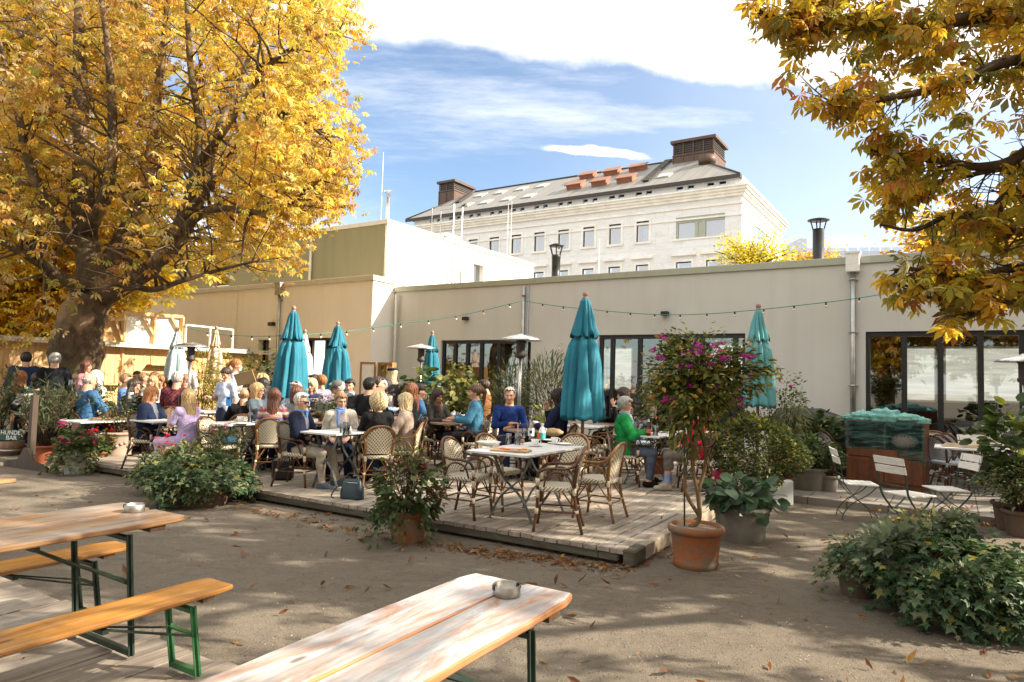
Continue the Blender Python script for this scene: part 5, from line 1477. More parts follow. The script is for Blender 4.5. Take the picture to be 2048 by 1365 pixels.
# timber frames with white sheets on top of and behind the kiosk
def screen(u0, u1, v0t, v1t, vb, Y0, Y1, label, nposts, mat, sheet=True, name='timber_screen', brace=True, bw=.09):
    p0, p1 = at(u0, v0t, Y0), at(u1, v1t, Y1); zb = 0
    root = empty(name, (p0.x, p0.y, 0), 0, label, 'screen'); o = Vector((p0.x, p0.y, 0)); d = Vector((p1.x-p0.x, p1.y-p0.y, 0))
    dn = Vector((d.y, -d.x, 0)).normalized()
    f = MB()
    for k in range(nposts+1):
        q = d*k/nposts; zt_ = p0.z + (p1.z-p0.z)*k/nposts; f.bar(q, q+Vector((0, 0, zt_)), bw)
        if k < nposts and brace:
            q2 = d*(k+1)/nposts; z2 = p0.z+(p1.z-p0.z)*(k+1)/nposts
            f.bar(q2 + Vector((0, 0, z2-.55)) + dn*.02, q2.lerp(q, .4) + Vector((0, 0, z2-.06)) + dn*.02, .06)
    f.bar(Vector((0, 0, p0.z)), d + Vector((0, 0, p1.z)), bw); f.bar(Vector((0, 0, p0.z-1.05)), d + Vector((0, 0, p1.z-1.05)), bw*.8)
    f.build('frame', mat, root)
    if sheet:
        s = MB(); n_ = dn*-.05; vs = []
        s.add([n_ + Vector((0, 0, .2)), d + n_ + Vector((0, 0, .2)), d + n_ + Vector((0, 0, p1.z-.06)), n_ + Vector((0, 0, p0.z-.06)), n_*1.3 + Vector((0, 0, .2)), d + n_*1.3 + Vector((0, 0, .2)), d + n_*1.3 + Vector((0, 0, p1.z-.06)), n_*1.3 + Vector((0, 0, p0.z-.06))],
              [(0, 1, 2, 3), (7, 6, 5, 4), (0, 4, 5, 1), (1, 5, 6, 2), (2, 6, 7, 3), (3, 7, 4, 0)]); s.build('sheet', sheet if not isinstance(sheet, bool) else M['white_paint'], root)
screen(248, 365, 626, 634, 690, 18.2, 19.6, 'pine frame with a glaring white sheet above the kiosk roof', 2, M['kiosk'])
screen(120, 248, 628, 640, 690, 17.2, 18.1, 'pine lattice screen behind the chestnut trunk', 3, M['kiosk'], M['kiosk'])
screen(372, 466, 650, 660, 700, 19.6, 21.2, 'slim white frame above the right end of the kiosk', 2, M['white_paint'], False, brace=False, bw=.045)

# ---- chalkboards of the bar at far left
def text_mesh(body, size, mat, parent, loc, rot, ext=.003, name='lettering', xs=1.):
    cu = bpy.data.curves.new('t', 'FONT'); cu.body = body; cu.size = size; cu.extrude = ext; cu.align_x = 'CENTER'; cu.align_y = 'CENTER'; cu.offset = size*.012
    o = bpy.data.objects.new('t', cu); C.objects.link(o); bpy.context.view_layer.update()
    me = bpy.data.meshes.new_from_object(o.evaluated_get(bpy.context.evaluated_depsgraph_get())); bpy.data.objects.remove(o)
    me.name = name; me.materials.clear(); me.materials.append(mat)
    q = link(name, me, parent); q.location = loc; q.rotation_euler = rot; q.scale = (xs, 1, 1); return q
M['chalk'] = simple('chalk white', (.75, .75, .72), .9)
M['board_blue'] = simple('blue board', (.015, .05, .15), .6)
M['board_dark'] = simple('dark green board', (.02, .035, .03), .6)
for (u, vt, vb, wpx, mat, lab, lines) in ((24, 687, 711, 44, M['board_blue'], 'blue menu board with chalk prices hanging at the bar at far left', ('250', '240', '2,-')), (60, 688, 709, 20, M['board_dark'], 'small dark menu board right of the blue one', ('~~', '~~~'))):
    p = at(u, vt, 16.5); z0 = at(u, vb, 16.5).z; wd2 = wpx*16.5/F_PX
    ro = empty('menu_board', (p.x, p.y, z0), 0, lab, 'menu board'); m = MB(); m.box((-wd2/2, -.02, 0), (wd2/2, 0, p.z-z0)); m.build('panel', mat, ro)
    m = MB(); m.bar((0, .03, -z0), (0, .03, p.z-z0), .07); m.build('post', M['white_paint'], ro)
    for i, tx in enumerate(lines):
        zz2 = (p.z-z0)*(.8-.3*i)
        if tx[0] != '~': text_mesh(tx, .085, M['chalk'], ro, (wd2*.36, -.022, zz2), (math.pi/2, 0, 0))
        q = MB(); rs = random.Random(i+int(u)); x = -wd2*.42; pts = []
        while x < wd2*(.2 if tx[0] != '~' else .4): pts.append((x, -.024, zz2+rs.uniform(-.022, .022))); x += .022
        q.tube(pts, .005, 4); q.build('chalk_line', M['chalk'], ro)
# HUNDE BAR sign on a half barrel
M['sign_green'] = simple('dark green sign paint', (.02, .09, .07), .55, 0, .25, 20)
M['stave'] = wood('barrel staves', (.25, .15, .08), (.13, .075, .04), 2)
p = G(21, 910, 0)
hb = empty('sign_barrel', p, 0, 'half barrel with a green plank sign reading HUNDE BAR', 'sign')
Yp = p.y; s_ = Yp/F_PX
m = MB(); m.lathe([(.17, 0), (.2, .14), (.21, .26), (.19, .26), (.18, .22), (.001, .22)], 24); m.build('barrel', M['stave'], hb)
m = MB(); m.lathe([(.195, .07), (.203, .10), (.195, .11)], 24); m.build('barrel_hoop', M['galv'], hb)
m = MB(); m.bar((0, -.02, .2), (.0, -.02, .75), .06, .03); m.build('post', M['stave'], hb)
zs = at(12, 870, Yp).z; m = MB(); m.box((-.26, -.075, zs-.10), (.19, -.045, zs+.10), .01); m.prism([(.19, zs-.095), (.22, zs-.04), (.2, zs+.03), (.22, zs+.06), (.19, zs+.095)], -.074, -.046, 'y'); m.build('sign_board', M['sign_green'], hb)
text_mesh('HUNDE', .105, M['chalk'], hb, (.03, -.077, zs+.045), (math.pi/2, 0, 0)); text_mesh('BAR', .11, M['chalk'], hb, (.05, -.077, zs-.048), (math.pi/2, 0, 0))
# wooden barrier post with feet
p = G(60, 938, 0); M['dark_wood'] = wood('dark barrier wood', (.075, .05, .032), (.04, .026, .018), 2)
bp = empty('barrier_post', p, R_(-28), 'dark wooden barrier post on a cross foot beside the terracotta pots', 'barrier')
zt_ = at(57, 790, p.y).z
m = MB(); m.box((-.045, -.045, .05), (.045, .045, zt_), .006); m.build('post', M['dark_wood'], bp)
m = MB(); m.prism([(-.62, 0), (.62, 0), (.62, .07), (.52, .1), (.22, .14), (.05, .34), (-.05, .34), (-.22, .14), (-.52, .1), (-.62, .07)], -.085, -.046, 'y'); m.build('foot', M['dark_wood'], bp)

# ---- menu display case by the doorway
p = at(757, 758, 18.6); fz = 0; sc_ = 18.6/F_PX
dc = empty('display_case', (p.x, 18.6, 0), R_(-25), 'honey wood menu display case with its glazed door standing open', 'display case')
z0, z1 = at(757, 800, 18.6).z-.5, at(757, 725, 18.6).z; hw = 15*sc_
M['honey'] = wood('honey wood', (.40, .22, .07), (.26, .13, .04), 2)
def fr(m, x0, x1, z0, z1, y0=-.04, y1=.0, t=.055):
    m.box((x0, y0, z0), (x0+t, y1, z1)); m.box((x1-t, y0, z0), (x1, y1, z1)); m.box((x0+t, y0, z1-t), (x1-t, y1, z1)); m.box((x0+t, y0, z0), (x1-t, y1, z0+t))
m = MB(); fr(m, -.02, .46, z0, z1); m.box((-.02, .001, 0), (.46, .16, z1)); ff = m.build('case', M['honey'], dc)
for k in range(2): m = MB(); m.box((.05+.14*k, -.03, z0+.06), (.07+.14*k, -.01, z1-.06)); m.build('glazing_bar', M['honey'], ff)
for k in range(4): m = MB(); zz2 = z0+.2+k*.28; m.box((.04, -.0295, zz2), (.4, -.011, zz2+.02)); m.build('glazing_bar', M['honey'], ff)
m = MB(); m.box((.035, -.005, z0+.05), (.405, -.0, z1-.05)); m.build('pane', M['pane_blue'], ff)
m = MB(); fr(m, -.56, -.04, z0, z1, -.10, -.06); do_ = m.build('door', M['honey'], dc); m = MB(); m.box((-.51, -.085, z0+.05), (-.09, -.08, z1-.05)); m.build('pane', M['white_paint'], do_)

# ---- sideboard wrapped in film, on the paved terrace
pL, pR = G(1692, 968, .1), G(1850, 985, .1)
M['sb_wood'] = wood('reddish stained wood', (.19, .065, .025), (.10, .032, .013), 2, 1, .4, 6)
ang = math.atan2((pR-pL).y, (pR-pL).x); wsb = (pR-pL).length
sb = empty('sideboard', pL, ang, 'red brown wooden sideboard wrapped in teal plastic film', 'sideboard')
h1 = .60; h2 = 1.02; dp = .5
m = MB(); m.box((.0, .02, 0), (wsb, dp, .07)); m.box((0, .012, .07), (wsb, dp, h1)); m.box((0, .012, h1), (.035, dp, h2)); m.box((wsb-.035, .012, h1), (wsb, dp, h2)); m.box((.035, dp-.02, h1), (wsb-.035, dp, h2)); m.box((wsb/2-.012, .03, h1), (wsb/2+.012, dp-.02, h2)); m.box((0, .012, h2), (wsb, dp, h2+.02)); m.build('carcass', M['sb_wood'], sb)
for x0, x1 in ((.03, wsb/2-.008), (wsb/2+.008, wsb-.03)):
    m = MB(); m.box((x0, -.006, .09), (x1, .011, h1-.14)); fr(m, x0, x1, .09, h1-.14, -.014, -.0061, .06); m.build('door', M['sb_wood'], sb)
    m = MB(); m.box((x0, -.008, h1-.125), (x1, .011, h1-.02), .003); m.build('drawer', M['sb_wood'], sb)
m = MB(); m.box((wsb/2-.2, -.04, h1-.14), (wsb/2+.2, -.0145, h1+.0)); m.build('crate_front', M['sb_wood2'] if 'sb_wood2' in M else M['sb_wood'], sb)
t = NT('plaid cloth'); v = t.coord('Object'); ck = t.n('TexChecker'); t.l(v, ck.inputs[0]); ck.inputs['Scale'].default_value = 45; ck.inputs[1].default_value = (.5, .12, .1, 1); ck.inputs[2].default_value = (.6, .4, .36, 1); M['plaid'] = t.bsdf(ck.outputs[0], .8)
m = MB(); m.ball((wsb*.72, .25, h1+.13), .2, 8, (1, .6, .62)); m.build('folded_cloth', M['plaid'], sb)
t = NT('teal plastic film'); n = t.noise(t.coord('Object', (1.5, 3, 9)), 2.5, 6, .7, 1.)
tr = t.n('BsdfTransparent'); tr.inputs[0].default_value = (.66, .86, .85, 1); b = t.n('BsdfPrincipled'); b.inputs['Base Color'].default_value = (.16, .46, .45, 1); b.inputs['Roughness'].default_value = .22
t.l(t.bump(n, .9, .02), b.inputs['Normal']); mx = t.n('MixShader'); t.l(t.ramp(n, [(.48, .03), (.74, .5)]), mx.inputs[0]); t.l(tr.outputs[0], mx.inputs[1]); t.l(b.outputs[0], mx.inputs[2]); t.l(mx.outputs[0], t.out.inputs['Surface']); M['film'] = t.mat
m = MB(); nx_ = 30
vs = []; fs = []
rs = random.Random(4)
for j in range(9):
    for i in range(nx_+1):
        x = -.012 + (wsb+.024)*i/nx_; z = h1-.02 - .16*(i/nx_)**3*0 + (h2+.03-h1+.02)*j/8
        if j == 0: z -= .18*max(0, (i/nx_-.55)/.45)
        vs.append((x, -.025 + rs.uniform(-.008, .008), z))
for j in range(8):
    for i in range(nx_): q = j*(nx_+1)+i; fs.append((q, q+1, q+nx_+2, q+nx_+1))
m.add(vs, fs, True); m.build('film_wrap', M['film'], sb)
bag_v = []; bag_f = []
def crumple(name, mat, parent, c, r, amp, seed, sq, nn=20):
    m = MB(); rs = random.Random(seed); ph = [[rs.uniform(0, 6) for _ in range(3)] + [rs.uniform(2, 9) for _ in range(3)] for _ in range(9)]
    vs = []; fs = []
    for i in range(nn+1):
        for j in range(nn*2):
            a = math.pi*i/nn; b = math.pi*j/nn; d = Vector((math.sin(a)*math.cos(b), math.sin(a)*math.sin(b), math.cos(a)))
            s_ = sum(abs(math.sin(q[3]*d.x+q[0])*math.sin(q[4]*d.y+q[1])*math.sin(q[5]*d.z+q[2])) for q in ph)/9
            k = r*(1 + amp*(s_*3-.8)); vs.append((c[0]+d.x*k*sq[0], c[1]+d.y*k*sq[1], c[2]+d.z*k*sq[2]))
    n2 = nn*2
    for i in range(nn):
        for j in range(n2): fs.append((i*n2+j, (i+1)*n2+j, (i+1)*n2+(j+1) % n2, i*n2+(j+1) % n2))
    m.add(vs, fs, True); return m.build(name, mat, parent)
t = NT('teal bag plastic'); n = t.noise(t.coord('Object'), 6, 5); M['bag_teal'] = t.bsdf(t.mix(n, (.14, .45, .42), (.32, .68, .62)), .38, 0, t.bump(t.noise(t.coord('Object'), 9, 6, .7, 2), .9, .05), .5)
bg_ = empty('plastic_bags', pL + (pR-pL)*.5 + Vector((.13, .2, h2+.02)), ang, 'crumpled teal plastic bags heaped on top of the sideboard', 'plastic bag')
for k, (x, y, r) in enumerate(((-.3, 0, .17), (.0, .02, .22), (.28, .0, .16), (.5, .02, .1), (-.5, 0, .1))):
    crumple('bag', M['bag_teal'], bg_, (x, y, r*.3), r, .42, k+2, (1.2, .9, .62), 20)

# ---- white folding chairs (slats on flat green iron)
M['green_flat'] = simple('dark green flat iron', (.035, .06, .04), .45, .3, .3, 12)
M['slat_white'] = wood('white chair slats', (.80, .79, .75), (.68, .66, .61), 0, 1, .5, 12, (.5, .45, .38), .3)
def folding_chair(x, y, head, label):
    root = empty('folding_chair', (x, y, floor_z(x, y)), R_(head-90), label, 'chair', 'white slatted folding chairs')
    s = MB()
    for k in range(5): s.box((-.20, -.17+k*.074, .445), (.20, -.17+k*.074+.066, .463), .003)
    s.build('seat', M['slat_white'], root)
    for z in (.70, .80):
        b = MB(); vs = []; fs = []; n = 8
        for i in range(n+1):
            xx = -.205+.41*i/n; yy = -.262 - (z-.7)*.28 - .02*(1-(2*i/n-1)**2)
            for dy, dz in ((0, 0), (.016, 0), (.016-.02, .083), (-.02, .083)): vs.append((xx, yy+dy, z+dz))
        for i in range(n):
            for k in range(4): fs.append((i*4+k, i*4+(k+1) % 4, i*4+4+(k+1) % 4, i*4+4+k))
        fs += [(3, 2, 1, 0), tuple(range(n*4, n*4+4))]
        b.add(vs, fs); b.build('back_slat', M['slat_white'], root)
    for sx in (-1, 1):
        f = MB(); pts = bez([(sx*.185, -.305, .89), (sx*.185, -.24, .64), (sx*.185, -.20, .45), (sx*.185, -.05, .27), (sx*.185, .14, .12), (sx*.185, .2, .0)], 4)
        for p, q in zip(pts, pts[1:]): f.bar(p, q+(q-p)*.03, .007, .026, (1, 0, 0))
        f.build('leg', M['green_flat'], root)
        f = MB(); pts = bez([(sx*.165, .17, .44), (sx*.165, .08, .34), (sx*.165, -.1, .22), (sx*.165, -.2, .1), (sx*.165, -.23, 0)], 4)
        for p, q in zip(pts, pts[1:]): f.bar(p, q+(q-p)*.03, .007, .024, (1, 0, 0))
        f.build('leg', M['green_flat'], root)
    f = MB(); f.tube([(-.185, -.222, .56), (.185, -.222, .56)], .006, 6); f.tube([(-.185, .17, .08), (.185, .17, .08)], .006, 6); f.tube([(-.165, -.215, .08), (.165, -.215, .08)], .006, 6); f.build('crossbar', M['green_flat'], root)
    return root
pa_ = G(1705, 1050, 0); 
folding_chair(4.45, 8.75, -14, 'white folding chair furthest left, in front of the sideboard, seat turned to the right')
folding_chair(4.62, 7.95, 18, 'nearest white folding chair seen from behind, in front of the other two')
folding_chair(5.38, 8.45, 176, 'white folding chair facing left with its tall back at the right')
# ================================================================ people
def surface_nets(F, org, h):
    nx, ny, nz = F.shape; S = F < 0
    idx = np.arange(nx*ny*nz).reshape(F.shape)
    cs = np.zeros((nx-1, ny-1, nz-1, 3)); cnt = np.zeros((nx-1, ny-1, nz-1))
    offs = [(0,0,0),(1,0,0),(0,1,0),(1,1,0),(0,0,1),(1,0,1),(0,1,1),(1,1,1)]
    def sub(A, o): return A[o[0]:nx-1+o[0], o[1]:ny-1+o[1], o[2]:nz-1+o[2]]
    for a in range(8):
        for b in range(a+1, 8):
            d = [offs[b][k]-offs[a][k] for k in range(3)]
            if sum(abs(x) for x in d) != 1: continue
            fa, fb = sub(F, offs[a]), sub(F, offs[b]); m = (fa < 0) != (fb < 0)
            t = np.where(m, fa/np.where(m, fa-fb, 1), 0)
            for k in range(3): cs[..., k] += np.where(m, offs[a][k] + t*d[k], 0)
            cnt += m
    act = cnt > 0; vid = -np.ones(act.shape, int); vid[act] = np.arange(act.sum())
    ii = np.argwhere(act); V = org + h*(ii + cs[act]/cnt[act][:, None])
    quads = []
    for ax in range(3):
        o = [0, 0, 0]; o[ax] = 1; sl = lambda q: tuple(slice(q[k], (S.shape[k]-1+q[k]) if k == ax else S.shape[k]) for k in range(3))
        a = S[tuple(slice(0, S.shape[k]-1) if k == ax else slice(0, None) for k in range(3))]; b = S[tuple(slice(1, None) if k == ax else slice(0, None) for k in range(3))]
        e = np.argwhere(a != b); sg = a[tuple(e.T)]
        u, w = [k for k in range(3) if k != ax]
        ok = (e[:, u] > 0) & (e[:, w] > 0) & (e[:, u] < S.shape[u]-1) & (e[:, w] < S.shape[w]-1); e = e[ok]; sg = sg[ok]
        def c(du, dw):
            q = e.copy(); q[:, u] -= du; q[:, w] -= dw; return vid[q[:, 0], q[:, 1], q[:, 2]]
        Q = np.stack([c(1, 1), c(0, 1), c(0, 0), c(1, 0)], 1)
        fl = sg if ax != 1 else ~sg
        Q[~fl] = Q[~fl][:, ::-1]; quads.append(Q)
    return V, np.concatenate(quads)
def smin(a, b, k): h = np.clip(.5+.5*(b-a)/k, 0, 1); return b*(1-h)+a*h - k*h*(1-h)
def d_cone(P, a, b, r1, r2):
    a = np.asarray(a, float); b = np.asarray(b, float); ab = b-a; t = np.clip(((P-a)@ab)/max(ab@ab, 1e-9), 0, 1)
    return np.linalg.norm(P-(a+t[..., None]*ab), axis=-1) - (r1+(r2-r1)*t), t
def d_ell(P, c, r, Rm=None):
    q = P-np.asarray(c, float)
    if Rm is not None: q = q@Rm
    r = np.asarray(r, float); k0 = np.linalg.norm(q/r, axis=-1); k1 = np.linalg.norm(q/(r*r), axis=-1); return k0*(k0-1)/np.maximum(k1, 1e-6)
def grid(lo, hi, h):
    ax = [np.arange(lo[k], hi[k]+h, h, dtype=np.float32) for k in range(3)]
    return np.stack(np.meshgrid(*ax, indexing='ij'), -1), np.array(lo, float)

# ---- head (local: origin at the head centre, faces +y), colours: 0 skin 1 lip 2 eye-white 3 iris 4 brow
def make_head(fem):
    h = .0065; P, o = grid((-.11, -.135, -.175), (.11, .15, .135), h)
    D = d_ell(P, (0, -.012, .030), (.073, .092, .088))
    D = smin(D, d_ell(P, (0, .022, -.035), (.060 if fem else .064, .070, .086)), .03)
    D = smin(D, d_ell(P, (0, .052, -.098), (.026 if fem else .034, .028, .024)), .035)
    for s in (1, -1):
        D = smin(D, d_ell(P, (s*.036, .058, -.030), (.024, .022, .022)), .025)   # cheeks
        D = smin(D, d_ell(P, (s*.030, .078, .022), (.026, .012, .010)), .018)    # brows
        D = -smin(-D, d_ell(P, (s*.031, .095, .000), (.019, .017, .012)), .012)  # sockets
    D = smin(D, d_cone(P, (0, .082, .004), (0, .103, -.034), .009, .0135)[0], .014)
    for s in (1, -1):
        D = smin(D, d_ell(P, (s*.010, .092, -.038), (.009, .010, .008)), .008)
        D = np.minimum(D, d_ell(P, (s*.0305, .070, .001), (.0135, .0135, .0115)))
        e = d_ell(P, (s*.076, -.006, -.008), (.010, .022, .034)); D = smin(D, e, .01)
        D = -smin(-D, d_ell(P, (s*.086, .0, -.006), (.006, .012, .020)), .006)
    D = smin(D, d_ell(P, (0, .085, -.062), (.022, .010, .006)), .008); D = smin(D, d_ell(P, (0, .083, -.071), (.020, .010, .007)), .008)
    D = smin(D, d_cone(P, (0, -.02, -.10), (0, -.035, -.18), .050 if fem else .060, .052 if fem else .062)[0], .03)
    V, Q = surface_nets(D, o, h)
    c = np.zeros(len(V), int)
    c[(abs(V[:, 0]) < .024) & (abs(V[:, 2]+.066) < .0095) & (V[:, 1] > .078)] = 1
    for s in (1, -1):
        r = np.hypot((V[:, 0]-s*.0305)/.0155, (V[:, 2]-.001)/.0085); c[(r < 1) & (V[:, 1] > .06)] = 2
        c[(np.hypot((V[:, 0]-s*.0305)/.0085, (V[:, 2]-.001)/.008) < 1) & (V[:, 1] > .06)] = 3
        c[(abs(V[:, 0]-s*.031) < .02) & (abs(V[:, 2]-.0215-.004*np.abs(V[:, 0]*0)) < .0055) & (V[:, 1] > .06)] = 4
    return V, Q, c
HEADS = {0: make_head(False), 1: make_head(True)}

# ---- hair styles
def hair_mesh(style):
    h = .009
    lo, hi = (-.17, -.24, -.46), (.17, .15, .18)
    if style in ('short', 'bald', 'pixie', 'buzz'): lo, hi = (-.12, -.15, -.16), (.12, .14, .17)
    P, o = grid(lo, hi, h)
    th = {'short': .016, 'buzz': .008, 'bald': .006, 'pixie': .026, 'curly': .052, 'bob': .03, 'long': .022, 'wavy': .034, 'tail': .014, 'bun': .014}[style]
    D = d_ell(P, (0, -.014, .032), (.075+th, .094+th, .090+th))
    a = np.arctan2(P[..., 0], P[..., 1]+.02)
    # hairline: leave the face free
    face = d_ell(P, (0, .12, -.045), (.067 if style not in ('bob', 'long', 'wavy') else .060, .095, .108))
    low = P[..., 2] + .045 + .55*np.maximum(0, P[..., 1]+.005)*(1 if style in ('short', 'buzz', 'bald', 'pixie') else .5)   # above ears line
    if style in ('short', 'buzz', 'pixie', 'bald'):
        low2 = np.maximum(P[..., 1]+.015, 0)*1.6 - (P[..., 2]+.005)
        back = -(P[..., 2]+.085 + .2*P[..., 1])
        D = np.maximum(D, np.maximum(back, -face)); D = np.maximum(D, np.where(P[..., 1] > -.015, low2, -1))
        if style == 'bald': D = np.maximum(D, P[..., 2]-.035-.35*(P[..., 1]+.02)*0)
        if style == 'pixie': D = smin(D, d_ell(P, (0, .06, .085), (.062, .05, .03)), .02)
        if style == 'short': D = smin(D, d_ell(P, (.01, .055, .102), (.06, .05, .022)), .02)
    elif style == 'curly':
        D = smin(D, d_ell(P, (0, -.035, .0), (.118, .115, .125)), .03); D = np.maximum(D, -d_ell(P, (0, .13, -.05), (.066, .10, .115))); D = np.maximum(D, -(P[..., 2]+.12))
    elif style in ('bob', 'long', 'wavy'):
        ln = {'bob': -.155, 'long': -.36, 'wavy': -.34}[style]; w = .1 if style != 'wavy' else .118
        D = smin(D, d_ell(P, (0, -.045, ln*.5), (w, .075, -ln*.5+.055)), .04)
        for s in (1, -1): D = smin(D, d_cone(P, (s*.082, .012, .03), (s*.088, .02 if style != 'bob' else .012, ln*.95), .026, .022 if style != 'bob' else .032)[0], .03)
        D = np.maximum(D, -face); D = np.maximum(D, -(P[..., 2]-ln) + .01*np.sin(a*9))
        D = np.maximum(D, -d_cone(P, (0, .02, -.10), (0, .04, -.5), .058, .07)[0])
    elif style in ('tail', 'bun'):
        D = np.maximum(D, np.maximum(-face, np.where(P[..., 1] > -.03, np.maximum(P[..., 1]+.0, 0)*.9 - (P[..., 2]+.02), -(P[..., 2]+.07))))
        if style == 'tail':
            D = smin(D, d_cone(P, (0, -.115, .055), (0, -.165, .0), .026, .036)[0], .015); D = smin(D, d_cone(P, (0, -.165, .0), (0, -.14, -.22), .036, .014)[0], .02)
        else: D = smin(D, d_ell(P, (0, -.125, .01), (.042, .036, .042)), .012)
    f = {'curly': .010, 'wavy': .008}.get(style, .0035)
    rh = np.random.default_rng(5); st_ = sum(np.sin(a*k+P[..., 2]*q+o_) for k, q, o_ in zip(rh.uniform(9, 60, 7), rh.uniform(-25, 25, 7), rh.uniform(0, 6, 7)))/7; D = D + .009*st_
    D = D + f*np.sin(a*(16 if style != 'curly' else 11)+P[..., 2]*(20 if style != 'curly' else 70)+3*np.sin(P[..., 2]*30)) + (.5*f)*np.sin(a*37+P[..., 2]*11)
    return surface_nets(D, o, h)
_hair = {}
# ---- hands: palm, five fingers with knuckle bends, thumb at the side. local: wrist at origin, fingers +y, palm faces -z, thumb at +x (right hand seen palm down: thumb to -x)
def make_hand(curl):
    h = .0055; P, o = grid((-.075, -.04, -.10), (.075, .20, .04), h)
    D = d_ell(P, (0, .052, 0), (.040, .052, .0145)); D = smin(D, d_cone(P, (0, -.03, 0), (0, .02, 0), .026, .028)[0]*1., .02)
    for k, (x, L, r) in enumerate(((-.030, .062, .0075), (-.010, .080, .0083), (.011, .088, .0085), (.031, .078, .0082))):
        a = R_(curl*(.9+.12*(3-k)*.3)); p = np.array([x, .092 - (.008 if k == 0 else 0), 0.]); ang = -a*.45; q = []
        for j, fr_ in enumerate((.45, .31, .24)):
            n_ = p + L*fr_*np.array([x*.6*(1 if j == 0 else .3), math.cos(ang), math.sin(ang)]); D = smin(D, d_cone(P, p, n_, r*(1-.08*j), r*(.94-.1*j))[0], .005); p = n_; ang -= a*.75
    p = np.array([.032, .022, -.006]); D = smin(D, d_cone(P, p, (.058, .052, -.020), .0125, .0105)[0], .012); D = smin(D, d_cone(P, (.058, .052, -.020), (.060, .083, -.032), .0105, .008)[0], .006)
    return surface_nets(D, o, h)
HANDS = {k: make_hand(c) for k, c in (('relax', 28), ('curl', 72))}

def nrm(v): v = np.asarray(v, float); return v/max(1e-9, np.linalg.norm(v))
class Fig: pass
def build_body(pose, fem, bulk, vox):
    """pose: dict with joints; returns vertices, quads, labels"""
    J = pose; prims = []   # (label, func)
    pel, che, nk, hd = [np.array(J[k], float) for k in ('pelvis', 'chest', 'neck', 'head')]
    pts = np.array([v for k, v in J.items() if isinstance(v, (tuple, list, np.ndarray)) and len(v) == 3])
    lo = pts.min(0) - .19; hi = pts.max(0) + .19; lo[2] = min(lo[2], -.02)+.0; 
    P, o = grid(lo, hi, vox)
    up = nrm(nk-pel); 
    sh = (np.array(J['shL'])-np.array(J['shR'])); X = nrm(sh); X = nrm(X-up*(X@up)); Y = np.cross(up, X); Rt = np.stack([X, Y, up], 1)
    hipx = nrm(np.array(J['hipL'])-np.array(J['hipR'])); Rp = Rt if J.get('stand') else np.stack([hipx, nrm(np.cross((0, 0, 1), hipx)), (0, 0, 1)], 1)
    b = bulk
    f = 1 if fem else 0
    tor = d_ell(P, pel + np.array((0, 0, .02)), ((.165+.01*f)*b, .125*b, .125), Rp)
    tor = smin(tor, d_ell(P, pel*.52+che*.48 + Y*.012*b, ((.145-.012*f)*b, .108*b*b, .17), Rt), .06)
    tor = smin(tor, d_ell(P, che, ((.158-.012*f)*b, .112*b, .165), Rt), .06)
    if f:
        for s in (1, -1): tor = smin(tor, d_ell(P, che + X*s*.068 + Y*.085 - up*.03, (.058, .05, .055), Rt), .035)
    tor = smin(tor, d_cone(P, np.array(J['shL'])-X*.03, np.array(J['shR'])+X*.03, .062*b, .062*b)[0], .05)
    tor = smin(tor, d_cone(P, che+up*.10, nk-up*.01, .085, .052)[0], .05)
    neck, _ = d_cone(P, nk-up*.03, hd-np.array(J['headup'])*.07, .052 if fem else .06, .05 if fem else .058)
    parts = [(0, tor, None), (1, neck, None)]
    for s, sd in (('L', 1), ('R', -1)):
        a, t1 = d_cone(P, J['sh'+s], J['el'+s], .056*b*(1-.08*f), .042*b); c, t2 = d_cone(P, J['el'+s], J['wr'+s], .042*b, .027)
        m = smin(a, c, .02); parts.append((2, m, np.where(a < c, t1*.5, .5+t2*.5)))
        a, t1 = d_cone(P, J['hip'+s], J['kn'+s], .092*b, .060*b); c, t2 = d_cone(P, J['kn'+s], J['an'+s], .060*b, .038)
        kn_, an_ = np.array(J['kn'+s]), np.array(J['an'+s])
        cal = d_ell(P, kn_*.68+an_*.32 - np.array(J.get('fwd'+s, (0, 1, 0)))*.018, (.052, .056, .11)) if True else c
        m = smin(smin(a, c, .03), cal, .03); parts.append((3, m, np.where(a < c, t1*.5, .5+t2*.5)))
        an, to = np.array(J['an'+s]), np.array(J['toe'+s]); fd = nrm((to-an)*np.array((1, 1, 0)))
        heel = an - fd*.045 + np.array((0, 0, -.045)); ft, _ = d_cone(P, heel, np.array([to[0], to[1], an[2]-.055]), .038, .032)
        ft = smin(ft, d_cone(P, an, np.array([to[0], to[1], an[2]-.05])*.45+an*.55, .038, .04)[0], .03)
        ft = np.maximum(ft, (an[2]-.088) - P[..., 2])
        parts.append((4, ft, None))
    D = parts[0][1]
    for i, (l, m, t) in enumerate(parts[1:]): D = smin(D, m, .035 if l in (1, 2) else .045)
    V, Q = surface_nets(D, o, vox)
    # labels sampled at the nearest grid point
    gi = np.clip(np.rint((V-o)/vox).astype(int), 0, np.array(D.shape)-1); ix = (gi[:, 0], gi[:, 1], gi[:, 2])
    S = np.stack([m[ix] for l, m, t in parts], 1); am = S.argmin(1); lab = np.array([l for l, m, t in parts])[am]
    T = np.zeros(len(V))
    for i, (l, m, t) in enumerate(parts):
        if t is not None: sel = am == i; T[sel] = t[ix][sel]
    side = np.array([0]*2 + [k for k in (1, 1, 1, -1, -1, -1)])[am]
    return V, Q, lab, T, side
def vnormals(V, Q):
    n = np.cross(V[Q[:, 2]]-V[Q[:, 0]], V[Q[:, 3]]-V[Q[:, 1]]); N = np.zeros_like(V)
    for k in range(4): np.add.at(N, Q[:, k], n)
    return N/np.maximum(np.linalg.norm(N, axis=1), 1e-9)[:, None]
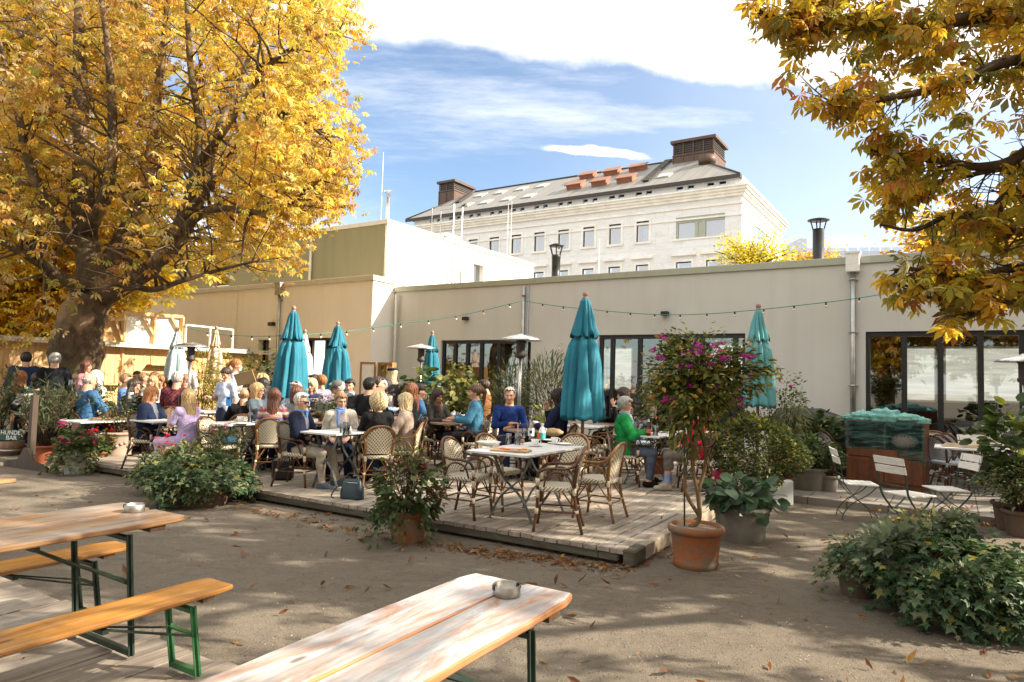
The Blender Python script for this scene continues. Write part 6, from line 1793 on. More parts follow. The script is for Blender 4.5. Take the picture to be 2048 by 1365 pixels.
def pose_of(kind, rs, lean=0, turn=0, armL='table', armR='table', nod=0, tilt=0, fem=0):
    J = {}
    if kind == 'sit':
        J['pelvis'] = (0, -.04, .56); hz = .54
        sx, cx_ = math.sin(R_(lean)), math.cos(R_(lean))
        up = np.array([0, sx, cx_]); pel = np.array(J['pelvis'])
        J['chest'] = pel + up*.33; nk = pel + up*.545; J['stand'] = False
        w = .085
        for s, sd in (('L', 1), ('R', -1)):
            J['hip'+s] = (sd*w, 0., hz); kx = sd*(.10+rs.uniform(0, .08))
            J['kn'+s] = (kx, .41, .53); ay = .36+rs.uniform(-.12, .18); J['an'+s] = (kx*1.05, ay, .09); J['toe'+s] = (kx*1.15, ay+.17, .03)
    else:
        J['pelvis'] = (0, 0, .98); pel = np.array(J['pelvis']); sx, cx_ = math.sin(R_(lean)), math.cos(R_(lean)); up = np.array([0, sx, cx_])
        J['chest'] = pel + up*.31; nk = pel + up*.525; J['stand'] = True
        for s, sd in (('L', 1), ('R', -1)):
            dy = sd*.05*rs.choice((-1, 1)); J['hip'+s] = (sd*.085, 0, .94); J['kn'+s] = (sd*.095, dy*.5+.02, .51); J['an'+s] = (sd*.10, dy, .09); J['toe'+s] = (sd*.13, dy+.17, .03)
    J['neck'] = nk
    swd = .165 if fem else .185; shz = nk - up*.07
    for s, sd in (('L', 1), ('R', -1)): J['sh'+s] = shz + np.array((sd*swd, 0, 0))
    for s, sd, mode in (('L', 1, armL), ('R', -1, armR)):
        S0 = np.array(J['sh'+s]); bx = np.array((sd, 0, 0))
        if mode == 'table': el = S0 + np.array((sd*.09, .13, -.235)); wr = el + np.array((-sd*.13, .22, .02))
        elif mode == 'lap': el = S0 + np.array((sd*.07, .03, -.275)); wr = el + np.array((-sd*.10, .23, -.07))
        elif mode == 'cross': el = S0 + np.array((sd*.075, .10, -.255)); wr = el + np.array((-sd*.24, .07, .04 if s == 'L' else -.01))
        elif mode == 'face': el = S0 + np.array((sd*.02, .20, -.20)); wr = el + np.array((-sd*.11, .03, .245))
        elif mode == 'phone': el = S0 + np.array((sd*.05, .13, -.235)); wr = el + np.array((-sd*.09, .16, .19))
        elif mode == 'hang': el = S0 + np.array((sd*.06, -.02, -.285)); wr = el + np.array((sd*.0, .06, -.25))
        elif mode == 'carry': el = S0 + np.array((sd*.07, .02, -.28)); wr = el + np.array((-sd*.02, .22, .04))
        elif mode == 'reach': el = S0 + np.array((sd*.05, .16, -.20)); wr = el + np.array((-sd*.05, .24, -.02))
        J['el'+s] = el; J['wr'+s] = wr
    ha = R_(turn); J['hfwd'] = nrm((-math.sin(ha), math.cos(ha), -math.sin(R_(nod)))); hu = np.array([math.sin(R_(tilt)), sx*.4, 1.]); J['headup'] = nrm(hu)
    J['head'] = nk + nrm(up*.6+np.array((0, 0, .4)))*.155 + np.array((0, .02, 0))
    return J
def noise3(V, f, seed):
    r = np.random.default_rng(seed); s = np.zeros(len(V))
    for k in range(6):
        d = r.normal(0, f, 3); s += np.sin(V@d + r.uniform(0, 6.28))
    return s/6
SKIN = [(.52, .30, .20), (.46, .26, .17), (.58, .36, .26), (.38, .21, .13)]
M['skin'] = attr_mat('skin', .5, .35, .08, 40)
M['cloth'] = attr_mat('clothing cloth', .85, .15, .32, 16, .8)
M['hairm'] = None
t = NT('hair'); a = t.n('Attribute', attribute_name='Col'); v = t.coord('Object', (60, 60, 9)); n = t.noise(v, 1.6, 6, .75, .4)
c = t.mix(1.0, a.outputs['Color'], t.ramp(n, [(.34, .22), (.66, 1.4)]), 'MULTIPLY'); M['hairm'] = t.bsdf(c, .45, 0, t.bump(n, .6, .01), .45)
HC = {'grey': (.42, .40, .38), 'white': (.68, .66, .62), 'black': (.018, .014, .012), 'dark': (.05, .028, .018), 'brown': (.11, .055, .025), 'red': (.24, .085, .03), 'auburn': (.13, .045, .022), 'blond': (.52, .35, .16), 'lblond': (.66, .52, .30), 'ginger': (.40, .16, .05), 'sandy': (.33, .20, .10)}
def patterned(pat, V, base, Z0):
    """clothing patterns that belong to the cloth itself"""
    c = np.tile(np.array(base), (len(V), 1))
    x, y, z = V[:, 0], V[:, 1], V[:, 2]
    if pat == 'check': m = ((np.floor(x*30)+np.floor(y*30)*0+np.floor(z*30)) % 2 == 0); c[m] *= .35
    elif pat == 'nordic':
        m = (z > Z0+.30) & (z < Z0+.44) & ((np.floor(x*28)+np.floor(z*40)) % 2 == 0); c[m] = (.7, .68, .64)
        m = (abs(z-Z0-.29) < .012) | (abs(z-Z0-.45) < .012); c[m] = (.7, .68, .64)
    elif pat == 'stripe':
        k = np.floor((z-Z0)*22).astype(int) % 5; cs = np.array([(.40, .10, .11), (.68, .60, .52), (.10, .14, .26), (.52, .22, .18), (.72, .68, .62)]); c = cs[k]
        m = (k == 1) & ((np.floor((x+y)*45) % 2) == 0); c[m] = (.10, .14, .26)
    elif pat == 'fine': m = (np.floor(x*60) % 2 == 0); c[m] *= .6
    return c
GLM = M['black']
_pn = [0]
def person(u, vt, Y, head, label, kind='sit', fem=0, top=(.03, .04, .07), pants=(.03, .035, .05), shoe=(.03, .03, .03), hair='short', hc='dark', skin=0, lean=0, turn=0, nod=5, tilt=0,
           armL='table', armR='table', sleeve=1., bulk=1., pat=None, coat=0., glasses=None, hat=None, seat='c', chair_label=None, bare_ankle=0, vox=None, fz=None, extra=None, group=None, socks=None, hem=None):
    _pn[0] += 1; rs = random.Random(_pn[0]*17+3)
    top_p = at(u, vt, Y); x = top_p.x; f0 = floor_z(x, Y) if fz is None else fz
    J = pose_of(kind, rs, lean, turn, armL, armR, nod, tilt, fem)
    hair_h = .13 + {'curly': .03, 'pixie': .02}.get(hair, .012)
    ztop = J['head'][2] + hair_h; sc_ = (top_p.z - f0)/ztop; sc0 = sc_; sc_ = min(1.10, max(.90, sc_))
    # the head, not the pelvis, is what was measured: shift the root back
    hx, hy = J['head'][0]*sc_, J['head'][1]*sc_; ang = R_(head-90); ca, sa = math.cos(ang), math.sin(ang)
    rx, ry = x - (ca*hx - sa*hy), Y - (sa*hx + ca*hy)
    dz = 0
    if abs(sc0-sc_) > .001: dz = (sc0-sc_)*ztop; dz = max(-.09, min(.09, dz))
    vox = vox or (.0165 if Y < 10.6 else .02 if Y < 12.6 else .025)
    root = empty('person', (rx, ry, f0+dz), ang, label, 'person', group); root.scale = (sc_, sc_, sc_)
    if kind == 'sit' and dz: root.location.z = f0  # seated on the chair in any case
    if kind == 'sit': root.location.z = f0 + max(-.03, min(.05, dz))
    V, Q, lab, T, side = build_body(J, fem, bulk, vox)
    N = vnormals(V, Q)
    # ---- head and hands joined into the body mesh
    hv, hq, hcod = HEADS[fem]; F = np.array(J['hfwd']); U = np.array(J['headup']); Xh = nrm(np.cross(F, U)); Uh = np.cross(Xh, F); Rh = np.stack([Xh, F, Uh], 1)
    hs = 1.0 if fem else 1.04
    HV = (hv*hs)@Rh.T + np.array(J['head'])
    sk = np.array(SKIN[skin]); pal = np.array([sk, sk*np.array((.95, .62, .6)), (.6, .58, .55), (.03, .02, .015), np.array(HC[hc])*.5+sk*.1])
    colB = np.tile(sk, (len(V), 1)); colH = pal[hcod]
    blush = np.exp(-((np.abs(hv[:, 0])-.038)**2+(hv[:, 2]+.03)**2)/.0006)*(hv[:, 1] > .02); colH = colH*(1 - blush[:, None]*np.array((.02, .18, .2)))
    allV, allQ, allC = [V, HV], [Q, hq+len(V)], [colB, colH]; base = len(V)+len(HV)
    for s, sd, mode in (('L', 1, armL), ('R', -1, armR)):
        gv, gq = HANDS['curl' if mode in ('face', 'phone', 'carry', 'cross') else 'relax']; gv = gv*np.array((1 if sd < 0 else -1, 1, 1))
        if sd > 0: gq = gq[:, ::-1]
        Fy = nrm(np.array(J['wr'+s])-np.array(J['el'+s])); 
        if mode == 'face': Zr = nrm(np.array((-sd*.9, -.5, .0)))*-1
        elif mode == 'phone': Zr = np.array((sd*.8, -.2, .3))*1.0
        else: Zr = np.array((sd*.35, 0, 1.))
        if mode == 'hang': Zr = np.array((sd*1., 0, .1))
        Xr = nrm(np.cross(Fy, Zr)); Zr = np.cross(Xr, Fy); Rg = np.stack([Xr, Fy, Zr], 1)
        gs = .92 if fem else 1.0
        allV.append((gv*gs)@Rg.T + np.array(J['wr'+s]) + Fy*.012); allQ.append(gq+base); allC.append(np.tile(sk*np.array((1, .93, .92)), (len(gv), 1))); base += len(gv)
    A = np.concatenate(allV); AQ = np.concatenate(allQ); AC = np.concatenate(allC)
    me = mesh_np('body', A, AQ.ravel(), np.full(len(AQ), 4), M['skin'], None, AC); body = link('body', me, root)
    # ---- clothing: faces of the body, lifted off the skin
    pz = J['pelvis'][2]
    def garment(name, mask, off, col, wr, mat, pat=None, seed=0):
        fm = mask[Q].all(1); q = Q[fm]
        if len(q) == 0: return None
        used = np.unique(q); mp = -np.ones(len(V), int); mp[used] = np.arange(len(used)); v = V[used]; n = N[used]
        w = noise3(v, 26, seed)*wr + noise3(v*np.array((1, 1, .4)), 55, seed+5)*wr*.55
        v2 = v + n*(off + w)[:, None] if np.ndim(off+w) else v + n*off
        # hem: edge vertices turned a little inwards
        cnt = np.zeros(len(V)); np.add.at(cnt, q.ravel(), 1); tot = np.zeros(len(V)); np.add.at(tot, Q.ravel(), 1)
        edge = (cnt[used] < tot[used]); v2[edge] = v[edge] + n[edge]*(off*.55)
        c = patterned(pat, v, col, pz)*(1 + .16*noise3(v, 9, seed+9))[:, None]
        if name == 'jacket' and not pat:
            zz = v[:, 2]-pz; m = (np.abs(v[:, 0]-J['chest'][0]) < .012 + np.clip(zz-.22, 0, 1)*.16) & (n[:, 1] > .35) & (zz > .02); c[m] = c[m]*.35 + np.array(SKIN[0])*0 + np.array((.16, .17, .19))*(.4+rs.random())
        return link(name, mesh_np(name, v2, mp[q].ravel(), np.full(len(q), 4), mat, None, c.clip(0, 1)), root)
    hem_z = pz - (.10 if kind == 'sit' else .16) if hem is None else pz - hem
    topm = ((lab == 0) & (V[:, 2] > hem_z)) | ((lab == 2) & (T < sleeve*.97)) | ((lab == 1) & (V[:, 2] < J['neck'][2]+ (.02 if coat else -.005)))
    if kind != 'sit': topm |= (lab == 3) & (V[:, 2] > hem_z)
    elif hem is not None: topm |= (lab == 3) & (T < .13)
    off = .011 + coat
    garment('jacket' if coat > .008 else 'shirt', topm, off, np.array(top), .010 + coat*.35, M['cloth'], pat, _pn[0])
    legm = ((lab == 3) & (T < .97 - bare_ankle)) | ((lab == 0) & (V[:, 2] < hem_z+.05))
    garment('trousers', legm, .012, np.array(pants), .011, M['cloth'], None, _pn[0]+50)
    for sd in (1, -1):
        garment('shoe', ((lab == 4) | ((lab == 3) & (T > .985))) & (side == sd), .009, np.array(shoe), .0, M['cloth'], None, 0)
        if socks is not None: garment('sock', (lab == 3) & (T > .80) & (side == sd), .006, np.array(socks), .002, M['cloth'], None, 3)
    # ---- hair, hat, glasses
    def onhead(v): return (np.asarray(v)*hs)@Rh.T + np.array(J['head'])
    if hair:
        if hair not in _hair: _hair[hair] = hair_mesh(hair)
        v, q = _hair[hair]; cc = np.array(HC[hc]); cl = np.tile(cc, (len(v), 1))*(1+.15*noise3(v, 40, 2))[:, None]
        link('hair', mesh_np('hair', onhead(v), q.ravel(), np.full(len(q), 4), M['hairm'], None, cl.clip(0, 1)), root)
    def hm(mb, name, mat):
        mb.v = [tuple(p) for p in onhead(np.array(mb.v))]; mb.build(name, mat, root)
    if glasses:
        m = MB()
        for s in (1, -1):
            if glasses == 'sun':
                m.add([(s*.006, .098, .014), (s*.056, .090, .014), (s*.058, .088, -.006), (s*.046, .092, -.020), (s*.016, .098, -.018), (s*.006, .102, .014), (s*.056, .094, .014), (s*.058, .092, -.006), (s*.046, .096, -.020), (s*.016, .102, -.018)],
                      [(0, 1, 2, 3, 4), (9, 8, 7, 6, 5), (0, 5, 6, 1), (1, 6, 7, 2), (2, 7, 8, 3), (3, 8, 9, 4), (4, 9, 5, 0)])
            else: m.tube([(s*.031+.0215*math.cos(k), .097 - abs(math.cos(k))*.004, -.001+.017*math.sin(k)) for k in np.linspace(0, 6.283, 13)[:-1]], .0026, 5, closed=True)
            m.tube([(s*.054, .094, .010), (s*.080, .03, .010), (s*.082, -.005, .008), (s*.080, -.02, -.01)], .003, 5)
        m.tube([(-.01, .100, .006), (.01, .100, .006)], .0026, 5); hm(m, 'sunglasses' if glasses == 'sun' else 'glasses', GLM)
    if hat:
        m = MB(); hcx = hat[1]; mt = simple('hat cloth', hcx, .85, 0, .2, 30)
        if hat[0] == 'cap':
            m.lathe([(.098, .03), (.104, .05), (.100, .09), (.075, .125), (.03, .140), (.002, .141)], 24, (0, -.012, 0)); m.add([(-.07, .07, .045), (-.05, .15, .035), (0, .172, .033), (.05, .15, .035), (.07, .07, .045), (0, .08, .055)], [(0, 1, 5), (1, 2, 5), (2, 3, 5), (3, 4, 5), (5, 1, 0), (5, 2, 1)])
        elif hat[0] == 'beret': m.lathe([(.095, .055), (.128, .075), (.13, .10), (.10, .125), (.03, .135), (.002, .136)], 24, (.0, -.02, 0))
        elif hat[0] == 'beanie': m.lathe([(.096, .0), (.1, .05), (.1, .09), (.08, .13), (.03, .152), (.002, .154)], 24, (0, -.012, 0))
        elif hat[0] == 'shades':
            for s in (1, -1): m.ball((s*.035, .05, .125), .03, 6, (1, .4, .7))
        elif hat[0] == 'mask': m.add([(-.06, .06, -.02), (0, .118, -.018), (.06, .06, -.02), (.055, .055, -.08), (0, .095, -.10), (-.055, .055, -.08)], [(0, 1, 4, 5), (1, 2, 3, 4)])
        hm(m, {'cap': 'cap', 'beret': 'beret', 'beanie': 'hat', 'shades': 'sunglasses', 'mask': 'face_mask'}[hat[0]], mt)
    if extra:
        for fn in extra: fn(root, J, body)
    if kind == 'sit' and seat and seat != 'none':
        back = -.02
        cx0, cy0 = rx - (-sa)*.0*sc_ + (-sa)*back, ry + ca*back
        chair(cx0, cy0, head, chair_label or ('rattan chair under the ' + label), seat)
    return root, J
def scarf(col):
    mt = simple('scarf cloth', col, .85, 0, .25, 30)
    def f(root, J, body):
        m = MB(); c = np.array(J['neck']); rs = random.Random(1)
        for k in range(3): m.tube([(c[0]+(.068+.008*k)*math.cos(a), c[1]+.01+(.068+.012*k)*math.sin(a), c[2]+.035-.028*k+.012*math.sin(2*a+k)) for a in np.linspace(0, 6.283, 19)[:-1]], .022, 8, closed=True)
        m.tube(bez([(c[0]+.02, c[1]+.085, c[2]), (c[0]+.03, c[1]+.125, c[2]-.1), (c[0]+.03, c[1]+.14, c[2]-.25)], 4), [.03]*9, 8); m.build('scarf', mt, root)
    return f
def collar(col):
    mt = simple('shirt collar', col, .8)
    def f(root, J, body):
        m = MB(); c = np.array(J['neck'])
        m.tube([(c[0]+.066*math.cos(a), c[1]+.012+.066*math.sin(a), c[2]+.02) for a in np.linspace(0, 6.283, 17)[:-1]], .016, 6, closed=True)
        m.prism([(c[0]-.04, c[2]+.02), (c[0]+.04, c[2]+.02), (c[0]+.006, c[2]-.13), (c[0]-.006, c[2]-.13)], c[1]+.06, c[1]+.122, 'y'); m.build('collar', mt, root)
    return f
def apron(col):
    mt = simple('apron cloth', col, .9, 0, .2, 20)
    def f(root, J, body):
        p = np.array(J['pelvis']); m = MB()
        m.lathe([(.178, -.62), (.182, -.3), (.172, 0), (.158, .1)], 28, (p[0], p[1], p[2]), False); m.v = [(x, (y-p[1])*.8+p[1], z) for x, y, z in m.v]; m.build('apron', mt, root)
    return f
# ================================================================ the guests
navy = (.012, .017, .04); black = (.012, .012, .013); jeans = (.05, .09, .17); PE = person
def vest(root, J, body): pass
G1 = 'guests at the far left tables'
# table of four in front
PE(604, 785, 9.25, -10, 'white-haired man in dark sunglasses and navy jacket with folded arms', top=navy, pants=(.40, .35, .28), shoe=(.10, .13, .17), hair='short', hc='white', armL='cross', armR='cross', glasses='sun', coat=.014, extra=[collar((.05, .16, .36))], turn=-8)
PE(683, 788, 10.0, 282, 'woman in white quilted jacket with blue scarf and glasses', fem=1, top=(.62, .57, .49), pants=navy, hair='pixie', hc='sandy', glasses='clear', coat=.022, extra=[scarf((.17, .27, .55))], armL='lap', armR='lap', turn=22, skin=2)
PE(757, 784, 9.25, 112, 'woman in black coat with curly blond hair seen from behind', fem=1, top=black, pants=black, hair='curly', hc='lblond', armL='face', armR='face', coat=.016, seat='h', hem=.22, turn=15)
PE(810, 786, 9.85, 178, 'woman in beige wool jacket with blond bob facing left', fem=1, top=(.42, .33, .27), pants=(.03, .06, .16), hair='bob', hc='lblond', coat=.016, seat='h', turn=-10, skin=2, hem=.2)
# next group to the left
PE(549, 776, 10.2, 102, 'woman in striped knitted sweater with long auburn hair from behind', fem=1, top=(.3, .1, .1), pants=black, hair='long', hc='auburn', pat='stripe', seat='h')
PE(516, 765, 11.0, -5, 'blond woman in grey green jacket with glasses facing right', fem=1, top=(.085, .12, .14), pants=navy, hair='long', hc='blond', glasses='clear', coat=.012)
PE(489, 776, 10.9, 112, 'bald man in black jacket holding a blue phone', top=black, pants=navy, hair='bald', hc='sandy', armL='phone', armR='table', coat=.01)
PE(453, 734, 12.3, 252, 'waitress in pale blue blouse and navy apron standing', 'stand', 1, (.50, .57, .74), navy, hair='bun', hc='dark', nod=28, armL='carry', armR='hang', sleeve=.42, extra=[apron((.012, .018, .05))], hat=None)
PE(474, 717, 14.6, 15, 'second waitress with ginger ponytail and face mask standing behind', 'stand', 1, (.52, .60, .76), navy, hair='tail', hc='ginger', armL='carry', armR='carry', sleeve=.5, hat=('mask', (.25, .5, .6)))
PE(304, 774, 10.4, -8, 'reddish blond woman in navy sailing jacket facing right', fem=1, top=(.012, .022, .055), pants=navy, hair='bob', hc='ginger', coat=.02, armL='lap', nod=15)
PE(377, 777, 9.9, 152, 'long-haired woman in lavender blouse holding up a phone', fem=1, top=(.52, .42, .68), pants=(.58, .40, .55), hair='long', hc='blond', armL='phone', armR='phone', sleeve=.45, seat='none', hem=.24)
PE(356, 743, 12.5, 95, 'broad grey-haired man in maroon checked shirt from behind', top=(.20, .05, .065), pants=navy, hair='short', hc='grey', pat='check', bulk=1.15)
PE(270, 757, 12.6, 345, 'dark-haired woman in black top behind the wine bottle', fem=1, top=black, pants=black, hair='long', hc='dark')
PE(254, 747, 13.6, 12, 'man with short sandy hair in blue shirt facing right', top=(.10, .19, .44), pants=navy, hair='short', hc='sandy')
PE(275, 742, 15.8, 300, 'far brown-haired man behind the man in blue shirt', top=(.3, .28, .26), pants=navy, hair='short', hc='brown', group=G1)
PE(289, 745, 15.2, 20, 'far man with ash blond hair in olive top', top=(.20, .19, .12), pants=navy, hair='short', hc='sandy', group=G1)
PE(306, 751, 14.4, 268, 'smiling blond woman in white top facing the camera', fem=1, top=(.62, .58, .54), pants=navy, hair='long', hc='blond', skin=2)
PE(309, 744, 16.4, 250, 'far blond guest in front of the pale blue parasol', fem=1, top=(.45, .42, .38), pants=navy, hair='bob', hc='sandy', group=G1)
PE(323, 750, 15.4, 275, 'far guest with strawberry blond hair left of maroon hat', fem=1, top=(.1, .1, .1), pants=navy, hair='bob', hc='ginger', group=G1)
PE(335, 749, 15.6, 262, 'guest in a maroon hat and black clothes', fem=1, top=black, pants=black, hair='bob', hc='dark', hat=('beanie', (.16, .02, .03)))
PE(371, 748, 15.0, 200, 'far man with short hair right of the checked shirt', top=(.30, .27, .25), pants=navy, hair='short', hc='sandy', group=G1)
PE(373, 712, 16.0, 265, 'curly ginger-haired person in white standing by the kiosk', 'stand', 1, (.66, .64, .60), (.10, .16, .3), hair='curly', hc='ginger', armL='hang', armR='hang')
PE(53, 704, 14.2, 128, 'man in navy hooded sweatshirt standing at the bar', 'stand', 0, (.022, .04, .10), navy, hair='short', hc='black', armL='carry', armR='carry', coat=.016)
PE(111, 705, 13.2, 122, 'man in black hooded jacket standing before the trunk', 'stand', 0, (.012, .014, .018), black, hair='short', hc='grey', armL='carry', armR='carry', coat=.02)
PE(174, 720, 13.4, 5, 'brown-haired woman in pink top standing right of the trunk', 'stand', 1, (.55, .26, .30), jeans, hair='long', hc='auburn', armL='carry', armR='hang')
PE(42, 741, 13.6, 85, 'ginger-haired woman in mint green sweater from behind', fem=1, top=(.10, .36, .25), pants=navy, hair='long', hc='ginger')
PE(75, 745, 13.1, 135, 'man in black and white nordic sweater with glasses', top=(.025, .027, .03), pants=navy, hair='short', hc='dark', pat='nordic', glasses='clear', bulk=1.08)
PE(122, 748, 13.6, 268, 'orange-haired woman behind the oleander facing the camera', fem=1, top=(.04, .03, .03), pants=navy, hair='curly', hc='ginger')
PE(180, 745, 12.4, 60, 'balding man in blue denim jacket from behind', top=(.055, .16, .32), pants=navy, hair='bald', hc='grey', bulk=1.1)
PE(192, 741, 13.0, 250, 'white-haired guest in white behind the balding man', fem=1, top=(.6, .57, .55), pants=navy, hair='bob', hc='white')
PE(507, 757, 13.4, 262, 'dark-haired woman half hidden behind the menu boards', fem=1, top=(.05, .03, .02), pants=navy, hair='bob', hc='brown')
PE(528, 755, 12.7, 92, 'woman with long straight black hair from behind', fem=1, top=(.10, .12, .18), pants=navy, hair='long', hc='black')
PE(524, 746, 15.2, 265, 'far blond guest before the yellow shrub', fem=1, top=(.05, .06, .1), pants=navy, hair='curly', hc='blond', group=G1)
PE(592, 763, 11.3, 262, 'grey-haired man in striped shirt with sunglasses pushed up', top=(.46, .54, .66), pants=navy, hair='short', hc='grey', pat='fine', hat=('shades', (.02, .02, .02)))
PE(596, 772, 10.7, 55, 'brown-haired woman in grey top behind the sunglasses man', fem=1, top=(.26, .28, .29), pants=navy, hair='bob', hc='auburn')
PE(624, 757, 13.4, 265, 'blond woman in purple leaning her chin on one hand', fem=1, top=(.06, .05, .14), pants=navy, hair='bob', hc='lblond', armL='face')
PE(628, 749, 15.2, 215, 'man in dark suit beside the doorway', top=(.02, .022, .03), pants=navy, hair='short', hc='dark', coat=.012)
PE(643, 749, 14.4, 140, 'ginger-haired guest in lavender shirt beside the suit', fem=1, top=(.33, .28, .42), pants=navy, hair='pixie', hc='ginger')
PE(676, 761, 11.5, 195, 'old man in a grey cap reading a menu', top=(.025, .027, .03), pants=navy, hair='short', hc='white', nod=22, hat=('cap', (.11, .11, .105)), glasses='clear', coat=.014)
PE(700, 757, 13.2, 268, 'woman with short black hair in patterned scarf facing the camera', fem=1, top=(.05, .05, .05), pants=navy, hair='pixie', hc='black', extra=[scarf((.3, .32, .34))])
PE(741, 755, 11.2, 55, 'dark-haired man in black quilted jacket turned away', top=(.014, .015, .02), pants=navy, hair='short', hc='black', coat=.028)
PE(757, 753, 13.0, 25, 'man in light blue shirt in front of the display case', top=(.26, .36, .62), pants=navy, hair='short', hc='dark')
PE(764, 758, 13.8, 262, 'white-haired guest left of the woman in the beret', fem=1, top=(.4, .33, .3), pants=navy, hair='pixie', hc='white')
PE(785, 735, 14.2, 140, 'standing woman in black beret with long blond hair', 'stand', 1, (.09, .08, .08), (.05, .045, .045), hair='long', hc='lblond', armL='carry', armR='hang', hat=('beret', (.015, .015, .015)), coat=.012, hem=.5)
PE(822, 766, 11.1, 197, 'red-haired woman in black with sunglasses on her head', fem=1, top=black, pants=black, hair='long', hc='red', hat=('shades', (.02, .1, .2)), sleeve=.5)
PE(841, 768, 12.5, 12, 'bearded man in black cap and blue denim shirt', top=(.07, .2, .38), pants=navy, hair='short', hc='brown', hat=('cap', (.012, .012, .014)))
PE(876, 777, 11.9, 318, 'dark-haired woman in brown jacket looking down at round table', fem=1, top=(.05, .048, .042), pants=black, hair='long', hc='dark', nod=18, coat=.012, extra=[scarf((.14, .07, .04))])
PE(950, 768, 11.4, 186, 'woman with ponytail in blue denim jacket facing left', fem=1, top=(.06, .20, .32), pants=black, hair='tail', hc='brown', coat=.012)
PE(947, 757, 14.4, 245, 'grey-haired man with glasses beside the glass door', top=(.12, .1, .1), pants=navy, hair='short', hc='grey', glasses='clear')
PE(968, 759, 14.0, 165, 'man in tan suede jacket bent over by the glass door', top=(.26, .12, .045), pants=navy, hair='short', hc='dark', nod=15, coat=.014)
PE(1020, 774, 10.8, 283, 'grey-haired man in royal blue sweater with folded arms', top=(.014, .038, .17), pants=(.02, .028, .06), hair='short', hc='grey', armL='cross', armR='cross', turn=-18)
PE(1117, 778, 10.4, 158, 'woman with long wavy black hair in navy sweatshirt', fem=1, top=(.014, .019, .05), pants=navy, hair='wavy', hc='black', armL='face', coat=.012)
PE(1246, 775, 12.3, 195, 'woman in black with dark bangs leaning on her hand', fem=1, top=black, pants=black, hair='bob', hc='dark', armR='face', seat='b')
PE(1251, 792, 10.1, -6, 'grey-haired woman in bright green quilted jacket with glasses', fem=1, top=(.018, .30, .075), pants=(.09, .11, .16), shoe=black, hair='pixie', hc='grey', glasses='clear', coat=.022, extra=[scarf((.25, .29, .40))], hem=.2)
def vest_f(root, J, body): pass
PE(1392, 800, 9.75, 174, 'guest in pink sleeves and blue socks behind the bougainvillea', fem=1, top=(.62, .02, .07), pants=(.16, .135, .12), shoe=(.42, .36, .29), hair='bob', hc='white', bare_ankle=.22, socks=(.25, .33, .58), armL='lap', armR='lap')

# ---- tables
def tab(u, v, Y): p = at(u, v, Y); return p.x, p.y
T1 = Vector((.22, 7.62, 0))
slat_table(T1.x, T1.y, YD, .74, 1.35, 'nearest white slatted table covered with used breakfast dishes')
x, y = tab(676, 868, 9.15); slat_table(x, y, YD, .62, .75, 'white slatted table with the red drink before the man in sunglasses')
x, y = tab(474, 850, 10.2); slat_table(x, y, YD, .62, .75, 'white slatted table with plates behind the empty chair and ivy')
x, y = tab(332, 836, 10.35); slat_table(x, y, YD, .62, .75, 'white slatted table between lavender blouse and navy sailing jacket')
x, y = tab(1292, 862, 10.25); slat_table(x, y, YD, .70, .85, 'white slatted table with beers before the green quilted jacket')
x, y = tab(215, 806, 12.0); slat_table(x, y, YD, .7, 1.2, 'long white table with a wine bottle behind the oleander')
x, y = tab(110, 800, 13.4); slat_table(x, y, YD, .7, 1.2, 'white table hidden behind the oleander at left')
x, y = tab(350, 800, 13.6); slat_table(x, y, YD, .7, 1.2, 'white table of the far left crowd before the pale parasol')
x, y = tab(425, 800, 13.0); slat_table(x, y, YD, .7, .8, 'sunlit white table beside the standing waitress')
x, y = tab(560, 806, 11.6); slat_table(x, y, YD, .7, .8, 'white table hidden behind the dark teal parasol guests')
x, y = tab(660, 822, 11.0); round_table(x, y, .42, 'round table with a pot of white flowers and menus')
x, y = tab(905, 842, 11.6); round_table(x, y, .38, 'round brown table with teapot between two women')
x, y = tab(1056, 856, 10.4); round_table(x, y, .34, 'round brown table with orange drinks before the royal blue sweater')
x, y = tab(1215, 818, 12.3); round_table(x, y, .34, 'far round table right of the biggest teal parasol')
x, y = tab(720, 800, 12.4); round_table(x, y, .4, 'round table behind the black quilted jacket')
x, y = tab(810, 805, 12.2); round_table(x, y, .38, 'round table behind the red-haired woman')
x, y = tab(1020, 815, 12.6); slat_table(x, y, YD, .6, .7, 'empty white table behind the royal blue sweater')
x, y = tab(1400, 845, 10.9); slat_table(x, y, YD, .7, .9, 'white slatted table behind the bougainvillea stems')
x, y = tab(1170, 830, 11.7); slat_table(x, y, YD, .6, .7, 'white slatted table below the biggest teal parasol')

# ---- empty chairs
def ch(u, v, head, label, kind='c', z=.6, Y=None):
    p = G(u, v, z) if Y is None else at(u, v, Y); return chair(p.x, p.y, head, label, kind)
def ct(a, b, head, label, kind):
    p = T1 + Dx*a + Dy*b; return chair(p.x, p.y, head, label, kind)
ct(-.52, -.42, -26, 'nearest brown rattan chair left of the breakfast table, turned right', 'c')
ct(-.50, .22, -38, 'second rattan chair along the left side of the breakfast table', 'h')
ct(.56, -.38, 172, 'nearest rattan chair right of the breakfast table with its back towards us', 'c')
ct(.66, .42, 150, 'honey rattan chair pulled back at the far right of the breakfast table', 'h')
ct(.0, .92, 238, 'rattan chair at the far end of the breakfast table facing us', 'h')
ch(438, 890, -18, 'empty rattan chair with a blue scarf on its seat behind the ivy', 'c')
ch(1198, 0, -25, 'rattan chair left of the green jacket seen from its side', 'h', Y=10.6)
ch(1165, 0, 20, 'rattan chair under the biggest teal parasol', 'c', Y=11.0)
ch(1235, 0, 200, 'cream rattan chair behind the green quilted jacket', 'h', Y=11.4)
ch(1395, 0, 250, 'cream rattan chair behind the bougainvillea crown', 'h', Y=11.2)
ch(1440, 0, 190, 'rattan chair right of the bougainvillea stems', 'c', Y=10.6)
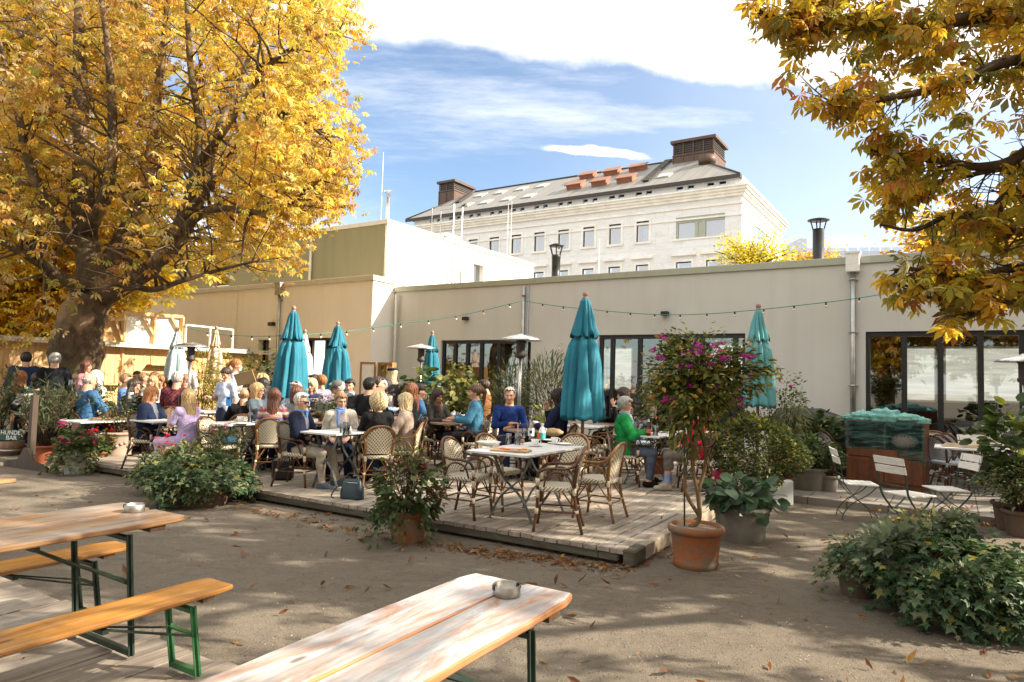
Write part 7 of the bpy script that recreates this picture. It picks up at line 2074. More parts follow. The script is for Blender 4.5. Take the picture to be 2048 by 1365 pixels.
ch(905, 0, 300, 'blue and white woven chair left of the climbing plant', 'b', Y=13.0)
ch(935, 0, 215, 'blue and white woven chair half hidden by the climbing plant', 'b', Y=12.7)
ch(1078, 0, 280, 'blue and white woven chair before the big oleander', 'b', Y=12.9)
ch(1060, 0, 200, 'cream rattan chair below the oleander', 'c', Y=12.2)
ch(970, 0, 250, 'cream rattan chair behind the denim jacket', 'h', Y=12.7)
ch(925, 0, 330, 'cream rattan chair behind the round table with teapot', 'h', Y=12.9)
ch(1300, 0, 265, 'blue and white woven chair behind the grey-haired woman in green', 'b', Y=12.4)
ch(8, 0, 80, 'rattan chair at the left edge behind the dog bar sign', 'h', Y=13.6)
ch(410, 0, 200, 'sunlit cream chair beside the standing waitress', 'h', Y=13.3)
# paved terrace at the right
ch(1668, 0, 20, 'blue and white chevron chair left of the wrapped sideboard', 'b', Y=11.6)
for i, (u, Y, h) in enumerate(((1888, 10.9, 12), (1902, 11.25, 8), (1916, 11.6, 4))):
    ch(u, 0, h, ('nearest', 'middle', 'furthest')[i] + ' of three blue and white chairs pushed together right of the sideboard', 'b', Y=Y)
ch(1722, 0, 250, 'cream rattan chair showing above the left of the sideboard', 'h', Y=12.7)
ch(1800, 0, 262, 'cream rattan chair showing above the middle of the sideboard', 'h', Y=12.5)
ch(1855, 0, 225, 'cream rattan chair above the right end of the sideboard', 'h', Y=12.0)
ch(1925, 0, 320, 'brown rattan chair before the glass doors at right', 'c', Y=12.2)
ch(1968, 0, 255, 'cream rattan chair tucked to the table before the glass doors', 'h', Y=11.7)
x, y = tab(1975, 893, 9.9); RT = slat_table(x, y, YA, 1.3, .7, 'white slatted table with a stack of menus on the paved terrace')
x, y = tab(1990, 850, 11.0); slat_table(x, y, YA, .9, .7, 'white table pushed against chairs at the right edge')
def chairlike_fold(u, Y, h, l): p = at(u, 800, Y); folding_chair(p.x, p.y, h, l)
chairlike_fold(1965, 10.4, 268, 'white folding chair behind the menu table facing us')

# ---- things on the tables
M['china'] = simple('white china', (.78, .77, .74), .18, 0, .03)
M['wine_glass'] = mk_glass('drinking glass', (.93, .95, .95), .09)
def liquid(name, col): t = NT(name); return t.bsdf(t.mix(t.noise(t.coord('Object'), 20, 2), col, tuple(min(1, x*1.15) for x in col)), .1, 0, None, .5)
M['red_drink'] = liquid('red lemonade', (.75, .015, .03)); M['orange_drink'] = liquid('orange spritz', (.80, .22, .06)); M['beer'] = liquid('lager beer', (.75, .33, .03)); M['coffee'] = liquid('coffee', (.03, .012, .006)); M['milk'] = liquid('latte', (.7, .6, .48)); M['tea'] = liquid('mint tea', (.2, .2, .07))
M['brown_glass'] = simple('brown bottle glass', (.045, .015, .006), .08, 0, .1); M['label_w'] = simple('paper label', (.72, .72, .7), .7); M['label_b'] = simple('blue label print', (.03, .2, .5), .6); M['label_t'] = simple('teal label', (.05, .42, .40), .6); M['label_r'] = simple('orange label', (.6, .13, .04), .6)
M['board_wood'] = wood('serving board', (.52, .33, .15), (.36, .2, .08), 0); M['straw'] = simple('striped straw', (.75, .3, .28), .6); M['napkin'] = simple('napkin', (.7, .68, .64), .9); M['egg'] = simple('egg shell', (.5, .25, .14), .6); M['salmon'] = simple('salmon', (.65, .2, .1), .5); M['kraft'] = simple('kraft paper', (.36, .25, .12), .8)
def it(kind, p, label, scale=1., mat=None):
    nm, cat = {'glass': ('drinking_glass', 'glass'), 'cup': ('cup', 'cup'), 'bottle': ('bottle', 'bottle'), 'jug': ('milk_bottle', 'bottle'), 'plate': ('plate', 'plate'), 'bowl': ('bowl', 'bowl'), 'mill': ('pepper_mill', 'pepper mill'), 'pot': ('teapot', 'teapot'), 'beerb': ('beer_bottle', 'bottle'), 'board': ('serving_board', 'board'), 'shaker': ('salt_shaker', 'shaker')}[kind]
    root = empty(nm, p, rnd.uniform(-1, 1) if kind not in ('board',) else YD+.25, label, cat); s = scale; root.scale = (s, s, s)
    def L(prof, part, m, n=20, cap=True): q = MB(); q.lathe(prof, n, (0, 0, 0), cap); return q.build(part, m, root)
    if kind == 'glass':
        L([(.030, 0), (.034, .12), (.0325, .12), (.0285, .008), (.001, .008)], 'glass', M['wine_glass'])
        if mat: L([(.0275, .009), (.0305, .075), (.001, .075)], 'drink', mat)
        if mat is M['orange_drink'] or mat is M['red_drink'] or mat is M['milk']: q = MB(); q.tube([(.01, 0, .02), (-.015, .01, .2)], .004, 6); q.build('straw', M['straw'], root)
    elif kind == 'cup':
        L([(.02, .012), (.034, .03), (.041, .07), (.038, .07), (.03, .028), (.001, .02)], 'cup', M['china']); L([(.04, 0), (.075, .010), (.072, .014), (.03, .006), (.001, .006)], 'saucer', M['china'])
        q = MB(); q.tube([(.037+.022*math.sin(a), 0, .045+.018*math.cos(a)) for a in np.linspace(0, 3.14, 7)], .004, 6); q.build('handle', M['china'], root)
        L([(.036, .06), (.001, .061)], 'drink', mat or M['coffee'], 16, False)
    elif kind == 'bottle':
        L([(.036, 0), (.038, .01), (.038, .17), (.03, .205), (.014, .24), (.013, .30), (.016, .30), (.016, .315), (.001, .315)], 'glass', M['wine_glass']); L([(.0385, .05), (.0385, .15)], 'paper_label', M['label_w'], 20, False)
        q = MB(); q.lathe([(.0002, 0), (.02, 0)], 16); q.v = [(x_, -.0395, z_+.1) for x_, z_, _ in q.v]; q.build('label_dot', M['label_b'], root)
    elif kind == 'jug':
        L([(.042, 0), (.045, .02), (.045, .11), (.03, .15), (.018, .165), (.018, .19), (.022, .19), (.022, .205), (.001, .205)], 'bottle', M['china']); L([(.0455, .015), (.0455, .09)], 'paper_label', M['label_t'], 20, False)
        q = MB(); q.box((-.05, -.0465, .02), (-.012, -.03, .085)); q.build('label_patch', M['label_r'], root)
        q = MB(); q.tube([(.03, .0, .15), (.055, 0, .14), (.05, 0, .1)], .006, 6); q.build('handle', M['china'], root)
    elif kind == 'plate': L([(.05, 0), (.11, .012), (.13, .02), (.128, .023), (.1, .014), (.001, .008)], 'plate', M['china'], 28)
    elif kind == 'bowl': L([(.05, 0), (.1, .02), (.14, .05), (.137, .053), (.095, .025), (.001, .012)], 'bowl', M['china'], 28); L([(.09, .025), (.001, .03)], 'food_rest', M['milk'], 16, False)
    elif kind == 'mill': L([(.025, 0), (.027, .03), (.018, .07), (.024, .10), (.026, .125), (.018, .145), (.02, .16), (.004, .175)], 'body', M['black'])
    elif kind == 'shaker': L([(.018, 0), (.02, .05), (.018, .07)], 'glass', M['napkin']); L([(.0185, .07), (.018, .09), (.002, .094)], 'lid', M['steel'])
    elif kind == 'pot':
        L([(.04, 0), (.075, .03), (.08, .06), (.06, .10), (.03, .115), (.012, .12), (.014, .135), (.001, .14)], 'pot', M['china']); q = MB(); q.tube([(.07, 0, .05), (.11, 0, .07), (.125, 0, .105)], [.016, .012, .008], 8); q.build('spout', M['china'], root); q = MB(); q.tube([(-.07, 0, .09), (-.12, 0, .085), (-.115, 0, .04), (-.075, 0, .035)], .007, 6); q.build('handle', M['china'], root)
    elif kind == 'beerb': L([(.03, 0), (.031, .01), (.031, .13), (.025, .16), (.013, .185), (.012, .23), (.014, .235), (.014, .245), (.001, .246)], 'glass', M['brown_glass']); L([(.0315, .04), (.0315, .10)], 'paper_label', M['label_r'], 20, False); L([(.0135, .2), (.0135, .235)], 'neck_label', M['label_w'], 16, False)
    elif kind == 'board':
        q = MB(); q.box((-.2, -.11, 0), (.2, .11, .02), .005); q.build('board', M['board_wood'], root)
        for (x_, y_, m_, r_) in ((-.08, -.02, M['salmon'], .035), (.0, .03, M['napkin'], .03), (.1, -.03, M['egg'], .02), (-.02, -.05, M['salmon'], .03), (.13, .05, M['beer'], .025)): q = MB(); q.ball((x_, y_, .027), r_, 6, (1.2, .8, .35)); q.build('food_rest', m_, root)
ZT = .891
def on(u, v, z=ZT): return G(u, v, z)
it('bowl', on(977, 893), 'wide white bowl at the left corner of the breakfast table')
it('board', on(1022, 903), 'wooden serving board with salmon and egg leftovers')
it('glass', on(1017, 888), 'empty tumbler behind the white bowl')
it('glass', on(1035, 890), 'iced orange drink with a striped straw on the breakfast table', 1.15, M['orange_drink'])
it('glass', on(1048, 876), 'small water tumbler at the back of the breakfast table')
it('mill', on(1052, 873), 'black pepper mill on the breakfast table')
it('bottle', on(1062, 880), 'clear water bottle with a white label and blue dot')
it('jug', on(1084, 880), 'white milk bottle with teal and orange label')
it('cup', on(1070, 893), 'white coffee cup in the middle of the breakfast table', 1.15)
it('cup', on(1109, 888), 'white coffee cup on a saucer at the right of the table', 1.1)
it('plate', on(1128, 890), 'white plate with cutlery at the right end of the table', .8)
it('plate', on(1100, 882), 'plate with teal napkin at the back of the table', .7)
p = on(1045, 889); q = MB(); q.ball((p.x, p.y, p.z+.035), .024, 8, (1, 1, 1.25)); tag(q.build('boiled_egg', M['egg']), 'brown boiled egg standing on the breakfast table', 'egg')
p = on(1106, 872); crumple('paper_bag', M['kraft'], None, (p.x, p.y, p.z+.05), .11, .3, 3, (1.2, .8, .5), 12); tag(bpy.data.objects['paper_bag'], 'crumpled brown paper bread bag on the breakfast table', 'paper bag')
zq = .89
it('glass', on(692, 870), 'tall red drink with straw before the woman in white', 1.35, M['red_drink']); it('shaker', on(700, 868), 'salt shaker beside the red drink'); it('glass', on(684, 866), 'small water glass beside the red drink')
it('plate', on(486, 849), 'plate on the table behind the ivy planter', .9); it('cup', on(481, 845), 'glass cup of black coffee on the plate table', 1.3); it('glass', on(500, 845), 'milkshake with a red striped straw', 1.2, M['milk']); it('mill', on(506, 841), 'dark pepper mill beside the milkshake')
it('beerb', on(1297, 872), 'brown beer bottle with a red label'); it('glass', on(1311, 872), 'glass a quarter full of lager right of the beer bottle', 1.2, M['beer']); it('glass', on(1290, 860), 'full beer glass behind the brown bottle', 1.25, M['beer']); it('glass', on(1345, 858), 'beer glass beside the bougainvillea stem', 1.35, M['beer']); it('plate', on(1330, 866), 'plate with cutlery beside the beers', .7)
it('mill', on(883, 838), 'black pepper mill on the round table'); it('shaker', on(877, 838), 'salt shaker on the round table'); it('pot', on(908, 836), 'white teapot on the round table'); it('glass', on(915, 838), 'water glass right of the teapot'); it('glass', on(887, 833), 'glass of green mint tea', 1.2, M['tea']); it('cup', on(926, 838), 'white cup before the denim jacket', 1.1)
it('glass', on(1031, 849), 'orange drink with a red straw on the round table', 1.3, M['orange_drink']); it('glass', on(1041, 850), 'tumbler right of the orange drink'); it('mill', on(1056, 850), 'pepper mill on the royal blue man\'s table'); it('shaker', on(1049, 852), 'salt shaker by the tumbler'); it('cup', on(1070, 852), 'dark coffee cup near the wavy black hair', 1.1); it('glass', on(1066, 846), 'pale orange drink behind the coffee cup', 1.2, M['orange_drink'])
it('bottle', at(261, 804, 12.0), 'wine bottle with white label and blue seal on long table', 1.1); it('glass', at(270, 803, 12.0), 'wine glass right of the wine bottle', 1.1, M['milk']); it('glass', at(143, 782, 11.9), 'amber beer before the orange-haired woman', 1.6, M['beer'])
it('cup', at(1232, 820, 12.3), 'coffee cup on the far round table', 1.2)
# loose things
p = at(385, 800, 9.55)
ph = empty('phone', at(362, 800, 9.85), R_(60), 'phone with grey case held up by the woman in lavender', 'phone'); q = MB(); q.box((-.036, -.005, -.075), (.036, .005, .075), .003); q.build('case', M['iron_grey'], ph); q = MB(); q.box((-.032, -.0062, -.068), (.032, -.0052, .068)); q.build('screen', M['black'], ph)
ph = empty('phone', at(457, 803, 10.7), R_(10), 'bright blue phone held by the bald man', 'phone'); q = MB(); q.box((-.036, -.005, -.075), (.036, .005, .075), .003); q.build('case', M['label_b'], ph); q = MB(); q.box((-.01, -.0065, .03), (.02, -.0052, .06)); q.build('camera', M['black'], ph)
mb_ = empty('menu_board', at(490, 757, 12.9), R_(-8), 'stack of plain brown menu boards carried on an arm', 'menu board'); q = MB(); 
for k in range(3): q.box((-.19, -.012+k*.008, -.12), (.19, -.006+k*.008, .12))
q.build('board', M['kraft'], mb_); mb_.rotation_euler = (.3, -.25, R_(-8)); q = MB(); q.box((-.05, -.02, .118), (.05, .016, .128)); q.build('clip', M['steel'], mb_)
mn = empty('menu', at(655, 815, 11.2), .3, 'open dark menu card in the hands of the man in the cap', 'menu'); q = MB(); q.box((-.2, -.004, -.13), (0, .004, .13)); q.build('page', M['iron_grey'], mn); q = MB(); q.box((0.002, -.004, -.13), (.2, .004, .13)); q.build('page', M['iron_grey'], mn); mn.rotation_euler = (-.9, 0, .3)
p = at(1934, 888, 10.0); ms = empty('menu_stack', p, YA+.1, 'stack of beige menu cards on the paved terrace table', 'menus'); ms.location.z = .842
for k in range(5): q = MB(); q.box((-.3+k*.012, -.14+k*.01, k*.008), (.3+k*.012, .14+k*.008, k*.008+.0075)); q.build('card', M['napkin'] if k % 2 else M['kraft'], ms)
p = at(218, 804, 11.95); ms = empty('menu_stack', p, .4, 'stack of beige menu cards on the long white table', 'menus'); ms.location.z = .75+floor_z(p.x, p.y)
for k in range(3): q = MB(); q.box((-.28+k*.012, -.14+k*.01, k*.008), (.28+k*.012, .14+k*.008, k*.008+.0075)); q.build('card', M['kraft'], ms)
# handbag on the deck
p = G(704, 998, .15); M['bag'] = simple('dark teal leather', (.012, .028, .038), .38, 0, .2, 14, .3)
hbg = empty('handbag', p, R_(-20), 'dark blue leather bag standing on the deck beside the black coat', 'handbag')
q = MB(); nz = 10; vs = []; fs = []
for i in range(nz+1):
    t_ = i/nz; z_ = .235*t_; w_ = .155*(1-.25*t_**2)*(.92+.08*math.sin(3*t_)); d_ = .075*(1-.55*t_**2)
    for j in range(20):
        a_ = 2*math.pi*j/20; c_, s_ = math.cos(a_), math.sin(a_); vs.append((math.copysign(abs(c_)**.55, c_)*w_*(1+.03*math.sin(5*a_+i)), math.copysign(abs(s_)**.6, s_)*d_, z_))
for i in range(nz):
    for j in range(20): fs.append((i*20+j, i*20+(j+1) % 20, (i+1)*20+(j+1) % 20, (i+1)*20+j))
fs += [tuple(range(19, -1, -1)), tuple(range(nz*20, nz*20+20))]; q.add(vs, fs, True); q.build('body', M['bag'], hbg)
q = MB(); q.tube(bez([(-.08, 0, .225), (-.06, -.02, .29), (.0, -.03, .31), (.06, -.02, .29), (.08, 0, .225)], 4), .007, 6); q.build('handle', M['bag'], hbg)
q = MB(); q.tube(bez([(-.15, -.02, .15), (-.20, -.06, .12), (-.24, -.08, .03), (-.2, -.1, .01)], 4), .009, 6); q.build('strap', M['bag'], hbg)
q = MB(); q.tube([(-.1, -.052, .20), (.1, -.052, .20)], .004, 6); q.build('zip', M['steel'], hbg)
p = G(934, 936, .15); q = MB(); q.lathe([(.28, 0), (.3, .02), (.3, .10), (.27, .12), (.06, .13), (.05, .3), (.001, .3)], 28, tuple(p)); tag(q.build('parasol_base', M['concrete']), 'empty round concrete parasol base between the tables', 'parasol base')
p = G(565, 960, .15); q = MB(); q.box((p.x-.14, p.y-.08, p.z), (p.x+.14, p.y+.08, p.z+.3), .03); tag(q.build('bag_on_floor', M['black']), 'black bag on the deck under the rattan chair', 'bag')
p = G(1440, 975, .15); crumple('pink_bag', simple('pink cloth bag', (.65, .04, .12), .7, 0, .2), None, (p.x, p.y, p.z+.13), .15, .25, 8, (1, .7, .9), 12); tag(bpy.data.objects['pink_bag'], 'bright pink bag on the deck right of the bougainvillea stem', 'bag')
pp = at(455, 890, 9.95); crumple('blue_scarf', simple('blue knit', (.03, .10, .2), .9, 0, .3, 30, .4), None, (pp.x, pp.y, .66), .13, .4, 5, (1.3, 1, .5), 14); tag(bpy.data.objects['blue_scarf'], 'dark blue scarf lying on the empty rattan seat', 'scarf')
# covered barbecue by the wall
p = at(1640, 800, 12.6); cv = empty('covered_grill', (p.x, p.y, .1), YA, 'large shape under a black tarpaulin against the wall', 'covered grill')
q = MB(); vs = []; fs = []; n_ = 36; rows_ = [(1.04, 0), (1.02, .3), (1., .7), (.97, .98), (.86, 1.12), (.5, 1.16), (.02, 1.17)]
for i, (k, z_) in enumerate(rows_):
    for j in range(n_):
        a_ = 2*math.pi*j/n_; c_, s_ = math.cos(a_), math.sin(a_); rr2 = 1+.035*math.sin(9*a_+i)*(1.2-.8*z_)
        xx = math.copysign(abs(c_)**.5, c_)*.85*k*rr2; vs.append((xx, math.copysign(abs(s_)**.6, s_)*.38*k*rr2, z_*(1.0 - .16*(xx+.3)/.85*(1 if xx > .1 else .0)) + .03*math.sin(7*xx)))
for i in range(len(rows_)-1):
    for j in range(n_): fs.append((i*n_+j, i*n_+(j+1) % n_, (i+1)*n_+(j+1) % n_, (i+1)*n_+j))
q.add(vs, fs, True); q.build('tarpaulin', simple('black tarpaulin', (.012, .012, .014), .45, 0, .3, 6, .5, .5, 9), cv)
# ================================================================ plants in pots
t = NT('terracotta'); n = t.noise(t.coord('Object', (1, 1, 1.6)), 3.2, 6, .65); n2 = t.noise(t.coord('Object'), 30, 4)
c = t.mix(t.ramp(n, [(.40, 0.), (.62, 1.)]), (.27, .085, .028), (.17, .125, .085)); c = t.mix(t.ramp(n2, [(.5, 0.), (.75, .6)]), c, (.11, .07, .045)); M['terra'] = t.bsdf(c, .8, 0, t.bump(n2, .3, .004), .25)
M['terra_red'] = simple('red terracotta', (.30, .085, .035), .75, 0, .2, 5, .2); M['terra_pale'] = simple('pale relief terracotta', (.34, .25, .19), .85, 0, .2, 6, .3)
M['stone_pot'] = simple('grey stoneware pot', (.17, .155, .13), .85, 0, .25, 5, .3); M['white_pot'] = simple('white glazed pot', (.52, .56, .56), .4, 0, .1, 3); M['dark_pot'] = simple('dark clay pot', (.10, .065, .045), .8, 0, .25, 5); M['soil'] = simple('dry potting soil', (.16, .12, .09), .95, 0, .4, 40, .6)
GRN = [(.05, .085, .022, 4), (.08, .12, .03, 3), (.035, .06, .02, 3), (.14, .15, .04, 1.2)]
IVY = [(.06, .115, .05, 4), (.095, .155, .075, 3), (.035, .07, .03, 3), (.22, .25, .13, 1.8), (.30, .28, .07, .5)]
OLE = [(.075, .095, .042, 4), (.10, .12, .06, 3), (.05, .07, .03, 3), (.17, .17, .09, 1)]
BOX = [(.075, .10, .025, 4), (.11, .13, .035, 3), (.24, .23, .04, 2), (.03, .05, .015, 2)]
VAR = [(.12, .14, .06, 3), (.25, .26, .14, 3), (.07, .10, .03, 2), (.33, .30, .10, 1)]
def pot(root, r0, r1, h, mat, rim=.03, soil=True, name='pot'):
    q = MB(); q.lathe([(r0, 0), (r0*1.02, .02), (r0+(r1-r0)*.75, h*.75), (r1*.98, h-rim*1.6), (r1*1.07, h-rim*1.4), (r1*1.09, h-rim*.5), (r1*1.04, h), (r1*.93, h), (r1*.9, h-.05)], 36, cap=False); o = q.build(name, mat, root)
    if soil: q = MB(); q.lathe([(r1*.92, h-.045), (r1*.5, h-.03), (.002, h-.025)], 24, cap=False); q.build('soil', M['soil'], root)
def cloud(rng, n, c, r, shell=.55, flat=None):
    d = rng.normal(size=(n, 3)); d /= np.linalg.norm(d, axis=1)[:, None]; k = rng.uniform(shell**3, 1, n)**(1/3)
    lump = 1 + .16*np.sin(d[:, 0]*5+d[:, 2]*4+r[0]*9) + .10*np.sin(d[:, 1]*8-d[:, 0]*6)
    p = d*(k*lump)[:, None]*np.asarray(r) + np.asarray(c)
    if flat is not None: p[:, 2] = np.maximum(p[:, 2], flat)
    return p, d
def fol(kind, pos, d, size, pal, rng, droop=-.2, spread=.5, jit=.18):
    n = len(pos); az = np.arctan2(d[:, 1], d[:, 0]) + rng.normal(0, spread, n); ti = np.arcsin(np.clip(d[:, 2], -1, 1))*.5 + rng.normal(droop, .35, n)
    return (kind, pos, az, ti, rng.normal(0, .5, n), size*(.6+.8*rng.random(n)), pick_cols(n, pal, jit, rng))
def trail(rng, n, c, r0, z0, lo, hi, k=26):
    """hanging shoots over the rim of a pot"""
    P = []; D = []
    for i in range(n):
        a = rng.uniform(0, 6.283); L = rng.uniform(lo, hi); out = rng.uniform(.04, .22)
        for j in range(k):
            t_ = j/k*L; rr = r0*.8 + out*min(1, t_*4) + .05*math.sin(j*.5+a*7); z = z0 + .05 - max(0, t_-.06)
            if z < .015: z = .015 + rng.uniform(0, .03); rr += (t_-z0)*.6*rng.uniform(.5, 1)
            P.append((c[0]+rr*math.cos(a+.08*math.sin(j)), c[1]+rr*math.sin(a+.08*math.sin(j)), z)); D.append((math.cos(a), math.sin(a), -.3))
    return np.array(P)+rng.normal(0, .02, (len(P), 3)), np.array(D)
def stems(root, ends, base, r=.008, mat=None, name='stem', wob=.04, rs=None):
    rs = rs or rnd; q = MB()
    for e in ends:
        b = Vector(base) + Vector((rs.uniform(-.06, .06), rs.uniform(-.06, .06), 0)); e = Vector(e); m = (b+e)/2 + Vector((rs.gauss(0, wob), rs.gauss(0, wob), .02))
        q.tube(bez([b, m, e], 4), [r*(1-.07*i) for i in range(9)], 5)
    return q.build(name, mat or M['twig'], root)
def plant(name, p, label, cat='potted plant', group=None): return empty(name, p, rnd.uniform(0, 6), label, cat, group)
def flowers(rng, pos, size, pal, n_pet=5, kind='round'):
    P = np.repeat(pos, n_pet, axis=0) ; n = len(P); az = np.tile(np.arange(n_pet)*2*math.pi/n_pet, len(pos)) + np.repeat(rng.uniform(0, 6, len(pos)), n_pet)
    return (kind, P, az, rng.uniform(.1, .9, n), rng.normal(0, .3, n), size*(.8+.4*rng.random(n)), np.repeat(pick_cols(len(pos), pal, .15, rng), n_pet, axis=0))

def blooms(r, groups, nm='flower'):
    for g in groups: link(nm, leaves_mesh(nm, [g], M['petal']), r)
def tops(r, groups):
    for g in groups: link('leafy_top', leaves_mesh('leafy_top', [g], M['leaf']), r)
# ivy planter, right foreground (three pots of ivy and mixed leaves)
rng = np.random.default_rng(61)
p = G(1862, 1235, 0); r = plant('ivy_planter', p, 'big clump of trailing ivy overflowing its brown pot in the right foreground')
pot(r, .22, .31, .44, M['dark_pot'])
a, d = cloud(rng, 1500, (.12, 0, .40), (.60, .55, .30), .7, .02); b, e = trail(rng, 70, (.1, 0), .36, .44, .25, .60)
far_, fe = trail(rng, 26, (.5, -.1), .25, .3, .2, .5)
c2_, d2 = cloud(rng, 420, (.55, -.05, .30), (.42, .4, .26), .6, .02); c3_, d3 = cloud(rng, 240, (.35, .35, .42), (.4, .3, .24), .6, .02)
parts = [fol('ivy', a, d, .072, IVY, rng), fol('ivy', b, e, .075, IVY, rng, -.6), fol('ivy', far_, fe, .065, IVY, rng, -.6), fol('ivy', c2_, d2, .07, IVY, rng), fol('ivy', c3_, d3, .07, IVY, rng)]
link('foliage', leaves_mesh('foliage', parts, M['leaf']), r); r.rotation_euler.z = -.4; r.scale = (.93, .93, .92)
u_, d = cloud(rng, 160, (-.02, .12, .66), (.30, .22, .14), .2); w_, dw = cloud(rng, 90, (.2, .1, .70), (.1, .1, .12), .1); v_, dv = cloud(rng, 60, (-.3, -.1, .58), (.14, .12, .08), .1)
tops(r, [fol('oval', u_, d, .075, VAR, rng, .3), fol('palm', w_, dw, .075, [(.10, .15, .09, 1), (.16, .20, .12, 1)], rng, .2), fol('oval', v_, dv, .13, [(.17, .21, .13, 1)], rng, .5)])
f = np.stack([rng.uniform(-.35, .1, 22), rng.uniform(-.1, .2, 22), rng.uniform(.64, .82, 22)], 1); blooms(r, [flowers(rng, f[i:i+1], .018, [(.7, .5, .03, 1)], 4) for i in range(22)])
stems(r, [tuple(x) for x in u_[:14]] + [tuple(x) for x in w_[:5]], (0, 0, .42), .006)
p2 = G(1715, 1190, 0); r = plant('ivy_pot', p2, 'smaller variegated trailing plant left of the big ivy clump'); pot(r, .12, .17, .28, M['dark_pot'])
a, d = cloud(rng, 420, (0, 0, .30), (.24, .24, .16), .4); b, e = trail(rng, 40, (0, 0), .17, .28, .15, .36, 18); link('foliage', leaves_mesh('foliage', [fol('oval', a, d, .05, VAR, rng), fol('ivy', b, e, .045, VAR + IVY, rng, -.5)], M['leaf']), r)
# ivy clump left foreground
rng = np.random.default_rng(62)
p = G(398, 1008, 0); r = plant('ivy_planter', p, 'wide mound of variegated ivy over a dark pot in front of the deck'); pot(r, .33, .40, .36, M['dark_pot']); r.rotation_euler.z = 0
a, d = cloud(rng, 1500, (0, 0, .36), (.62, .55, .28), .75, .02); b, e = trail(rng, 80, (.05, 0), .46, .4, .2, .5)
link('foliage', leaves_mesh('foliage', [fol('ivy', a, d, .07, IVY, rng), fol('ivy', b, e, .07, IVY + VAR, rng, -.5)], M['leaf']), r)
a, d = cloud(rng, 420, (-.2, .1, .58), (.36, .28, .15), .3); tops(r, [fol('oval', a, d, .07, VAR + [(.35, .33, .05, 2)], rng, .3)])
for (x_, y_, z_, r_) in ((.02, .25, .76, .17), (.24, .22, .71, .18)):
    a, d = cloud(rng, 1100, (x_, y_, z_), (r_, r_, r_), .6); link('clipped_ball', leaves_mesh('clipped_ball', [fol('lance', a, d, .055, [(.05, .065, .022, 3), (.09, .10, .03, 2), (.03, .045, .015, 2)], rng, .2)], M['leaf']), r)
f = np.stack([rng.uniform(-.55, -.3, 14), rng.uniform(-.1, .2, 14), rng.uniform(.60, .82, 14)], 1); blooms(r, [flowers(rng, f[i:i+1], .034, [(.62, .03, .12, 1)], 6) for i in range(14)])
f = np.stack([rng.uniform(-.15, .2, 12), rng.uniform(.2, .4, 12), rng.uniform(.85, .98, 12)], 1); blooms(r, [flowers(rng, f[i:i+1], .034, [(.55, .05, .16, 1), (.6, .45, .5, 1)], 6) for i in range(12)])
stems(r, [tuple(x) for x in f[:8]], (0, .1, .35), .004)
p = G(318, 985, 0); r = plant('trailing_pot', p, 'stone pot with variegated ivy left of the ivy mound'); pot(r, .16, .22, .34, M['stone_pot']); a, d = cloud(rng, 350, (0, 0, .38), (.30, .26, .18), .4, .1); b, e = trail(rng, 40, (-.04, 0), .23, .34, .15, .42, 18); link('foliage', leaves_mesh('foliage', [fol('ivy', a, d, .06, VAR + IVY, rng), fol('ivy', b, e, .05, VAR, rng, -.5)], M['leaf']), r)
# hydrangea pot front centre
rng = np.random.default_rng(63)
p = G(815, 1082, 0); r = plant('hydrangea_pot', p, 'fading pink hydrangea in a terracotta pot before the deck edge'); pot(r, .155, .195, .31, M['terra'])
a, d = cloud(rng, 620, (0, 0, .52), (.34, .34, .30), .5, .2); b, e = trail(rng, 34, (.12, 0), .2, .33, .2, .42, 18); s_, ds = cloud(rng, 70, (.02, 0, .86), (.24, .2, .14), .1)
fh = cloud(rng, 20, (0, 0, .60), (.33, .33, .27), .95)[0]; fl = np.repeat(fh, 26, axis=0)+rng.normal(0, .028, (20*26, 3))
link('foliage', leaves_mesh('foliage', [fol('oval', a, d, .095, GRN + [(.10, .05, .02, 1)], rng, -.2), fol('oval', b, e, .05, GRN, rng, -.5), fol('oval', s_, ds, .05, [(.16, .2, .05, 1)], rng, .4)], M['leaf']), r)
blooms(r, [fol('round', fl[i*26:i*26+26], rng.normal(size=(26, 3))*.5, .026, [(.30, .09, .09, 2), (.42, .19, .17, 2), (.22, .11, .08, 1), (.34, .26, .15, 1)], rng, 0, 1) for i in range(20)])
stems(r, [tuple(x) for x in fh] + [tuple(x) for x in s_[:20]], (0, 0, .28), .006)
# bougainvillea standard
rng = np.random.default_rng(64); rs = random.Random(64)
p = G(1391, 1132, 0); r = plant('bougainvillea', p, 'tall flowering bougainvillea standard with twisted stems in a terracotta pot'); r.rotation_euler.z = 0
q = MB(); q.lathe([(.192, 0), (.202, .012), (.204, .055), (.196, .065), (.212, .20), (.222, .29), (.226, .30), (.246, .308), (.256, .338), (.247, .366), (.222, .372), (.21, .34)], 44, cap=False); q.build('pot', M['terra'], r)
q = MB(); q.lathe([(.21, .34), (.1, .35), (.002, .352)], 24, cap=False); q.build('soil', M['soil'], r)
Yb = p.y
def L_(u, v, dy=0): return at(u, v, Yb+dy) - p
trunk = [[(1380, 1055), (1398, 1040), (1396, 990), (1385, 930), (1392, 880), (1390, 820), (1375, 770), (1360, 735)], [(1400, 1035), (1372, 985), (1372, 930), (1386, 880), (1420, 830), (1455, 780)], [(1396, 985), (1412, 920), (1402, 850), (1400, 790), (1420, 740), (1450, 720)], [(1386, 900), (1372, 850), (1350, 810), (1322, 780)]]
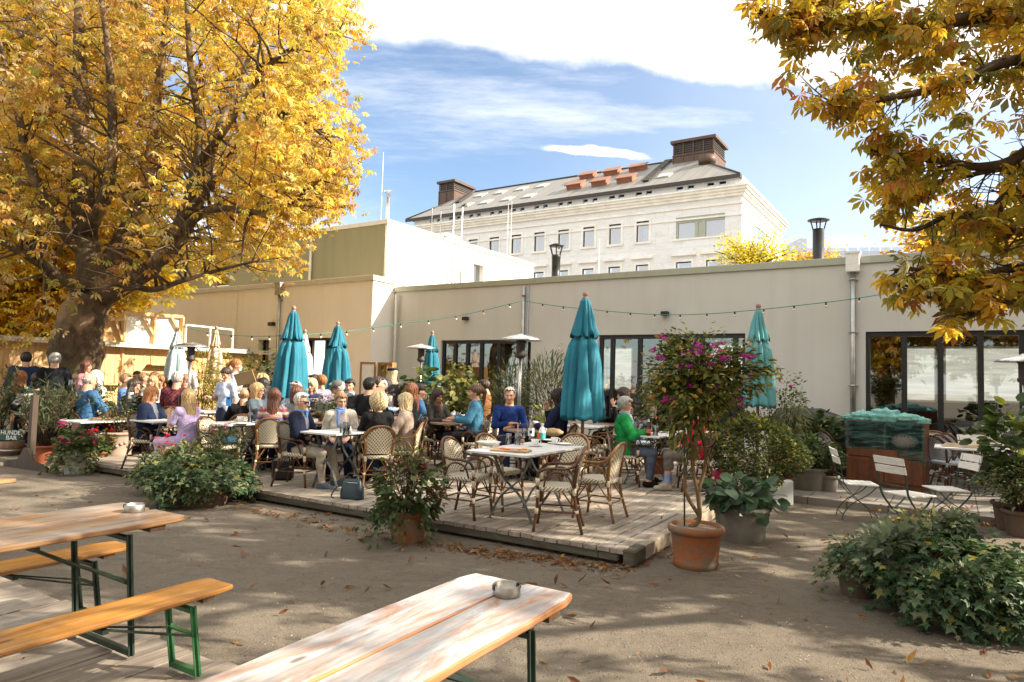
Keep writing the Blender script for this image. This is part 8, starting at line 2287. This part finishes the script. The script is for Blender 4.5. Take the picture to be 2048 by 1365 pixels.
for k, pts in enumerate(trunk):
    q = MB(); pth = bez([L_(u, v, rs.uniform(-.05, .05)) for u, v in pts], 6); q.tube(pth, [max(.006, (.024, .019, .018, .013)[k]*(1-.5*i/len(pth))) for i in range(len(pth))], 8); q.build('stem', mk_bark('bougainvillea bark', (.20, .13, .06), (.12, .075, .035)) if k == 0 else bpy.data.materials['bougainvillea bark'], r)
q = MB(); b0_ = L_(1369, 1052); b1_ = L_(1368, 820); q.tube([b0_, b1_], .008, 6); q.build('support_stake', simple('green stake', (.02, .06, .035), .5), r)
tw = []; qb = MB()
for k in range(78):
    a_ = rs.uniform(0, 6.28); e_ = rs.uniform(-.75, 1.2); s0 = L_(1385+rs.uniform(-20, 40), 780+rs.uniform(-30, 40)); R1 = Vector((.56, .42, .46)); d_ = Vector((math.cos(a_)*math.cos(e_)*R1.x, math.sin(a_)*math.cos(e_)*R1.y, math.sin(e_)*R1.z)); e1 = L_(1402, 765) + d_*rs.uniform(.7, 1.15)
    pth = bez([s0, (s0+e1)/2+Vector((0, 0, .04)), e1], 5); qb.tube(pth, [.006*(1-.07*i) for i in range(len(pth))], 4)
    for x_ in pth[3:]: tw.append(tuple(x_))
for (u, v) in ((1330, 700), (1335, 690), (1525, 735), (1550, 745), (1510, 700), (1520, 780), (1490, 790), (1470, 700), (1345, 880), (1375, 910), (1310, 715), (1345, 668), (1330, 830), (1355, 850), (1440, 840), (1465, 815), (1500, 775), (1545, 740), (1300, 740), (1390, 870), (1365, 860), (1345, 850), (1420, 865), (1400, 900), (1360, 895), (1320, 790), (1310, 770), (1455, 850)):
    e1 = L_(u, v); s0 = L_(1400, 765); pth = bez([s0, (s0+e1)/2+Vector((0, 0, .05)), e1], 6); qb.tube(pth, .004, 4)
    for x_ in pth[3:]: tw.append(tuple(x_)); tw.append(tuple(x_))
qb.build('branch', M['twig'], r)
tw = np.array(tw); P = np.repeat(tw, 4, axis=0)+rng.normal(0, .045, (len(tw)*4, 3)); D_ = P-np.array(L_(1402, 770)); D_ /= np.linalg.norm(D_, axis=1)[:, None]
link('foliage', leaves_mesh('foliage', [fol('oval', P, D_, .062, [(.13, .16, .035, 4), (.075, .11, .025, 3), (.28, .26, .05, 2.4), (.42, .26, .05, .9)], rng, -.2, .8)], M['leaf']), r)
fc = [(1327, 673), (1310, 705), (1318, 715), (1322, 722), (1395, 690), (1400, 697), (1387, 700), (1418, 693), (1437, 705), (1360, 735), (1380, 715), (1400, 710), (1450, 720), (1420, 730), (1440, 720), (1455, 718), (1482, 715), (1490, 720), (1498, 720), (1502, 748), (1380, 735), (1350, 800), (1335, 797), (1330, 805), (1382, 775), (1485, 800), (1478, 808), (1500, 752), (1425, 692), (1375, 765), (1405, 785), (1430, 775), (1415, 715), (1368, 712), (1445, 690)]
fc = np.repeat(np.array([tuple(L_(u, v, rs.uniform(-.36, -.05))) for u, v in fc]), 3, axis=0); fc += rng.normal(0, .016, fc.shape)
blooms(r, [flowers(rng, fc[i:i+3], .045, [(.55, .03, .42, 4), (.62, .06, .35, 2), (.45, .05, .45, 1)], 4, 'oval') for i in range(0, len(fc), 3)])
dc_ = np.array([tuple(L_(u, v, -.3)) for u, v in ((1363, 700), (1420, 715), (1500, 693), (1515, 692), (1450, 760), (1490, 728), (1375, 708), (1497, 780))]); blooms(r, [flowers(rng, dc_[i:i+1], .035, [(.55, .28, .10, 1)], 4, 'oval') for i in range(len(dc_))], 'dry_flower')
# hosta-leaved plant pot behind it
rng = np.random.default_rng(65)
p = G(1482, 1078, 0); r = plant('hosta_pot', p, 'broad green-leaved plant in a grey stoneware tub right of the bougainvillea'); pot(r, .24, .285, .36, M['stone_pot'])
a, d = cloud(rng, 230, (0, 0, .45), (.37, .34, .18), .5, .22); link('foliage', leaves_mesh('foliage', [fol('round', a, d, .125, [(.05, .10, .05, 3), (.06, .12, .06, 3), (.10, .16, .09, 1)], rng, -.35)], M['leaf']), r); stems(r, [tuple(x) for x in a[:50]], (0, 0, .33), .006)
# box ball in a white pot
rng = np.random.default_rng(66)
p = G(1520, 1010, .0); r = plant('boxwood_ball', p, 'round yellow-tipped box bush in a white pot at the deck corner'); q = MB(); q.box((.10, -.16, 0), (.42, .16, .36), .02); q.build('pot', M['white_pot'], r); r.rotation_euler.z = .2
a, d = cloud(rng, 7500, (.05, .1, .74), (.62, .58, .46), .8); b, e = cloud(rng, 900, (-.2, .1, 1.05), (.25, .25, .14), .2)
link('foliage', leaves_mesh('foliage', [fol('oval', a, d, .056, BOX, rng, .2, .9, .25), fol('oval', b, e, .05, BOX + VAR, rng, .4)], M['leaf']), r); stems(r, [tuple(x) for x in a[:40]], (.2, 0, .3), .008)
# plant group between box bush and wall
GP = 'planters between the box bush and the wall'
def mixed(u, v, Y, label, h, rad, kind, size, pal, n, potm, pr=.2, phh=.3, seed=1, z=None, trunk=False, name='potted_shrub', flowersp=None, shell=.35, droop=-.1, sph=1.):
    rng = np.random.default_rng(seed); p = at(u, v, Y); fz = floor_z(p.x, p.y); r = plant(name, (p.x, p.y, fz), label); pot(r, pr*.8, pr, phh, potm)
    c_ = (0, 0, phh+.05+(h-phh)*.55); a, d = cloud(rng, n, c_, (rad, rad, (h-phh)*.5*sph), shell)
    parts = [fol(kind, a, d, size, pal, rng, droop)]
    link('foliage', leaves_mesh('foliage', parts, M['leaf']), r); stems(r, [tuple(x) for x in a[:max(14, n//40)]], (0, 0, phh-.03), .009, wob=.06)
    if flowersp: f = cloud(rng, flowersp[0], c_, (rad*1.05, rad*1.05, (h-phh)*.52), .9)[0]; blooms(r, [flowers(rng, f[i:i+1], flowersp[1], flowersp[2], 5) for i in range(len(f))])
    return r
MAG = [(.55, .03, .40, 1), (.6, .06, .3, 1)]
mixed(1568, 850, 11.9, 'dark bougainvillea shrub with a few magenta blooms behind the faded parasol', 1.62, .40, 'oval', .07, GRN, 900, M['terra_red'], .22, .34, 71, flowersp=(14, .05, MAG))
mixed(1582, 850, 11.2, 'drooping dry yellowish vine plant behind the box bush', 1.35, .26, 'lance', .13, [(.16, .17, .06, 2), (.24, .22, .10, 1)], 420, M['terra_red'], .2, .3, 72, droop=-.9)
mixed(1642, 850, 11.8, 'leafy green shrub with pale bloom in front of the tarpaulin', 1.0, .42, 'round', .10, GRN, 460, M['terra_red'], .24, .3, 73)
mixed(1618, 900, 10.5, 'low dark leafy planter beside the white folding chairs', .72, .40, 'oval', .09, GRN, 620, M['stone_pot'], .26, .34, 74, flowersp=(8, .03, MAG))
mixed(1655, 900, 10.4, 'small dense shrub hanging down left of the sideboard', .55, .26, 'oval', .045, GRN, 800, M['stone_pot'], .16, .24, 75)
mixed(1765, 800, 13.2, 'weeping dark shrub against the glass door behind the sideboard', 1.05, .52, 'oval', .06, [(.06, .06, .025, 3), (.10, .08, .03, 2)], 1200, M['stone_pot'], .22, .3, 76)
mixed(2030, 880, 8.3, 'tall leafy shrub cut off by the right edge of the picture', 1.36, .40, 'round', .13, GRN + [(.22, .24, .05, 1)], 420, M['dark_pot'], .24, .34, 77)
mixed(2045, 930, 8.0, 'trailing shrub in a brown pot at the right edge', .80, .42, 'oval', .05, GRN + VAR, 1300, M['dark_pot'], .2, .3, 78)
mixed(1095, 800, 12.9, 'big grey green oleander bush against the cafe wall', 1.85, .62, 'lance', .15, OLE, 1700, M['terra_red'], .26, .36, 79, flowersp=(4, .04, [(.7, .3, .35, 1)]), shell=.2, droop=.5)
mixed(1018, 800, 13.2, 'narrow oleander left of the cafe drainpipe', 1.6, .36, 'lance', .14, OLE, 700, M['terra_red'], .2, .3, 80, shell=.2, droop=.5)
mixed(845, 800, 14.0, 'round-leaved climbing plant beside the small teal parasol', 1.55, .36, 'round', .14, GRN + [(.2, .2, .06, 1)], 300, M['terra_red'], .2, .3, 81)
mixed(915, 800, 13.3, 'tall yellowing climber between the blue woven chairs', 1.6, .42, 'round', .10, [(.15, .16, .04, 3), (.26, .23, .06, 2), (.09, .11, .03, 2)], 720, M['terra_red'], .22, .3, 82, shell=.2, droop=-.6)
mixed(1092, 800, 11.6, 'small yellow green seedling plant below the oleander', .95, .2, 'round', .09, [(.25, .27, .06, 1)], 90, M['terra_red'], .14, .24, 83)
mixed(1312, 800, 11.5, 'pale green shrub with red blooms left of the bougainvillea crown', 1.45, .34, 'oval', .08, GRN + [(.2, .22, .06, 1)], 500, M['terra_red'], .2, .3, 84, flowersp=(16, .05, [(.55, .03, .02, 1)]))
mixed(520, 790, 15.8, 'green shrub with orange fruit by the end of the kiosk', 2.0, .5, 'oval', .11, GRN, 700, M['terra_red'], .24, .4, 85, flowersp=(12, .05, [(.7, .3, .03, 1)]))
mixed(400, 790, 16.6, 'sunlit yellow bamboo screen left of the cream parasol', 2.0, .55, 'lance', .22, [(.40, .33, .08, 2), (.28, .28, .07, 2)], 900, M['dark_pot'], .25, .35, 86, shell=.1, droop=-.3, name='bamboo')
mixed(455, 790, 18.0, 'sunlit yellow bamboo screen right of the cream parasol', 2.0, .6, 'lance', .22, [(.42, .35, .08, 2), (.28, .28, .07, 2)], 900, M['dark_pot'], .25, .35, 87, shell=.1, droop=-.3, name='bamboo')
# bowl of white flowers on the round table
rng = np.random.default_rng(88); p = at(652, 822, 11.0); r = plant('flower_bowl', (p.x, p.y, .893), 'bowl of white and lilac geraniums on the round table', 'flower pot'); pot(r, .10, .15, .14, M['terra'])
a, d = cloud(rng, 500, (0, 0, .22), (.30, .24, .16), .3, .08); f = cloud(rng, 40, (0, 0, .27), (.28, .22, .15), .9)[0]; f = f[f[:, 2] > .25]
link('foliage', leaves_mesh('foliage', [fol('oval', a, d, .05, GRN, rng)], M['leaf']), r); blooms(r, [flowers(rng, f[i]+rng.normal(0, .02, (4, 3)), .028, [(.66, .56, .66, 1), (.7, .66, .66, 1)], 5) for i in range(len(f))])
# oleanders and geraniums at the left end of the deck
def oleander(u, v, label, h, rad, n, potm, pr, ph, seed):
    rng = np.random.default_rng(seed); rs = random.Random(seed); p = G(u, v, 0); p.z = floor_z(p.x, p.y); r = plant('oleander', p, label); pot(r, pr*.72, pr, ph, potm)
    ends = []; P = []; D = []
    for k in range(n):
        a_ = rs.uniform(0, 6.28); q = rs.uniform(.2, 1)**.7; e = Vector((math.cos(a_)*rad*q, math.sin(a_)*rad*q, ph + (h-ph)*rs.uniform(.45, 1)*(1-.25*q*q))); ends.append(e); b = Vector((0, 0, ph-.03))
        for j in range(22):
            t_ = .25+.75*j/22; m = b.lerp(e, t_) + Vector((0, 0, .08*math.sin(t_*3))); P.append(tuple(m)); az = rs.uniform(0, 6.28); D.append((math.cos(az), math.sin(az), .5+.7*t_))
    P = np.array(P)+rng.normal(0, .012, (len(P), 3)); D = np.array(D); D /= np.linalg.norm(D, axis=1)[:, None]
    link('foliage', leaves_mesh('foliage', [fol('lance', P, D, .15, OLE, rng, .35, .3)], M['leaf']), r); stems(r, ends, (0, 0, ph-.03), .008, wob=.04, rs=rs)
oleander(90, 925, 'oleander in a red terracotta pot beside the barrier post', 1.42, .55, 40, M['terra_red'], .25, .30, 91)
oleander(128, 915, 'tall wide oleander in a brown terracotta tub behind the geraniums', 1.60, .75, 60, M['terra'], .28, .36, 92)
oleander(-5, 905, 'oleander with white blooms at the left edge', 1.75, .5, 40, M['terra_red'], .25, .32, 93)
rng = np.random.default_rng(94)
for (u, v, lab, pm, pr, ph, pal, trailn) in ((148, 948, 'white pot of pink and white geraniums trailing variegated ivy', M['white_pot'], .17, .36, [(.62, .04, .22, 2), (.7, .65, .66, 2)], 60), (203, 930, 'terracotta pot of scarlet geraniums on the deck edge', M['terra'], .17, .24, [(.62, .015, .02, 3), (.6, .04, .15, 1)], 12)):
    p = G(u, v, 0); p.z = floor_z(p.x, p.y); r = plant('geranium_pot', p, lab); pot(r, pr*.75, pr, ph, pm)
    a, d = cloud(rng, 420, (0, 0, ph+.14), (.30, .26, .19), .3, ph-.02); b, e = trail(rng, trailn, (0, 0), pr, ph, .2, .5, 18)
    f = cloud(rng, 13, (0, 0, ph+.22), (.30, .26, .22), .9)[0]; f = f[f[:, 2] > ph+.1]; cl = pick_cols(len(f), pal, .1, rng); parts = []
    for i in range(len(f)): parts.append(flowers(rng, f[i]+rng.normal(0, .024, (16, 3)), .022, [tuple(cl[i])], 4))
    link('foliage', leaves_mesh('foliage', [fol('round', a, d, .07, GRN, rng), fol('ivy', b, e, .055, VAR, rng, -.5)], M['leaf']), r); blooms(r, parts); stems(r, [tuple(x) for x in f], (0, 0, ph-.03), .005)
p = G(232, 910, .15); r = plant('relief_tub', p, 'pale relief-patterned terracotta tub with a loose shrub'); r.rotation_euler.z = 0; pot(r, .22, .27, .40, M['terra_pale'])
q = MB(); 
for k in range(24):
    a_ = k*2*math.pi/24; q.ball((.245*math.cos(a_), .245*math.sin(a_), .2+.04*math.sin(k*2.4)), .035, 5, (1, 1, .8))
q.build('relief', M['terra_pale'], r); a, d = cloud(rng, 420, (0, 0, .85), (.38, .36, .42), .2); link('foliage', leaves_mesh('foliage', [fol('oval', a, d, .055, GRN + [(.3, .28, .05, .6)], rng)], M['leaf']), r); stems(r, [tuple(x) for x in a[:26]], (0, 0, .36), .007)

# ---- fallen leaves on the ground, the deck and the paving
rng = np.random.default_rng(99); P = []
def sc_line(p0, p1, n, s_, z): 
    for k in range(n): q = p0.lerp(p1, rng.random()); P.append((q.x+rng.normal(0, s_), q.y+rng.normal(0, s_), z+rng.uniform(.004, .02)))
sc_line(G(885, 1095), G(1240, 1140), 230, .10, 0); sc_line(G(500, 1020), G(880, 1095), 110, .12, 0); sc_line(G(1270, 1130), G(1340, 1100), 30, .06, 0)
sc_line(G(1570, 985), G(2040, 1062), 170, .10, 0); sc_line(G(1560, 980, .1), G(1680, 960, .1), 60, .12, .1); sc_line(G(1700, 1010, .1), G(2040, 1030, .1), 50, .25, .1)
for k in range(430):
    y_ = 1.6+8*rng.random()**1.4; x_ = rng.uniform(-.8, .85)*y_
    z_ = floor_z(x_, y_)
    if z_ > .12 and rng.random() < .6: continue
    P.append((x_, y_, z_+rng.uniform(.003, .014)))
P = np.array(P); n = len(P)
me = leaves_mesh('fallen_leaves', [('palm3', P[:n//3], rng.uniform(0, 6.28, n//3), rng.normal(0, .25, n//3), rng.normal(0, .3, n//3), .05+.06*rng.random(n//3), pick_cols(n//3, [(.26, .13, .05, 3), (.18, .075, .035, 2), (.34, .21, .10, 2)], .2, rng)),
    ('curl', P[n//3:], rng.uniform(0, 6.28, n-n//3), rng.normal(.1, .3, n-n//3), rng.normal(0, .6, n-n//3), .05+.075*rng.random(n-n//3), pick_cols(n-n//3, [(.26, .12, .05, 3), (.17, .07, .035, 3), (.36, .23, .12, 2), (.40, .22, .06, .5)], .2, rng))], M['leaf'])
tag(link('fallen_leaves', me), kind='stuff')
# small grit and twigs on the gravel
P = []
for k in range(15000):
    y_ = 1.3+8.5*rng.random()**1.6; x_ = rng.uniform(-.8, .85)*y_
    if floor_z(x_, y_) == 0: P.append((x_, y_, .001))
P = np.array(P); n = len(P)
gm = leaves_mesh('gravel_chips', [('tri', P, rng.uniform(0, 6.28, n), rng.normal(.2, .3, n), rng.normal(0, .5, n), .006+.015*rng.random(n)**2, pick_cols(n, [(.46, .40, .32, 2), (.11, .09, .07, 2.5), (.26, .21, .16, 2)], .2, rng))], attr_mat('stone chips', .9, .2))
tag(link('gravel_chips', gm), kind='stuff')
p = G(1580, 972, .1); crumple('paper_scrap', M['napkin'], None, (p.x, p.y, .13), .14, .4, 6, (1.2, .8, .22), 10); tag(bpy.data.objects['paper_scrap'], 'crumpled white paper lying on the paving beside the box bush', 'paper')
for nm in ('bistro_chair', 'bistro_chair.001', 'bistro_chair.002'): assert bpy.data.objects[nm].get('label')
